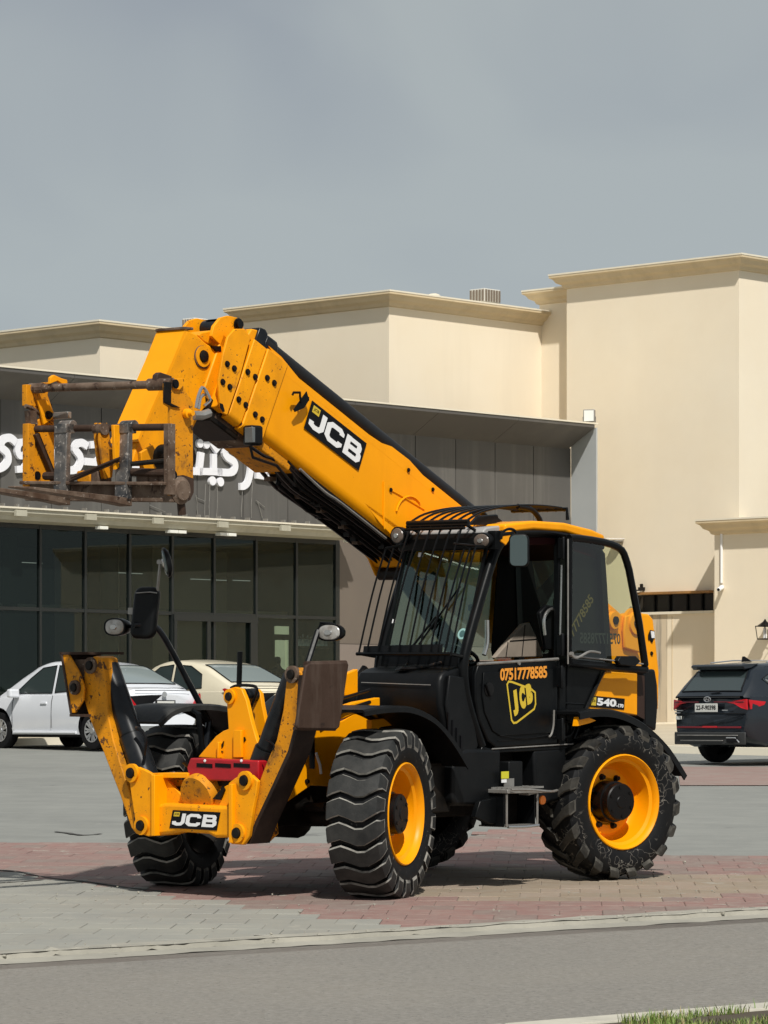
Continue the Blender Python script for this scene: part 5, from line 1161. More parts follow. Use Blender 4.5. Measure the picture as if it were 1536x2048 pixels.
mb = MB(); mb.tube([at(.75, 265, 944), at(.98, 335, 946)], .03, 10); part('hinge_shaft', mb, M['rust_brown'], car)
mb = MB(); mb.tube([at(.12, 90, 952), at(.24, 118, 952)], .03, 8); part('hinge_shaft', mb, M['rust_brown'], car)
# forks
def fork(f, px, heel, tip, lab):
    y = CF_+(CN_-CF_)*f; hw = .062
    top = U(px, 852, y=y); bot = U(px-3, heel, y=y); fwd = .055
    top = Vector((bot.x*.0+top.x, y, top.z))
    mb = MB(); r = [Vector((top.x+fwd, y-hw, top.z)), Vector((top.x+fwd, y+hw, top.z)), Vector((top.x+fwd-.045, y+hw, top.z)), Vector((top.x+fwd-.045, y-hw, top.z))]
    b4 = [Vector((bot.x+fwd+.01, y-hw, bot.z)), Vector((bot.x+fwd+.01, y+hw, bot.z)), Vector((bot.x+fwd-.05, y+hw, bot.z)), Vector((bot.x+fwd-.05, y-hw, bot.z))]
    mb.add(r+b4, [(0, 1, 2, 3), (4, 7, 6, 5), (0, 4, 5, 1), (1, 5, 6, 2), (2, 6, 7, 3), (3, 7, 4, 0)]); fk = part('fork', mb, M['fork'], bevel=.008); fk['label'] = lab
    mb = MB(); mb.tube([(top.x-.01, y-hw, top.z+.0), (top.x-.01, y+hw, top.z+.0)], .042, 14); mb.box((top.x+.02, y, top.z-.02), (.09, hw*2, .07)); part('fork_hook', mb, M['fork'], fk, bevel=.004)
    t = U(*tip, y=y-.0)
    h0 = Vector((bot.x+fwd-.05, y, bot.z)); mb = MB()
    def ring(p, w, z0, z1): return [Vector((p.x, y-w, z0)), Vector((p.x, y+w, z0)), Vector((p.x, y+w, z1)), Vector((p.x, y-w, z1))]
    sl = (t.z-h0.z)/(t.x-h0.x)
    R_ = [ring(h0, hw, h0.z-.025, h0.z+.03)]
    for g_, w, hh in ((.15, hw, .05), (.5, hw, .036), (.85, hw*.95, .022), (1.0, hw*.55, .010)):
        p = h0.lerp(t, g_); R_.append(ring(p, w, p.z-.02+.02*g_-.0, p.z-.02+.02*g_+hh))
    vs = [v for q in R_ for v in q]; mb.add(vs, [(i*4+k, i*4+(k+1) % 4, i*4+4+(k+1) % 4, i*4+4+k) for i in range(4) for k in range(4)]+[(0, 1, 2, 3), (16, 17, 18, 19)])
    part('fork_tine', mb, M['rust'], fk, bevel=.004); return fk
fork(.70, 256, 1006, (22, 975), 'nearer pallet fork with a scuffed black shank')
fork(.28, 133, 1004, (-95, 970), 'farther pallet fork with a scuffed black shank')
# ---- cab -----------------------------------------------------------------
YC, YI = 1.02, .10           # near and far sides of the cab
def px3(pts, y): return UP(pts, y=y)
cab = MB(); A_ = smooth_path(px3([(1001, 1084), (986, 1112), (956, 1210), (934, 1290), (926, 1335), (930, 1385), (944, 1440), (962, 1492)], .985), 3)
mb = MB(); mb.tube(A_, .042, 12); cabf = part('cab_frame', mb, M['black'], sm=40)
Af = [Vector((p.x, YI+.03, p.z)) for p in A_[:14]]
mb = MB(); mb.tube(Af, .035, 10); part('front_pillar', mb, M['black'], cabf)
roofp = [(.06, 2.70), (-.30, 2.735), (-.80, 2.74), (-1.20, 2.69), (-1.36, 2.58)]
for y in (YC-.04, YI+.03):
    mb = MB(); mb.tube(smooth_path([Vector((x, y, z)) for x, z in roofp], 3), .036, 10); part('roof_rail', mb, M['black'], cabf)
mb = MB(); mb.ext([Vector((x, y, z)) for x, y, z in ((-.77, YC-.06, 1.08), (-.86, YC-.06, 1.08), (-.86, YC-.06, 2.73), (-.77, YC-.06, 2.73))], (0, .06, 0)); part('door_post', mb, M['black'], cabf, bevel=.01)
mb = MB(); mb.ext([Vector((-1.36, YC-.05, 2.6)), Vector((-1.30, YC-.05, 2.6)), Vector((-1.38, YC-.05, 1.68)), Vector((-1.46, YC-.05, 1.68))], (0, .05, 0)); part('rear_pillar', mb, M['black'], cabf)
mb = MB(); mb.ext([Vector((-1.36, YI, 2.6)), Vector((-1.30, YI, 2.6)), Vector((-1.38, YI, 1.2)), Vector((-1.46, YI, 1.2))], (0, .05, 0)); part('rear_pillar', mb, M['black'], cabf)
mb = MB(); mb.tube([Vector((.055, YI+.03, 2.68)), Vector((.055, YC-.04, 2.68))], .04, 10); part('front_header', mb, M['black'], cabf)
mb = MB(); mb.ext([Vector((x, YI+.02, z)) for x, z in ((.07, 2.64), (.10, 2.74), (.06, 2.77), (-.12, 2.79), (-.12, 2.72))], (0, .84, 0)); part('roof_visor', mb, mat('pale_grey_visor', (.34, .33, .32), .4), cabf, bevel=.012)
mb = MB(); mb.ext([Vector((x, YI+.0, z)) for x, z in ((.095, 2.60), (.12, 2.69), (.10, 2.735), (.06, 2.70), (.07, 2.60))], (0, .90, 0)); part('roof_header', mb, M['plastic'], cabf, bevel=.012)
# roof skin, yellow edge all round
mb = MB()
sec = [(-.10, 2.80), (-.45, 2.835), (-.85, 2.83), (-1.2, 2.785), (-1.36, 2.745), (-1.36, 2.68), (-1.18, 2.70), (-.85, 2.757), (-.45, 2.765), (-.10, 2.73)]
mb.ext([Vector((x, YC-.0, z)) for x, z in sec], (0, -(YC-YI), 0)); roof = part('cab_roof', mb, M['paint'], bevel=.02, segs=3)
mb = MB(); mb.ext(px3([(998, 1082), (1003, 1066), (1013, 1061), (1025, 1062), (1022, 1076), (1012, 1091), (1003, 1084)], YC+.01), (0, -.10, 0)); part('roof_corner', mb, M['paint'], roof, bevel=.006)
mb = MB(); mb.tube(smooth_path([Vector((x, YC-.0, z-.045)) for x, z in ((.0, 2.76), (-.3, 2.785), (-.7, 2.79), (-1.1, 2.74), (-1.33, 2.69))], 3), .018, 8); part('roof_seal', mb, M['black'], roof)
# windscreen
wl_ = [Vector((.33, YI+.05, 1.78)), Vector((.33, YC-.06, 1.78)), Vector((.05, YC-.06, 2.64)), Vector((.05, YI+.05, 2.64))]
mb = MB(); mb.add(wl_, [(0, 1, 2, 3)]); ws = part('windscreen', mb, M['cabglass'], sm=0, fix=False)
mb = MB(); mb.tube(wl_+[wl_[0]], .020, 8); part('windscreen_seal', mb, M['black'], ws)
mb = MB(); mb.ext([Vector((.30, YI, 1.72)), Vector((.36, YI, 1.72)), Vector((.345, YI, 1.79)), Vector((.30, YI, 1.79))], (0, YC-YI-.04, 0)); part('scuttle', mb, M['black'], ws)
mb = MB(); p = U(963, 1285, y=.90)
nrm = (wl_[1]-wl_[0]).cross(wl_[3]-wl_[0]).normalized()
def wsp(v, u): return wl_[0]+(wl_[1]-wl_[0])*u+(wl_[3]-wl_[0])*v+nrm*.004
mb = MB(); mb.lathe([(0, .045), (.002, .045)], wsp(.20, .93), nrm, 20); st1 = part('round_sticker', mb, mat('pale_blue_sticker', (.30, .52, .50), .6), ws)
mb = MB(); mb.lathe([(.0021, .028), (.003, .028)], wsp(.20, .93), nrm, 16); mb.lathe([(.0031, .015), (.004, .015)], wsp(.20, .93), nrm, 12); part('sticker_ring', mb, mat('sticker_print', (.06, .14, .14), .6), ws)
mb = MB(); mb.ext([wsp(.035, .10), wsp(.035, .34), wsp(.085, .32), wsp(.085, .11)], nrm*.002); part('paper_sticker', mb, mat('paper_sticker', (.32, .48, .47), .7), ws)
mb = MB(); mb.ext([wsp(.90, .17), wsp(.90, .23), wsp(.94, .23), wsp(.94, .17)], nrm*.002); part('paper_sticker', mb, M['white'], ws)
mb = MB(); mb.ext([wsp(.30, .02), wsp(.30, .06), wsp(.335, .06), wsp(.335, .02)], nrm*.002); part('paper_sticker', mb, M['white'], ws)
mb = MB(); mb.tube([wsp(.0, .30)+nrm*.02, wsp(.35, .58)+nrm*.02], .010, 6); mb.tube([wsp(.10, .44)+nrm*.02, wsp(.62, .80)+nrm*.02], .008, 5); part('wiper', mb, M['black'], ws)
# far side window and rear window
mb = MB(); mb.add([Vector((x, YI+.01, z)) for x, z in ((.30, 1.75), (-1.36, 1.75), (-1.28, 2.62), (.03, 2.62))], [(0, 1, 2, 3)]); part('side_window', mb, M['cabglass'], cabf, 0, fix=False)
mb = MB(); mb.add([Vector((-1.37, YC-.06, 1.80)), Vector((-1.37, YI+.03, 1.80)), Vector((-1.31, YI+.03, 2.58)), Vector((-1.31, YC-.06, 2.58))], [(0, 1, 2, 3)]); part('rear_window', mb, M['cabglass'], cabf, 0, fix=False)
# cab tub
mb = MB(); mb.ext([Vector((x, YC-.08, z)) for x, z in ((.36, 1.72), (.30, 1.70), (.26, 1.20), (-.60, 1.14), (-.85, 1.3), (-1.36, 1.34), (-1.40, 1.66), (-1.46, 1.66), (-1.46, 1.25), (-1.05, 1.14), (-.9, 1.06), (.10, 1.06), (.34, 1.3))], (0, -(YC-YI-.09), 0)); part('cab_tub', mb, M['plastic'], cabf)
mb = MB(); mb.ext([Vector((x, YI-.0, z)) for x, z in ((.34, 1.74), (-1.46, 1.74), (-1.46, 1.2), (-1.0, 1.06), (.1, 1.06), (.32, 1.3))], (0, .03, 0)); part('far_side_panel', mb, M['plastic'], cabf)
mb = MB(); mb.ext([Vector((x, YI+.06, z)) for x, z in ((-.05, 2.70), (-.80, 2.72), (-1.30, 2.62), (-1.32, 2.55), (-.8, 2.66), (-.05, 2.64))], (0, .82, 0)); part('headlining', mb, M['cabin_red'], cabf)
mb = MB(); mb.ext(px3([(1128, 1082), (1160, 1084), (1188, 1092), (1196, 1110), (1218, 1305), (1216, 1330), (1128, 1326)], YC-.055), (0, .012, 0)); rq = part('rear_quarter_dark_glass', mb, M['plastic'], cabf)  # opaque black in place of glass; the dark cabin behind is painted in
# dark bulkhead seen through the open door, leaving a see-through gap low down
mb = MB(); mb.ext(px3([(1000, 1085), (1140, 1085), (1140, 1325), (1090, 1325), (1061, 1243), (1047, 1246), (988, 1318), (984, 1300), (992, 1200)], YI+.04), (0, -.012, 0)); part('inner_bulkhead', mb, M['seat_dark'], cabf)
# seat, wheel, column
mb = MB(); mb.ext(px3([(990, 1316), (1018, 1282), (1048, 1248), (1060, 1245), (1076, 1280), (1088, 1314)], .50), (0, -.05, 0)); sb_ = part('seat_side_cushion', mb, M['seat'], bevel=.01)
for q_ in ([(1012, 1314), (1016, 1284)], [(1020, 1282), (1074, 1278)], [(1044, 1312), (1050, 1250)]):
    mb = MB(); mb.tube(px3(q_, .502), .004, 5); part('seat_seam', mb, M['seat_dark'], sb_)
mb = MB(); mb.box((-1.0, .74, 1.36), (.46, .34, .12)); mb2 = mb; seat = part('seat', mb, M['seat_dark'], bevel=.05, segs=3)
mb = MB(); mb.ext([Vector((x, .60, z)) for x, z in ((-1.06, 1.46), (-1.20, 1.46), (-1.30, 2.05), (-1.20, 2.08))], (0, .30, 0)); part('backrest', mb, M['seat_dark'], seat, bevel=.04, segs=3)
mb = MB(); mb.box((-1.20, .75, 2.18), (.08, .24, .16)); part('headrest', mb, M['seat_dark'], seat, bevel=.04, segs=3)
mb = MB(); mb.box((-.95, .87, 1.60), (.36, .07, .06)); part('armrest', mb, M['seat_dark'], seat, bevel=.02)
mb = MB(); mb.tube([(.12, .55, 1.2), (-.02, .55, 1.72)], .045, 10); part('steering_column', mb, M['plastic'])
c_ = Vector((-.05, .55, 1.80)); ax = Vector((-.5, 0, 1)).normalized(); e1 = Vector((0, 1, 0)); e2 = ax.cross(e1)
mb = MB(); mb.tube([c_+(e1*math.cos(a)+e2*math.sin(a))*.19 for a in [i*math.pi/10 for i in range(20)]], .015, 8, True); mb.tube([c_-e1*.19, c_+e1*.19], .012, 6); mb.tube([c_, c_+e2*.19], .012, 6); part('steering_wheel', mb, M['plastic'])
mb = MB(); mb.box((.16, .55, 1.62), (.18, .50, .22)); part('dashboard', mb, M['plastic'], bevel=.03)
mb = MB(); mb.tube(smooth_path(px3([(968, 1310), (974, 1285), (974, 1240)], .92), 3), .018, 8); part('grab_handle', mb, M['chrome'], cabf)
mb = MB(); mb.tube(smooth_path(px3([(1090, 1270), (1088, 1240), (1096, 1222), (1108, 1217)], .93), 4), .013, 8); part('grab_handle', mb, M['chrome'], cabf)
mb = MB(); mb.ext(px3([(1080, 1225), (1094, 1210), (1110, 1212), (1110, 1300), (1094, 1300)], .90), (0, -.04, 0)); part('inner_trim', mb, M['plastic'], cabf, bevel=.01)
mb = MB(); mb.box(U(950, 1215, y=.9), (.06, .10, .05)); part('camera_mount', mb, M['black'], cabf, bevel=.01)
# lower door with the number and the old logo
dr = px3([(957, 1330), (1116, 1320), (1116, 1488), (992, 1496), (976, 1482), (958, 1440), (951, 1400), (951, 1350)], YC+.005)
mb = MB(); mb.ext(dr, (0, -.05, 0)); door = part('lower_door', mb, M['black'], bevel=.014, segs=3)
mb = MB(); mb.ext(px3([(966, 1345), (1104, 1338), (1106, 1465), (1000, 1473), (984, 1462), (968, 1425), (963, 1390)], YC+.006), (0, .010, 0)); part('door_skin', mb, M['black'], door, bevel=.008)
mb = MB(); mb.tube(px3([(956, 1328), (1116, 1318)], YC+.0), .012, 8); part('door_top_rail', mb, M['galv'], door)
mb = MB(); mb.tube(smooth_path(px3([(1000, 1471), (1050, 1477), (1106, 1468)], YC+.016), 3), .004, 5); mb.tube(px3([(996, 1482), (1112, 1474)], YC+.006), .005, 5); part('door_crease', mb, M['plastic'], door)
mb = MB(); mb.lathe([(0, .014), (.012, .014)], U(1037, 1327, y=YC+.01), Y3, 10); part('door_button', mb, M['galv'], door)
mb = MB(); mb.lathe([(-.01, .055), (.004, .055), (.005, .045)], U(978, 1379, y=YC+.017), Y3, 20); part('door_lock_recess', mb, M['hub'], door)
mb = MB(); mb.tube(px3([(972, 1368), (981, 1392)], YC+.03), .010, 7); part('door_handle', mb, M['black'], door)
mb = MB(); mb.tube(smooth_path(px3([(1108, 1420), (1107, 1450), (1103, 1468), (1098, 1474)], YC+.02), 3), .008, 6); part('door_stay', mb, M['galv'], door)
def decal_text(body, bl, br, tl, y, m, parent, bold=.02, nm='number_lettering', sp=1.0):
    O, C_, D = U(*bl, y=y), U(*br, y=y), U(*tl, y=y); mb = MB(); text_on(mb, body, O, C_-O, D-O, bold, .0012, sp); return part(nm, mb, m, parent, 0, fix=False)
ey = YC+.0175
decal_text('07517778585', (1000, 1362), (1094, 1356), (1000, 1337), ey, M['decal_orange'], door, .035, sp=.92)
def ring2(pts, w, y, m, parent, nm):
    P = px3(pts, y); O = P[0]; eu, ev = Vector((-1, 0, 0)), Vector((0, 0, 1)); p2 = [((p-O).dot(eu), (p-O).dot(ev)) for p in P]
    mb = MB(); k = 0
    for q in stroke(p2, w, True): k += 1; mb.add([O+eu*c.x+ev*c.y+Y3*(.0012+.00003*(k % 2)) for c in q], [(0, 1, 2, 3)])
    return part(nm, mb, m, parent, 0, fix=False)
ring2([(1014, 1369), (1017, 1363), (1024, 1364), (1062, 1378), (1070, 1385), (1071, 1408), (1068, 1418), (1033, 1445), (1027, 1446), (1023, 1440)], .016, ey, M['decal_yellow'], door, 'logo_outline')
Oj, Cj, Dj = U(1027, 1434, y=ey), U(1068, 1413, y=ey), U(1021, 1378, y=ey)
for ch, (u0, u1, lo, hi) in {'J': (.02, .27, .0, .90), 'C': (.36, .64, .10, .92), 'B': (.70, .99, .16, .88)}.items():
    mb = MB(); O = Oj+(Cj-Oj)*u0+(Dj-Oj)*lo; text_on(mb, ch, O, (Cj-Oj)*(u1-u0), (Dj-Oj)*(hi-lo), .09, .0012); part('logo_letter', mb, M['decal_yellow'], door, 0, fix=False)
# hinges on the post
for (xa, ya, xb, yb) in ((1119, 1082, 1129, 1112), (1117, 1275, 1128, 1305), (1115, 1340, 1126, 1368), (1116, 1442, 1128, 1476)):
    a = U((xa+xb)/2, (ya+yb)/2, y=YC+.02); mb = MB(); mb.box(a, (.055, .05, .16)); mb.lathe([(-.09, .014), (.09, .014)], a+Vector((.02, .03, 0)), Z3, 8); part('hinge', mb, M['plastic'], cabf, bevel=.006)
mb = MB(); mb.tube(px3([(1123, 1130), (1120, 1270)], YC+.03), .008, 6); part('gas_strut', mb, M['chrome'], cabf)
# upper door swung right back, window seen against the rear
ud = px3([(1138, 1076), (1160, 1077), (1205, 1084), (1235, 1094), (1248, 1108), (1258, 1140), (1278, 1245), (1290, 1330), (1288, 1340), (1137, 1328)], YC+.07)
mb = MB(); mb.tube(smooth_path(ud[:6], 2)+ud[6:]+[ud[0]], .030, 10); udo = part('upper_door', mb, M['black']); udo['label'] = 'upper half of the cab door swung open to the rear'
mb = MB(); a = [p for p in ud]; mb.add(a, [tuple(range(len(a)))[::-1]]); part('door_glass', mb, M['doorglass'], udo, 0, fix=False)
mb = MB(); mb.ext(px3([(1136, 1318), (1290, 1334), (1290, 1346), (1136, 1332)], YC+.05), (0, .04, 0)); part('door_bottom_rail', mb, M['black'], udo, bevel=.006)
mb = MB(); mb.tube(px3([(1136, 1078), (1136, 1328)], YC+.10), .007, 6); mb.tube(px3([(1142, 1312), (1200, 1318), (1286, 1328)], YC+.10), .007, 6); part('seal_strip', mb, M['galv'], udo)
mb = MB(); mb.tube(smooth_path(px3([(1141, 1308), (1150, 1316), (1162, 1312), (1180, 1303), (1200, 1306)], YC+.13), 3), .010, 7); mb.lathe([(0, .022), (.02, .022)], U(1141, 1309, y=YC+.11), Y3, 10); part('door_latch', mb, M['galv'], udo)
mb = MB(); mb.ext(px3([(1226, 1322), (1232, 1312), (1262, 1312), (1272, 1322), (1262, 1332), (1232, 1330)], YC+.09), (0, .05, 0)); part('latch_box', mb, M['plastic'], udo, bevel=.006)
decal_text('07517778585', (1241, 1289), (1160, 1287), (1241, 1267), YC+.062, M['decal_grey'], udo, .02, 'mirrored_number')
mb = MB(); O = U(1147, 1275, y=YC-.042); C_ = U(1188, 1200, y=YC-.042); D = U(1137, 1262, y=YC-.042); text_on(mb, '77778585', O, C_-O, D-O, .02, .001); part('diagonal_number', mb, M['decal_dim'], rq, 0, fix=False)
# panel under the rear window, sill
mb = MB(); mb.ext(px3([(1128, 1332), (1215, 1338), (1205, 1345), (1180, 1395), (1160, 1440), (1146, 1478), (1128, 1490)], YC-.04), (0, .03, 0)); part('rear_lower_panel', mb, M['black'], cabf, bevel=.008)
mb = MB(); mb.tube(px3([(1206, 1344), (1162, 1440), (1148, 1478)], YC-.0), .014, 8); mb.tube(px3([(1128, 1406), (1168, 1408)], YC-.008), .006, 6); part('panel_edge', mb, M['plastic'], cabf)
mb = MB(); mb.tube(smooth_path(px3([(1124, 1455), (1134, 1442), (1148, 1452), (1140, 1470), (1124, 1475)], YC+.01), 3), .012, 7); part('step_handle', mb, M['plastic'], cabf)
mb = MB(); mb.ext(px3([(965, 1492), (985, 1498), (1128, 1490), (1150, 1482), (1146, 1492), (1130, 1500), (960, 1508)], YC+.0), (0, -.85, 0)); part('sill', mb, M['black'], cabf, bevel=.01)
mb = MB(); mb.tube(px3([(984, 1498), (1146, 1488)], YC+.006), .006, 6); part('sill_edge', mb, M['galv'], cabf)
# bonnet in front of the cab
mb = MB(); mb.ext([Vector((x, .12, z)) for x, z in ((.36, 1.71), (.52, 1.685), (.60, 1.655), (.635, 1.60), (.640, 1.42), (.60, 1.32), (.52, 1.05), (.30, .85), (.30, 1.6))], (0, .86, 0)); bon = part('front_cowl', mb, M['plastic'], bevel=.035, segs=4); bon['label'] = 'black moulded cowl in front of the cab'
mb = MB(); mb.tube(smooth_path([Vector((.33, .40, 1.735)), Vector((.50, .52, 1.70)), Vector((.60, .56, 1.69)), Vector((.60, .64, 1.69)), Vector((.50, .70, 1.70)), Vector((.36, .76, 1.735))], 4), .012, 7); part('washer_hose', mb, M['hose'], bon)
mb = MB(); mb.ext([Vector((x, .50, z)) for x, z in ((.36, 1.72), (.58, 1.70), (.62, 1.67), (.5, 1.67))], (0, .12, 0)); part('cowl_ridge', mb, M['plastic'], bon, bevel=.01)
mb = MB(); mb.tube([Vector((.648, .20, 1.58)), Vector((.650, .90, 1.565))], .004, 5); part('cowl_edge', mb, M['galv'], bon)
mb = MB(); mb.ext([Vector((x, .985, z)) for x, z in ((.56, 1.64), (.60, 1.42), (.52, 1.05), (.30, .98), (.22, 1.10), (.36, 1.62))], (0, .03, 0)); part('cowl_side', mb, M['plastic'], bon, bevel=.01)
for k in range(4):
    mb = MB(); mb.box((.58-k*.05, 1.019, 1.28-k*.06), (.02, .01, .16)); part('vent_slot', mb, M['decal_black'], bon)
# tanks, steps and battery below the cab
mb = MB(); mb.ext(px3([(925, 1502), (936, 1497), (1003, 1497), (1003, 1600), (990, 1612), (912, 1612), (905, 1600), (906, 1532)], 1.03), (0, -.60, 0)); part('fuel_tank', mb, M['plastic'], bevel=.03, segs=3)
mb = MB(); mb.ext([Vector((x, .95, z)) for x, z in ((.95, .98), (.48, .98), (.48, .60), (.70, .60))], (0, -.5, 0)); part('wheel_arch_liner', mb, M['dark'], bevel=.01)
mb = MB(); mb.ext(px3([(1068, 1500), (1134, 1494), (1130, 1560), (1122, 1600), (1090, 1608), (1072, 1590)], 1.02), (0, -.60, 0)); part('oil_tank', mb, M['plastic'], bevel=.025, segs=3)
mb = MB(); mb.ext([Vector((x, .80, z)) for x, z in ((.0, 1.06), (-.55, 1.06), (-.55, .80), (.0, .80))], (0, -.04, 0)); part('tank_recess', mb, M['dark'])
mb = MB(); mb.box(U(1016, 1553, y=.98), (.17, .16, .24)); bat = part('battery_box', mb, M['plastic'], bevel=.01); mb = MB(); mb.box(U(1010, 1550, y=1.07), (.09, .004, .055)); part('warning_label', mb, mat('warning_yellow', (.6, .55, .03), .5), bat)
mb = MB(); mb.box(U(1008, 1562, y=1.07), (.06, .004, .025)); part('paper_label', mb, M['white'], bat); mb = MB(); mb.box(U(1018, 1566, y=1.065), (.12, .006, .07)); part('grey_label', mb, M['galv'], bat)
mb = MB(); mb.ext([Vector((x, 1.22, z)) for x, z in ((.12, .765), (-.42, .745), (-.42, .725), (.12, .735))], (0, -.28, 0)); stp = part('step_plate', mb, M['galv'], bevel=.004)
for k in range(5):
    mb = MB(); mb.box((-.12+.0*k, 1.20-k*.05, .772), (.44, .016, .014)); part('step_tread', mb, M['galv'], stp)
mb = MB(); mb.tube(smooth_path([Vector((.10, 1.24, .765)), Vector((-.1, 1.26, .76)), Vector((-.40, 1.22, .735)), Vector((-.62, 1.12, .735))], 3), .010, 6); part('step_rim', mb, M['galv'], stp)
mb = MB(); mb.box(U(1058, 1584, y=1.16), (.13, .10, .03), Matrix.Rotation(.12, 3, 'Y')); part('step_pad', mb, M['galv'], stp, bevel=.004)
for x in (.105, -.27):
    mb = MB(); mb.ext([Vector((x, 1.17, .73)), Vector((x, 1.17, .48)), Vector((x, .95, .48)), Vector((x, .90, .73))], (-.012, 0, 0)); part('step_side', mb, M['black'], stp)
    mb = MB(); mb.tube([Vector((x, 1.20, .73)), Vector((x, 1.20, .48))], .009, 6); part('step_rail', mb, M['galv'], stp)
mb = MB(); mb.ext([Vector((.10, 1.0, .73)), Vector((-.27, 1.0, .73)), Vector((-.27, 1.0, .49)), Vector((.10, 1.0, .49))], (0, -.01, 0)); part('step_back', mb, M['dark'], stp)
mb = MB(); mb.ext([Vector((.10, 1.20, .475)), Vector((.10, .92, .475)), Vector((-.27, .92, .475)), Vector((-.27, 1.20, .475))], (0, 0, .012)); part('lower_step', mb, M['galv'], stp)
mb = MB(); mb.tube(smooth_path([Vector((.10, 1.21, .48)), Vector((-.08, 1.225, .475)), Vector((-.27, 1.21, .48))], 3), .013, 6); part('lower_step_edge', mb, M['chrome'], stp)
mb = MB(); mb.ext([Vector((x, 1.10, z)) for x, z in ((.11, .70), (.30, .68), (.36, .56), (.18, .50), (.11, .50))], (0, -.05, 0)); part('step_hanger', mb, M['black'], stp, bevel=.006)
mb = MB(); mb.lathe([(0, .036), (.012, .034)], U(1084, 1600, y=1.16), Y3, 14); part('orange_reflector', mb, M['orange_lens'], stp)
# rear bodywork: yellow side cover, black grille, boom tower
mb = MB(); mb.ext(px3([(1207, 1342), (1275, 1347), (1275, 1431), (1235, 1424), (1190, 1420), (1162, 1434), (1164, 1410), (1186, 1385)], .995), (0, -.42, 0)); rc = part('rear_side_cover', mb, M['paint'], bevel=.008)
mb = MB(); mb.ext(px3([(1275, 1349), (1291, 1352), (1291, 1440), (1275, 1431)], .985), (0, -.42, 0)); part('cover_gap', mb, mat('dark_brown_gap', (.03, .012, .006), .7), rc)
mb = MB(); mb.ext(px3([(1289, 1340), (1311, 1338), (1316, 1370), (1317, 1410), (1313, 1462), (1289, 1452)], .99), (0, -.75, 0)); part('rear_corner_moulding', mb, M['plastic'], bevel=.02, segs=3)
mb = MB(); mb.ext([Vector((x, .28, z)) for x, z in ((-1.85, 1.6), (-2.15, 1.55), (-2.2, .9), (-1.85, .8))], (0, -1.1, 0)); part('rear_counterweight', mb, M['plastic'], bevel=.03)
mb = MB(); mb.ext([Vector((x, .96, z)) for x, z in ((-.95, 1.28), (-.9, 1.0), (-.75, .75), (-.6, .75), (-.6, 1.2))], (0, -.5, 0)); part('rear_arch_liner', mb, M['dark'])
e2_ = .998
O, C_, D = U(1179, 1413, y=e2_), U(1248, 1419, y=e2_), U(1180, 1391, y=e2_)
eu, ev = C_-O, D-O
mb = MB(); mb.ext([O, C_, C_+ev, D], Y3*.003); md_ = part('model_plate', mb, M['decal_black'], rc, 0)
mb = MB(); mb.ext([O+eu*.03+ev*.12, O+eu*.17+ev*.12, O+eu*.17+ev*.90, O+eu*.03+ev*.90], Y3*.005); part('badge', mb, M['decal_yellow'], md_, 0)
mb = MB(); text_on(mb, 'JCB', O+eu*.055+ev*.38+Y3*.005, eu*.09, ev*.28, .02, .001); part('badge_lettering', mb, M['decal_black'], md_, 0, fix=False)
mb = MB(); text_on(mb, '540', O+eu*.20+ev*.16+Y3*.003, eu*.56, ev*.70, .05, .001); text_on(mb, '-170', O+eu*.76+ev*.14+Y3*.003, eu*.21, ev*.34, .05, .001); part('model_number', mb, M['white'], md_, 0, fix=False)
# boom tower plates with a slot laid on in black and white
def plate_hole(outer, hole, y, th, m, nm, parent):
    """polygon with one hole joined by a hairline slit"""
    k = min(range(len(outer)), key=lambda i: (outer[i]-hole[0]).length)
    o_ = outer[k:]+outer[:k+1]; h_ = hole[::-1]+[hole[-1]]
    h_ = [hole[0]]+hole[:0:-1]+[hole[0]]
    return None
mb = MB(); twp = px3([(1200, 1195), (1215, 1203), (1243, 1228), (1262, 1224), (1298, 1228), (1307, 1238), (1313, 1290), (1319, 1345), (1317, 1420), (1205, 1420), (1202, 1300)], .45)
mb.ext(twp, (0, -.05, 0)); tow = part('boom_tower', mb, M['paint'], bevel=.015)
mb = MB(); mb.ext([p+Vector((0, -1.1, 0)) for p in twp], (0, -.05, 0)); part('far_tower_plate', mb, M['paint'], tow, bevel=.015)
for (px, py, r) in ((1219, 1241, .10), (1263, 1247, .13)):
    mb = MB(); mb.lathe([(0, r), (.03, r), (.031, r*.75), (.06, r*.7), (.061, r*.35)], U(px, py, y=.45), Y3, 24); part('pivot_boss', mb, M['paint'], tow); mb = MB(); mb.lathe([(.05, r*.36), (.075, r*.34)], U(px, py, y=.45), Y3, 12); part('pivot_pin', mb, M['dark'], tow)
mb = MB(); mb.ext(px3([(1246, 1232), (1272, 1226), (1272, 1290), (1278, 1306), (1245, 1296), (1243, 1260)], .46), (0, .03, 0)); part('tower_rib', mb, M['paint'], tow, bevel=.01)
mb = MB(); mb.ext(px3([(1296, 1270), (1300, 1260), (1308, 1262), (1309, 1276), (1304, 1280), (1296, 1280)], .452), (0, .006, 0)); part('slot', mb, M['decal_black'], tow); mb = MB(); mb.ext(px3([(1301, 1262), (1308, 1263), (1309, 1276), (1303, 1276)], .458), (0, .004, 0)); part('slot_bright_patch', mb, M['white'], tow)  # white plate painted for the bright background behind the uncut slot
for p in ((1303, 1281), (1303, 1307)): bolt(tow, U(*p, y=.452), Y3, .013, .01)
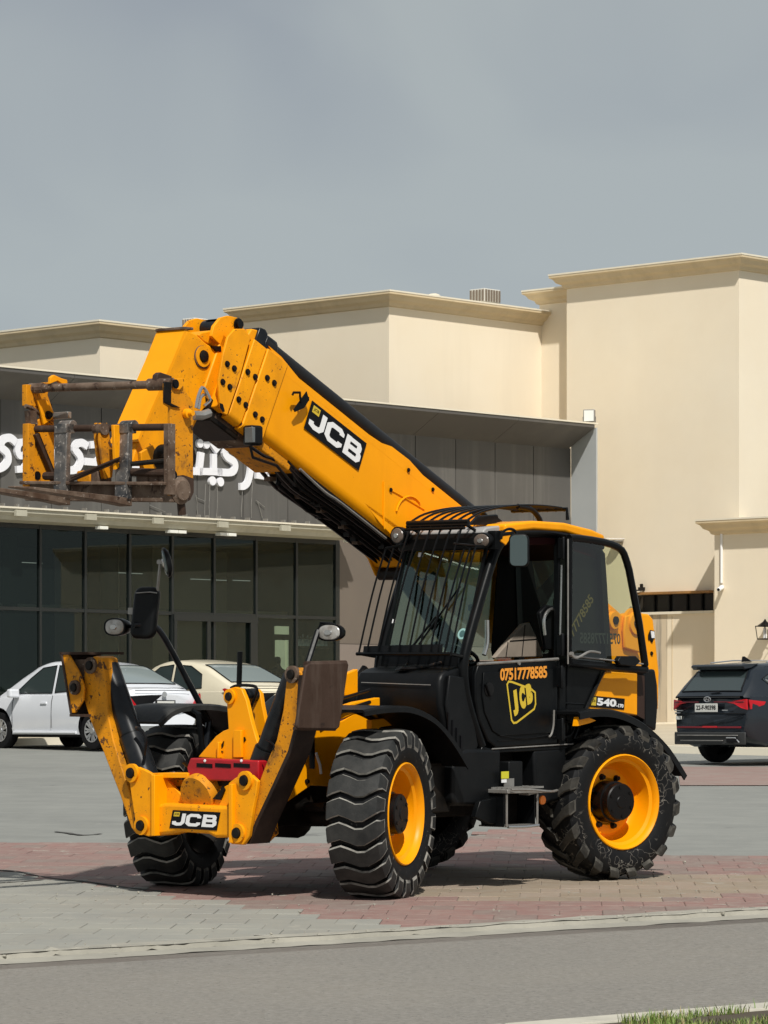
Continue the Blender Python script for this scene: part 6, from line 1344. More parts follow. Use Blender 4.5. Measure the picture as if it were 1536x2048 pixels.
# mirrors, lamps
def rrect(mb, c, eu, ev, w, h, r, th, n=4):
    eu, ev = Vector(eu).normalized(), Vector(ev).normalized(); nn = eu.cross(ev).normalized(); pts = []
    for (sx, sy, a0) in ((1, 1, 0), (-1, 1, 90), (-1, -1, 180), (1, -1, 270)):
        for k in range(n+1):
            a = R(a0+90*k/n); pts.append(Vector(c)+eu*(sx*(w/2-r)+math.cos(a)*r)+ev*(sy*(h/2-r)+math.sin(a)*r))
    mb.ext([p-nn*th/2 for p in pts], nn*th); return mb
mc = U(1038, 1101, y=1.22); mu = Vector((-.55, .83, 0)); mu.normalize()
mb = MB(); rrect(mb, mc, mu, (0, 0, 1), .155, .255, .045, .04); mir = part('mirror', mb, M['plastic'], bevel=.012); mir['label'] = 'near mirror beside the open cab door'
nn = mu.cross(Z3)
mb = MB(); rrect(mb, mc+nn*.021, mu, (0, 0, 1), .132, .232, .036, .004); part('mirror_glass', mb, M['mirror'], mir)
mb = MB(); mb.tube(smooth_path(px3([(1002, 1078), (1006, 1064), (1018, 1058), (1030, 1062), (1034, 1080), (1033, 1095)], 1.12), 3), .011, 8); mb.tube([U(1030, 1088, y=1.19), U(1040, 1094, y=1.2), U(1044, 1100, y=1.2)], .016, 7); part('mirror_arm', mb, M['black'], mir)
def oval_lamp(c, rx, rz, depth, axis, case, lens, nm, lab=None, squash=1.0):
    ax = Vector(axis).normalized(); uu = ax.cross(Z3).normalized(); vv = uu.cross(ax); n = 28
    def ring(h, k): return [c+ax*h+uu*math.copysign(abs(math.cos(a))**squash, math.cos(a))*rx*k+vv*math.copysign(abs(math.sin(a))**squash, math.sin(a))*rz*k for a in [2*math.pi*i/n for i in range(n)]]
    def shell(mb, L):
        vs = [v for q in L for v in q]; mb.add(vs, [(i*n+k, i*n+(k+1) % n, (i+1)*n+(k+1) % n, (i+1)*n+k) for i in range(len(L)-1) for k in range(n)]+[tuple(range(n))[::-1], tuple(range((len(L)-1)*n, len(L)*n))])
    mb = MB(); shell(mb, [ring(-depth, .45), ring(-depth*.8, .75), ring(-depth*.3, .96), ring(0, 1.0), ring(.012, .99)]); o = part(nm, mb, case)
    if lab: o['label'] = lab
    mb = MB(); shell(mb, [ring(.0125, .84), ring(.020, .78), ring(.026, .5), ring(.027, .1)]); part('lens', mb, lens, o); 
    mb = MB(); shell(mb, [ring(.021, .34), ring(.034, .26)]); part('bulb_shield', mb, M['chrome'], o); return o
hl1 = oval_lamp(U(660, 1265, x=1.60), .115, .066, .10, (1, .12, 0), M['black'], M['lens'], 'headlight', 'near headlight on a stalk above the brown foot pad', .8)
mb = MB(); mb.tube([U(606, 1352, x=1.85)-Vector((.2, 0, .05)), U(612, 1335, x=1.80), U(636, 1262, x=1.62)], .024, 8); mb.tube([U(636, 1270, x=1.62), U(642, 1246, x=1.6), U(665, 1248, x=1.56)], .014, 6); mb.tube([U(608, 1345, x=1.8), U(600, 1420, x=1.7)], .024, 8); part('lamp_stalk', mb, M['black'], hl1)
hl2 = oval_lamp(U(231, 1254, x=2.0), .105, .070, .13, (1, .12, 0), M['black'], M['lens'], 'headlight', 'far headlight beside the tall mirror', .8)
mb = MB(); mb.tube(smooth_path([U(418, 1445, y=-.80), U(402, 1412, y=-.80), U(345, 1305, y=-.80), U(322, 1266, y=-.81), U(305, 1252, y=-.83), U(268, 1250, y=-.9)], 3), .024, 10); mb.tube([U(418, 1440, y=-.8), U(410, 1500, y=-.78)], .024, 8); mb.tube([U(245, 1253, x=1.93), U(275, 1252, x=1.93)], .018, 8); part('lamp_stalk', mb, M['ram'], hl2)
m2c = U(291, 1226, x=1.93); mu2 = Vector((-.35, .94, 0)).normalized()
mb = MB(); rrect(mb, m2c, mu2, (-.1, .06, 1), .20, .40, .06, .09); mir2 = part('mirror', mb, M['plastic'], bevel=.03, segs=3); mir2['label'] = 'tall far mirror on the lamp stalk'
mb = MB(); mb.tube([U(272, 1186, x=1.98), U(300, 1184, x=1.98), U(314, 1186, x=1.95)], .005, 5); mb.box(U(266, 1222, x=1.93), (.06, .05, .05)); part('mirror_clamp', mb, M['galv'], mir2)
mb = MB(); mb.tube([U(313, 1190, x=1.9), U(316, 1170, x=1.9), U(320, 1130, x=1.9), U(319, 1119, x=1.9)], .011, 7); mb.box(U(322, 1124, x=1.9), (.03, .06, .03)); part('mirror_arm', mb, M['galv'], mir2)
wm_ = oval_lamp(U(333, 1125, x=1.92), .085, .115, .035, (.75, -.55, -.2), M['plastic'], M['mirror'], 'round_mirror', 'small round mirror at the top of the far stalk', 1.0)
oval_lamp(U(797, 1071, x=.16), .080, .070, .10, (1, -.1, -.05), M['black'], M['lens_dim'], 'work_light', 'far work light at the cab roof edge')
wk = oval_lamp(U(965, 1081, x=.16), .092, .062, .10, (1, -.05, -.08), M['plastic'], M['lens_dim'], 'work_light', 'near work light at the cab roof edge')
mb = MB(); mb.tube(smooth_path([U(990, 1090, x=.1), U(999, 1078, x=.05), U(1003, 1064, x=.0), U(985, 1066, x=.05)], 3), .010, 6); mb.box(U(988, 1080, x=.10), (.06, .07, .14)); part('lamp_bracket', mb, M['black'], wk)
# windscreen guard
gd = MB(); ys_ = [.13, .21, .32, .425, .53, .635, .74, .845, .915, .985, 1.05]; first = None
bot = [Vector((.60-.05*max(0, y-.8), y, 1.80)) for y in ys_]
mb = MB(); mb.tube([bot[0]+Vector((0, -.02, 0)), bot[4]+Vector((.01, 0, 0)), bot[-1]], .014, 8); grd = part('windscreen_guard', mb, M['guard'])
mb = MB(); mb.ext([Vector((.585, .16, 1.80)), Vector((.585, .95, 1.80)), Vector((.575, .95, 1.875)), Vector((.575, .16, 1.86))], (-.012, 0, 0)); part('guard_mesh_strip', mb, M['plastic'], grd)
for i, y in enumerate(ys_):
    b0 = bot[i]
    if i < 2: tp = [Vector((.28, y+.0, 2.62))]
    elif i < 8: tp = [Vector((.30, y, 2.60)), Vector((.205, y, 2.79))]
    else: tp = [Vector((.27, y-.01*(i-8), 2.60+.01*(i-8)))]
    path = [b0, b0.lerp(tp[0], .33)+Vector((.015, 0, 0)), b0.lerp(tp[0], .66)+Vector((.02, 0, 0))]+tp
    mb = MB(); mb.tube(smooth_path(path, 3), .0085, 6); part('guard_bar', mb, M['guard'], grd)
for pts in (([Vector((.28, .13, 2.62)), Vector((.27, .26, 2.64)), Vector((.12, .20, 2.66))]), ([Vector((.205, .28, 2.79)), Vector((.205, .90, 2.79))]), ([Vector((.225, .28, 2.765)), Vector((.225, .88, 2.765))]), ([Vector((.28, .82, 2.64)), Vector((.27, 1.03, 2.62)), Vector((.16, 1.03, 2.62))]),
            ([Vector((.58, .13, 1.80)), Vector((.40, .12, 1.78))]), ([Vector((.58, 1.04, 1.80)), Vector((.40, 1.0, 1.78))]), ([Vector((.205, .30, 2.79)), Vector((.10, .30, 2.75))]), ([Vector((.205, .88, 2.79)), Vector((.10, .88, 2.75))])):
    mb = MB(); mb.tube(pts, .013, 7); part('guard_rail', mb, M['guard'], grd)
# roof guard
mb = MB(); mb.tube([Vector((.20, .28, 2.815)), Vector((.20, .90, 2.815))], .018, 8); rg_ = part('roof_guard', mb, M['guard'])
for i in range(7):
    y = .30+i*.095; y2 = .36+i*.085
    mb = MB(); mb.tube(smooth_path([Vector((.20, y, 2.815)), Vector((.02, y+.003, 2.89)), Vector((-.30, y, 2.945)), Vector((-.65, y2, 2.965)), Vector((-.98, y2, 2.955)), Vector((-1.03, y2, 2.93))], 4), .0095, 6); part('guard_bar', mb, M['guard'], rg_)
mb = MB(); mb.tube([Vector((-1.02, .34, 2.945)), Vector((-1.02, .90, 2.945)), Vector((-1.03, .90, 2.86))], .016, 8); part('guard_rail', mb, M['guard'], rg_)
mb = MB(); mb.tube(smooth_path([Vector((-.45, .86, 2.95)), Vector((-.62, .86, 2.93)), Vector((-.72, .86, 2.86)), Vector((-.74, .86, 2.80))], 3), .022, 8); part('guard_bracket', mb, M['guard'], rg_)
mb = MB(); mb.tube(smooth_path([Vector((-.45, .34, 2.95)), Vector((-.62, .34, 2.93)), Vector((-.72, .34, 2.86)), Vector((-.74, .34, 2.80))], 3), .022, 8); part('guard_bracket', mb, M['guard'], rg_)
mb = MB(); mb.ext([Vector((x, .80, z)) for x, z in ((.10, 2.79), (.0, 2.86), (-.22, 2.87), (-.30, 2.83), (-.12, 2.80))], (0, .03, 0)); mb.tube([Vector((-.05, .78, 2.845)), Vector((-.28, .78, 2.865))], .022, 8); part('guard_clamp', mb, M['plastic'], rg_)
# ================================================================== PARKED CARS
def interp(tab, x):
    if x <= tab[0][0]: return tab[0][1]
    for (a, b), (c, d) in zip(tab, tab[1:]):
        if x <= c: return b+(d-b)*(x-a)/(c-a)
    return tab[-1][1]
def car_paint(n, c, rough=.25): return mat(n, c, rough, coat=0.7, spec=.5, var=(tuple(v*.93 for v in c), .5), var_scale=2)
M['car_glass'] = glass('car_window_glass', (.30, .36, .36), 1.5, body=.30, body_col=(.05, .065, .065))
M['car_dark'] = mat('car_black_trim', (.006, .006, .007), .5, spec=.2)
M['tail_red'] = mat('red_tail_lamp', (.42, .006, .012), .15, emit=((.5, .0, .01), .02))
M['tail_clear'] = mat('clear_lamp', (.6, .55, .55), .15)
M['alloy'] = mat('silver_alloy', (.55, .56, .57), .3, metal=.7)
M['plate'] = mat('white_number_plate', (.62, .62, .58), .5)
M['car_tyre'] = mat('car_tyre', (.008, .008, .009), .7, spec=.2)
def boolean_cut(me, cutter, mats):
    o = bpy.data.objects.new('x', me); k = bpy.data.objects.new('k', cutter); COL.objects.link(o); COL.objects.link(k)
    md = o.modifiers.new('b', 'BOOLEAN'); md.object = k; md.operation = 'DIFFERENCE'; md.solver = 'EXACT'
    bpy.context.view_layer.update(); dg = bpy.context.evaluated_depsgraph_get()
    r = bpy.data.meshes.new_from_object(o.evaluated_get(dg)); bpy.data.objects.remove(o); bpy.data.objects.remove(k)
    return r
def make_car(name, label, loc, heading, paint, spec, roof_paint=None):
    """x forward, y left, z up; spec: dict of profile tables"""
    ang = math.atan2(heading[1], heading[0])
    root = empty(name, loc, label, 'car', 'parked cars'); root.rotation_euler = (0, 0, ang); root.scale = (spec.get('scale', 1),)*3
    L, W, belt, sill = spec['L'], spec['W']/2, spec['belt'], spec['sill']
    def half(x):   # plan half width
        f_ = abs(x)/(L/2); return W*(1-.10*max(0, (f_-.72)/.28)**2-.05*max(0, (f_-.9)/.1)**2)
    N_ = 30; xs = [-L/2+L*i/N_ for i in range(N_+1)]
    mb = MB(); rings = []
    for x in xs:
        w = half(x); zt = interp(spec['deck'], x); zb = interp(spec['under'], x); zs = min(sill, zt-.05); bl = min(interp(belt, x), zt-.02)
        pr = [(0, zb), (w*.86, zb), (w*.955, zb+.05), (w*.985, zb+.16), (w*1.0, (zb+bl)*.5+.04), (w*.99, bl-.14), (w*.955, bl), (w*.90, min(zt, bl+.03)), (w*.70, zt-.008), (w*.35, zt+.004), (0, zt+.006)]
        rings.append([(x, y, z) for y, z in pr]+[(x, -y, z) for y, z in pr[-2:0:-1]])
    # slightly rounded nose and tail
    k = len(rings[0]); vs = []
    for i, r in enumerate(rings):
        for (x, y, z) in r:
            if i in (0, N_):
                s = -1 if i == 0 else 1; zz = (z-.55)/.45; x2 = x-s*(.02+.05*zz*zz if z > .55 or i == N_ else .02)-s*.10*(abs(y)/W)**4; vs.append((x2, y, z))
            else: vs.append((x, y, z))
    fs = [(i*k+j, i*k+(j+1) % k, (i+1)*k+(j+1) % k, (i+1)*k+j) for i in range(N_) for j in range(k)]+[tuple(range(k)), tuple(range(N_*k, N_*k+k))]
    mb.add(vs, fs)
    me = mesh_from('body', mb, paint, 0)
    cut = MB(); rw = spec['rw']
    for ax in spec['axles']:
        for s in (-1, 1):
            c = MB(); cut.lathe([(0, rw*1.14), (.5, rw*1.14)], (ax, s*(W-.27), rw+.03) if s > 0 else (ax, -(W-.27)-.5, rw+.03), (0, 1, 0), 28)
    cm = mesh_from('cut', cut, M['car_dark'], 0)
    me = boolean_cut(me, cm, None); me.materials.clear(); me.materials.append(paint); me.materials.append(M['car_dark'])
    for p in me.polygons:
        c = p.center; p.use_smooth = True
        inw = any(abs((c.x-ax)**2+(c.z-rw-.03)**2-(rw*1.14)**2) < .012 and abs(c.y) < W*.93 for ax in spec['axles'])
        p.material_index = 1 if (inw or (abs(abs(c.y)-(W-.27)) < .02 and c.z < .75) or c.z < spec['under'][0][1]*0+.24) else 0
    me.set_sharp_from_angle(angle=R(38)); body = link('body', me, root)
    # greenhouse
    G = spec['roof']; gx0, gx1 = G[0][0], G[-1][0]; n2 = 24; rings = []
    def gsec(x):
        zt = interp(G, x); zb = interp(belt, x)-.02; zb = min(zb, zt-.001); h = max(.001, zt-zb); t = min(1, h/.5)
        w0 = half(x)*.95; w1 = w0-spec['tumble']*t
        return w0, w1, zb, zt
    mb = MB(); gx = [gx0+(gx1-gx0)*i/n2 for i in range(n2+1)]
    for x in gx:
        w0, w1, zb, zt = gsec(x); h = zt-zb
        pr = [(w0, zb), (w0+(w1-w0)*.8, zb+h*.80), (w1*.97, zb+h*.93), (w1*.86, zb+h*.985), (w1*.4, zt+.012*min(1, h/.4)), (0, zt+.016*min(1, h/.4))]
        rings.append([(x, y, z) for y, z in pr]+[(x, -y, z) for y, z in pr[-2::-1]])
    k = len(rings[0]); mb.add([v for r in rings for v in r], [(i*k+j, i*k+j+1, (i+1)*k+j+1, (i+1)*k+j) for i in range(n2) for j in range(k-1)])
    cab_ = obj('roof', mb, roof_paint or paint, root, 50)
    def side(x, v, s, off=.006):
        w0, w1, zb, zt = gsec(x); h = zt-zb; return Vector((x, s*(w0+(w1-w0)*v+off), zb+h*v))
    for s in (-1, 1):
        for wpts in spec['side_windows']:
            mb = MB(); pts = []
            for (x, z) in wpts:
                w0, w1, zb, zt = gsec(x); v = (z-zb)/max(.01, zt-zb); pts.append(side(x, min(.9, v), s))
            if s < 0: pts = pts[::-1]
            cx = sum((p for p in pts), Vector())/len(pts)
            mb.add(pts+[cx], [(i, (i+1) % len(pts), len(pts)) for i in range(len(pts))]); obj('side_window', mb, M['car_glass_dark'], root, 0, fix=False)
            mb = MB(); mb.tube(pts+[pts[0]], .009, 5); obj('window_trim', mb, M['car_dark'], root)
    def top(x, f_, off=.010):
        w0, w1, zb, zt = gsec(x); return Vector((x, f_*w1*.98 if f_ else 0, zt+off+.012*(1-abs(f_))))
    for nm, (xa, xb) in (('rear_window', spec['rear_glass']), ('windscreen', spec['front_glass'])):
        mb = MB(); P = []
        for i in range(7):
            x = xa+(xb-xa)*i/6
            for f_ in (-.88, -.5, 0, .5, .88):
                w0, w1, zb, zt = gsec(x); h = zt-zb; y = f_*(w1*.97 if h > .12 else w0*.95); P.append(Vector((x, y, (zt+.016) if abs(f_) < .6 else zb+h*.985+.012)))
        mb.add(P, [(i*5+j, i*5+j+1, (i+1)*5+j+1, (i+1)*5+j) for i in range(6) for j in range(4)])
        if nm == 'windscreen' or spec.get('flip'): pass
        obj(nm, mb, M['car_glass_dark'], root, 60)
        edge = [P[0], P[4], P[34], P[30]]; edge = P[0:5]+[P[9], P[14], P[19], P[24], P[29]]+P[30:35][::-1]+[P[25], P[20], P[15], P[10], P[5]]
        mb = MB(); mb.tube(edge+[edge[0]], .010, 5); obj('glass_seal', mb, M['car_dark'], root)
    # wheels
    for ax in spec['axles']:
        for s in (-1, 1):
            c = Vector((ax, s*(W-.115), rw)); yv = Vector((0, s, 0))
            mb = MB(); mb.lathe([(-.10, rw*.64), (-.10, rw*.93), (-.07, rw), (.06, rw), (.09, rw*.96), (.10, rw*.85), (.095, rw*.66)], c, yv, 32, False); ty = obj('wheel', mb, M['car_tyre'], root, 35)
            mb = MB(); mb.lathe([(.09, rw*.66), (.085, rw*.60), (.02, rw*.58), (.0, .0001)], c, yv, 28, False); obj('rim', mb, M['car_dark'], ty, 30)
            for q in range(spec.get('spokes', 7)):
                a = 2*math.pi*q/spec.get('spokes', 7); u = Vector((math.cos(a), 0, math.sin(a))); t = Vector((-math.sin(a), 0, math.cos(a)))
                mb = MB()
                for off in (-.10, .10):
                    u2 = (u+t*off*1.8).normalized(); mb.ext([c+yv*.07+u*.03-t*.02, c+yv*.07+u*.03+t*.02, c+yv*.085+u2*rw*.61+t*.017, c+yv*.085+u2*rw*.61-t*.017], yv*.014)
                obj('spoke', mb, M['alloy'], ty, 0)
            mb = MB(); mb.lathe([(.07, .055), (.10, .05)], c, yv, 16); mb.lathe([(.086, rw*.63), (.098, rw*.62), (.098, rw*.57), (.08, rw*.57)], c, yv, 30, False); obj('hub_cap', mb, M['alloy'], ty, 30)
    # sills, seams, mirrors, handles
    for s in (-1, 1):
        for x in spec['seams']:
            mb = MB(); zb = .26; pts = [Vector((x, s*(half(x)*1.0+.0015), z_)) for z_ in (.36, .60)]+[Vector((x, s*(half(x)*.993+.0015), interp(belt, x)-.12)), Vector((x, s*(half(x)*.957+.002), interp(belt, x)-.005))]; mb.tube(pts, .005, 4); obj('door_seam', mb, M['car_dark'], root)
        mb = MB(); mb.tube([Vector((spec['axles'][0]+.42, s*(half(0)*.985), .285)), Vector((spec['axles'][1]-.42, s*(half(0)*.985), .285))], .028, 6); obj('sill', mb, paint, root)
        for x in spec['handles']:
            mb = MB(); mb.box((x, s*(half(x)*.992), interp(belt, x)-.13), (.17, .035, .035)); obj('door_handle', mb, spec.get('handle_mat', paint), root, 0, bevel=.008)
        mx_ = spec['mirror_x']; mb = MB(); mb.box((mx_, s*(W+.08), interp(belt, mx_)+.06), (.12, .20, .15)); mm_ = obj('door_mirror', mb, paint, root, 0, bevel=.03, ) if False else obj('door_mirror', mb, paint, root, 0, .03)
    return root, half, gsec, body
M['car_glass_dark'] = mat('reflective_dark_car_glass', (.035, .048, .048), .06, spec=.9)
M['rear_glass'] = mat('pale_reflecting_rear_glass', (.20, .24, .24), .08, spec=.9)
sedan = dict(scale=1.08, L=4.43, W=1.70, sill=.3, rw=.315, tumble=.14,
    belt=[(-2.2, .93), (-1.0, .925), (.6, .90), (1.3, .86), (2.2, .62)],
    deck=[(-2.22, .90), (-2.15, 1.0), (-1.85, 1.045), (-1.5, 1.05), (-1.2, 1.03), (1.0, .98), (1.6, .90), (2.05, .76), (2.22, .62)],
    under=[(-2.22, .40), (-2.0, .24), (-1.6, .20), (1.6, .20), (2.0, .20), (2.22, .34)],
    roof=[(-1.82, 1.04), (-1.45, 1.20), (-1.05, 1.37), (-.70, 1.455), (-.25, 1.50), (.10, 1.495), (.40, 1.44), (.85, 1.22), (1.35, .93)],
    rear_glass=(-1.70, -.90), front_glass=(.45, 1.22), axles=(-1.30, 1.30),
    side_windows=[[(.90, .95), (.55, 1.20), (.22, 1.38), (-.16, 1.42), (-.16, .95)], [(-.24, .96), (-.24, 1.42), (-.65, 1.39), (-.98, 1.24), (-1.05, 1.00)]],
    seams=(.92, -.20, -1.02), handles=(.02, -.86), mirror_x=.78, spokes=7)
white = car_paint('white_car_paint', (.72, .74, .78)); cream_p = car_paint('cream_car_paint', (.72, .655, .50))
def corner(root, half, W): pass
def dress_sedan(root, half, paint, with_plate=True):
    W = .85
    for s in (-1, 1):
        # tail lamp: wedge wrapping the rear corner
        mb = MB(); x0 = -2.19; w = half(x0)
        prof = [(-2.235, .58), (-2.235, .64), (-2.05, .96), (-1.88, 1.01), (-1.97, .80), (-2.07, .66)]
        y_ = s*(half(-2.05)*1.004); pts = [Vector((x, y_-(s*.045 if x < -2.2 else 0), z)) for x, z in [(-2.17, .68), (-1.72, .99), (-1.82, .90), (-1.98, .74), (-2.12, .66)]]
        lp = [(-1.70, .975), (-1.76, .99), (-2.06, .93), (-2.16, .80), (-2.17, .68), (-2.05, .665), (-1.93, .74), (-1.80, .88)]
        mb.ext([Vector((x, s*(half(x)*.99+(.0 if x > -2.1 else -.05)), z)) for x, z in lp], (0, s*.012, 0)); tl_ = obj('tail_lamp', mb, M['tail_red'], root, 0)
        mb = MB(); mb.ext([Vector((x, s*(half(x)*.99-.045), z)) for x, z in ((-2.155, .83), (-2.16, .76), (-2.06, .75), (-2.0, .80), (-2.06, .86))], (0, s*.062, 0)); obj('lamp_insert', mb, M['tail_clear'], tl_, 0)
        mb = MB(); mb.ext([Vector((-2.15, s*.82, .68)), Vector((-2.13, s*.81, .94)), Vector((-2.17, s*.70, .86)), Vector((-2.20, s*.56, .69))], (-.035, 0, 0)); obj('lamp_rear', mb, M['tail_red'], tl_, 0)
    mb = MB(); mb.tube([Vector((-2.16, -.58, .985)), Vector((-2.20, 0, .99)), Vector((-2.16, .58, .985))], .006, 5); obj('boot_seam', mb, M['car_dark'], root)
    mb = MB(); mb.tube([Vector((-2.17, -.66, .66)), Vector((-2.225, 0, .65)), Vector((-2.17, .66, .66))], .006, 5); obj('bumper_seam', mb, M['car_dark'], root)
    mb = MB(); mb.box((-2.235, 0, .76), (.015, .42, .13)); obj('plate_recess', mb, M['car_dark'], root, 0)
    mb = MB(); mb.box((-2.245, 0, .76), (.012, .36, .10)); obj('number_plate', mb, M['plate'], root, 0)
    mb = MB(); mb.lathe([(0, .05), (.012, .045)], (-2.21, 0, .92), (-1, 0, 0), 18); obj('badge', mb, M['alloy'], root)
    mb = MB(); mb.tube([Vector((-1.58, -.25, 1.09)), Vector((-1.56, .25, 1.09))], .015, 6); obj('brake_lamp', mb, M['tail_red'], root)
def on_ground(v): return (v[0], v[1], gz(v[1])+.004)
hB = tuple(Vector((-.67, .742)).normalized())
# rear left wheel of the white saloon touches the ground at photo (175, 1503)
def place(px, py, axle, W, heading, side=1):
    g = GP(px, py); h = Vector(heading); n = Vector((-h.y, h.x)); c = Vector((g.x, g.y))-h*axle-n*side*(W-.1); return on_ground(c)
r1, hf, gs, bd = make_car('white_saloon', 'white saloon car parked nose in at the shop, behind the left stabiliser leg', place(190, 1503, -1.30*1.08, .85*1.08, hB), hB, white, sedan)
dress_sedan(r1, hf, white)
g2 = Vector(place(176, 1502, -1.30, .85, hB)[:2])+UA*3.55+UB*.45
r2, hf, gs, bd = make_car('cream_saloon', 'cream saloon car parked right of the white one, behind the levelling bracket', on_ground(g2), hB, cream_p, sedan, None)
dress_sedan(r2, hf, cream_p)
for r_ in (r1, r2):
    for ch in r_.children:
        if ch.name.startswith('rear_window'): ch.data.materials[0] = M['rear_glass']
    mb = MB(); mb.lathe([(0, .07), (.10, .07)], (-1.30, .30, 1.10), (0, 1, 0), 12); obj('parcel_shelf_roll', mb, mat('paper_roll', (.6, .62, .6), .8) if r_ is r1 else M['rear_glass'], r_)
# dark suv on the right, seen from behind
suv = dict(L=4.75, W=1.90, sill=.35, rw=.37, tumble=.25,
    belt=[(-2.4, 1.06), (-1.0, 1.06), (1.0, 1.02), (1.5, .98), (2.4, .80)],
    deck=[(-2.375, 1.02), (-2.30, 1.10), (-2.0, 1.12), (1.1, 1.10), (1.8, 1.02), (2.2, .92), (2.375, .75)],
    under=[(-2.375, .46), (-2.25, .36), (-1.9, .26), (1.9, .26), (2.2, .30), (2.375, .45)],
    roof=[(-2.33, 1.07), (-2.14, 1.32), (-2.00, 1.51), (-1.85, 1.58), (-1.0, 1.64), (-.2, 1.65), (.30, 1.61), (.9, 1.37), (1.5, 1.05)],
    rear_glass=(-2.28, -2.04), front_glass=(.50, 1.40), axles=(-1.38, 1.38),
    side_windows=[[(.95, 1.08), (.55, 1.40), (.25, 1.52), (-.15, 1.55), (-.15, 1.10)], [(-.25, 1.10), (-.25, 1.55), (-1.05, 1.53), (-1.10, 1.12)], [(-1.20, 1.14), (-1.17, 1.52), (-1.60, 1.49), (-1.90, 1.34), (-1.76, 1.22)]],
    seams=(.98, -.20, -1.14), handles=(-.02, -.95), mirror_x=.85, spokes=5)
suvp = mat('dark_blue_grey_car_paint', (.010, .014, .019), .22, coat=.5, spec=.4, var=((.016, .02, .026), .5), var_scale=2)
M['suv_trim'] = mat('grey_bumper_trim', (.035, .036, .036), .5, spec=.3)
M['bar_red'] = mat('dark_red_lamp_bar', (.10, .006, .012), .2)
hS = Vector((.79, .613)).normalized(); nS = Vector((-hS.y, hS.x))
g = GP(1434, 1526); cS = Vector((g.x, g.y))+hS*1.38-nS*.83
r3, hf, gs, bd = make_car('dark_suv', 'dark blue grey suv seen from behind at the right edge of the photo', on_ground(cS), hS, suvp, suv)
def rp(x, y0, y1, z0, z1, mm, nm, par=None, th=.02, bev=.006, n=8):
    """curved strip across the tail at height z0..z1"""
    mb = MB(); P = []
    for i in range(n+1):
        y = y0+(y1-y0)*i/n; xx = x+.12*(abs(y)/.95)**4; P.append((xx, y))
    vs = []
    for (xx, y) in P: vs += [(xx, y, z0), (xx, y, z1), (xx-th, y, z1), (xx-th, y, z0)]
    mb.add(vs, [(i*4+k, i*4+(k+1) % 4, i*4+4+(k+1) % 4, i*4+4+k) for i in range(n) for k in range(4)]+[(0, 1, 2, 3), (n*4, n*4+1, n*4+2, n*4+3)]); return obj(nm, mb, mm, par or r3, 30, bev)
xr = -2.385
rp(-2.385, -.80, -.18, .965, .985, M['bar_red'], 'lamp_bar'); rp(-2.385, .18, .80, .965, .985, M['bar_red'], 'lamp_bar')
for s in (-1, 1):
    mb = MB(); mb.ext([Vector((-2.365, s*.46, .965)), Vector((-2.345, s*.66, 1.00)), Vector((-2.29, s*.84, 1.02)), Vector((-2.285, s*.85, .85)), Vector((-2.33, s*.76, .88)), Vector((-2.35, s*.62, .945))], (-.035, 0, 0)); t_ = obj('tail_lamp', mb, M['tail_red'], r3, 0, .008)
    mb = MB(); mb.ext([Vector((-2.28, s*.83, 1.01)), Vector((-1.98, s*.905, .98)), Vector((-2.02, s*.905, .93)), Vector((-2.25, s*.84, .86))], (0, s*.025, 0)); obj('tail_lamp_side', mb, M['tail_red'], t_, 0)
rp(-2.375, -.74, .74, .56, .59, mat('dark_red_reflector', (.16, .006, .012), .25), 'reflector_strip'); rp(-2.392, -.25, .08, .565, .595, M['tail_red'], 'reflector')
rp(-2.365, -.82, .82, .30, .50, M['suv_trim'], 'lower_bumper', th=.03, bev=.02); rp(-2.40, -.70, .70, .44, .455, M['galv'], 'bumper_strip', th=.02); rp(-2.405, -.40, .60, .36, .372, M['galv'], 'skid_strip', th=.02)
rp(-2.375, -.80, .80, .785, .80, M['car_dark'], 'tailgate_crease', th=.012, bev=0); rp(-2.36, -.70, .70, 1.045, 1.06, M['suv_trim'], 'tailgate_edge', th=.012, bev=0)
mb = MB(); mb.box((-2.42, -.62, .37), (.05, .24, .07)); obj('exhaust_tip', mb, M['car_dark'], r3, 0, .02)
mb = MB(); mb.tube([Vector((-2.43, -.50, .41)), Vector((-2.43, -.70, .41)), Vector((-2.42, -.78, .34))], .010, 6); obj('exhaust_trim', mb, M['alloy'], r3)
mb = MB(); mb.ext([Vector((x, .60, z)) for x, z in ((-1.80, 1.592), (-2.14, 1.575), (-2.18, 1.545), (-2.12, 1.49), (-1.98, 1.51))], (0, -1.20, 0)); obj('roof_spoiler', mb, suvp, r3, 0, .015)
mb = MB(); mb.ext([Vector((x, .012, z)) for x, z in ((-1.40, 1.63), (-1.62, 1.62), (-1.60, 1.71), (-1.56, 1.71))], (0, -.024, 0)); obj('roof_fin', mb, M['car_dark'], r3, 0, .004)
mb = MB(); mb.tube([Vector((-2.32, .02, 1.15)), Vector((-2.31, -.22, 1.135))], .014, 6); obj('rear_wiper', mb, M['car_dark'], r3)
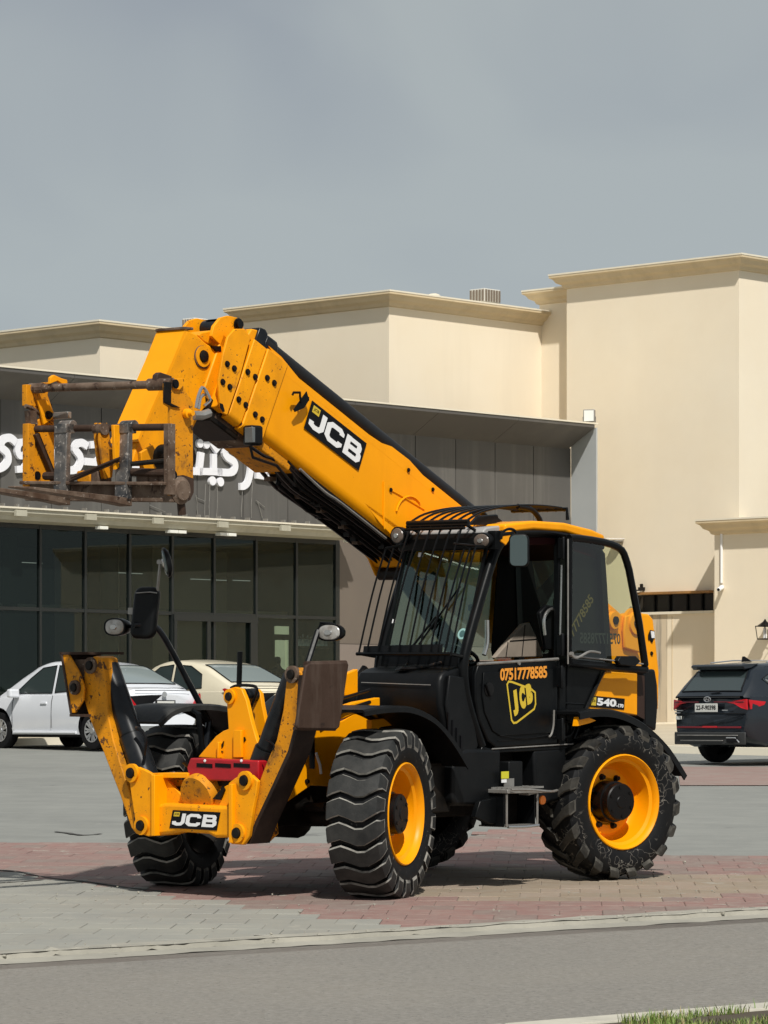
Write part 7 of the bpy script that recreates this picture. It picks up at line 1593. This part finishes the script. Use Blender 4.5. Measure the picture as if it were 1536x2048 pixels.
for s in (-1, 1):
    mb = MB(); mb.tube([Vector((-1.7, s*.64, 1.61)), Vector((-1.2, s*.65, 1.655)), Vector((.2, s*.65, 1.665))], .012, 6); obj('roof_rail', mb, M['alloy'], r3)
# oval badge with a slanted letter inside
mb = MB(); c_ = Vector((-2.372, 0, 1.02)); e1, e2 = Vector((0, 1, 0)), Vector((-.1, 0, 1)).normalized()
mb.tube([c_+e1*math.cos(a)*.075+e2*math.sin(a)*.040 for a in [i*math.pi/10 for i in range(20)]], .007, 5, True); bd_ = obj('badge', mb, M['alloy'], r3)
mb = MB(); mb.tube([c_+e1*.045-e2*.02, c_+e1*.02+e2*.025], .007, 5); mb.tube([c_-e1*.02-e2*.025, c_-e1*.045+e2*.02], .007, 5); mb.tube([c_+e1*.03, c_-e1*.03], .006, 5); obj('badge_letter', mb, M['alloy'], bd_)
mb = MB(); mb.box((-2.395, 0, .885), (.012, .52, .135)); npl = obj('number_plate', mb, M['plate'], r3, 0, .004)
mb = MB(); text_on(mb, '22-F-90398', Vector((-2.402, .225, .85)), Vector((0, -.45, 0)), Vector((0, 0, .075)), .03, .001); obj('plate_number', mb, M['decal_black'], npl, 0, fix=False)
for (y0, y1, z0, z1) in ((.62, .82, .835, .85), (.68, .80, .79, .815), (.66, .78, .70, .755)):
    mb = MB(); mb.box((-2.372+.05*(y0 > .6), (y0+y1)/2, (z0+z1)/2), (.02, y1-y0, z1-z0)); obj('tailgate_badge', mb, M['alloy'] if z1 > .76 else M['plate'], r3, 0)
mb = MB(); mb.box((-2.385, -.42, .845), (.012, .12, .014)); obj('tailgate_badge', mb, M['alloy'], r3, 0)
for s in (-1, 1):
    mb = MB(); pts = [side_ for side_ in ()]
    w0, w1, zb, zt = gs(-1.8); mb.tube([Vector((-1.50, s*(gs(-1.5)[1]+.035), 1.53)), Vector((-1.86, s*(w1+.055), 1.37)), Vector((-1.74, s*(w0-.03), 1.24))], .012, 6); obj('quarter_chrome', mb, M['alloy'], r3)
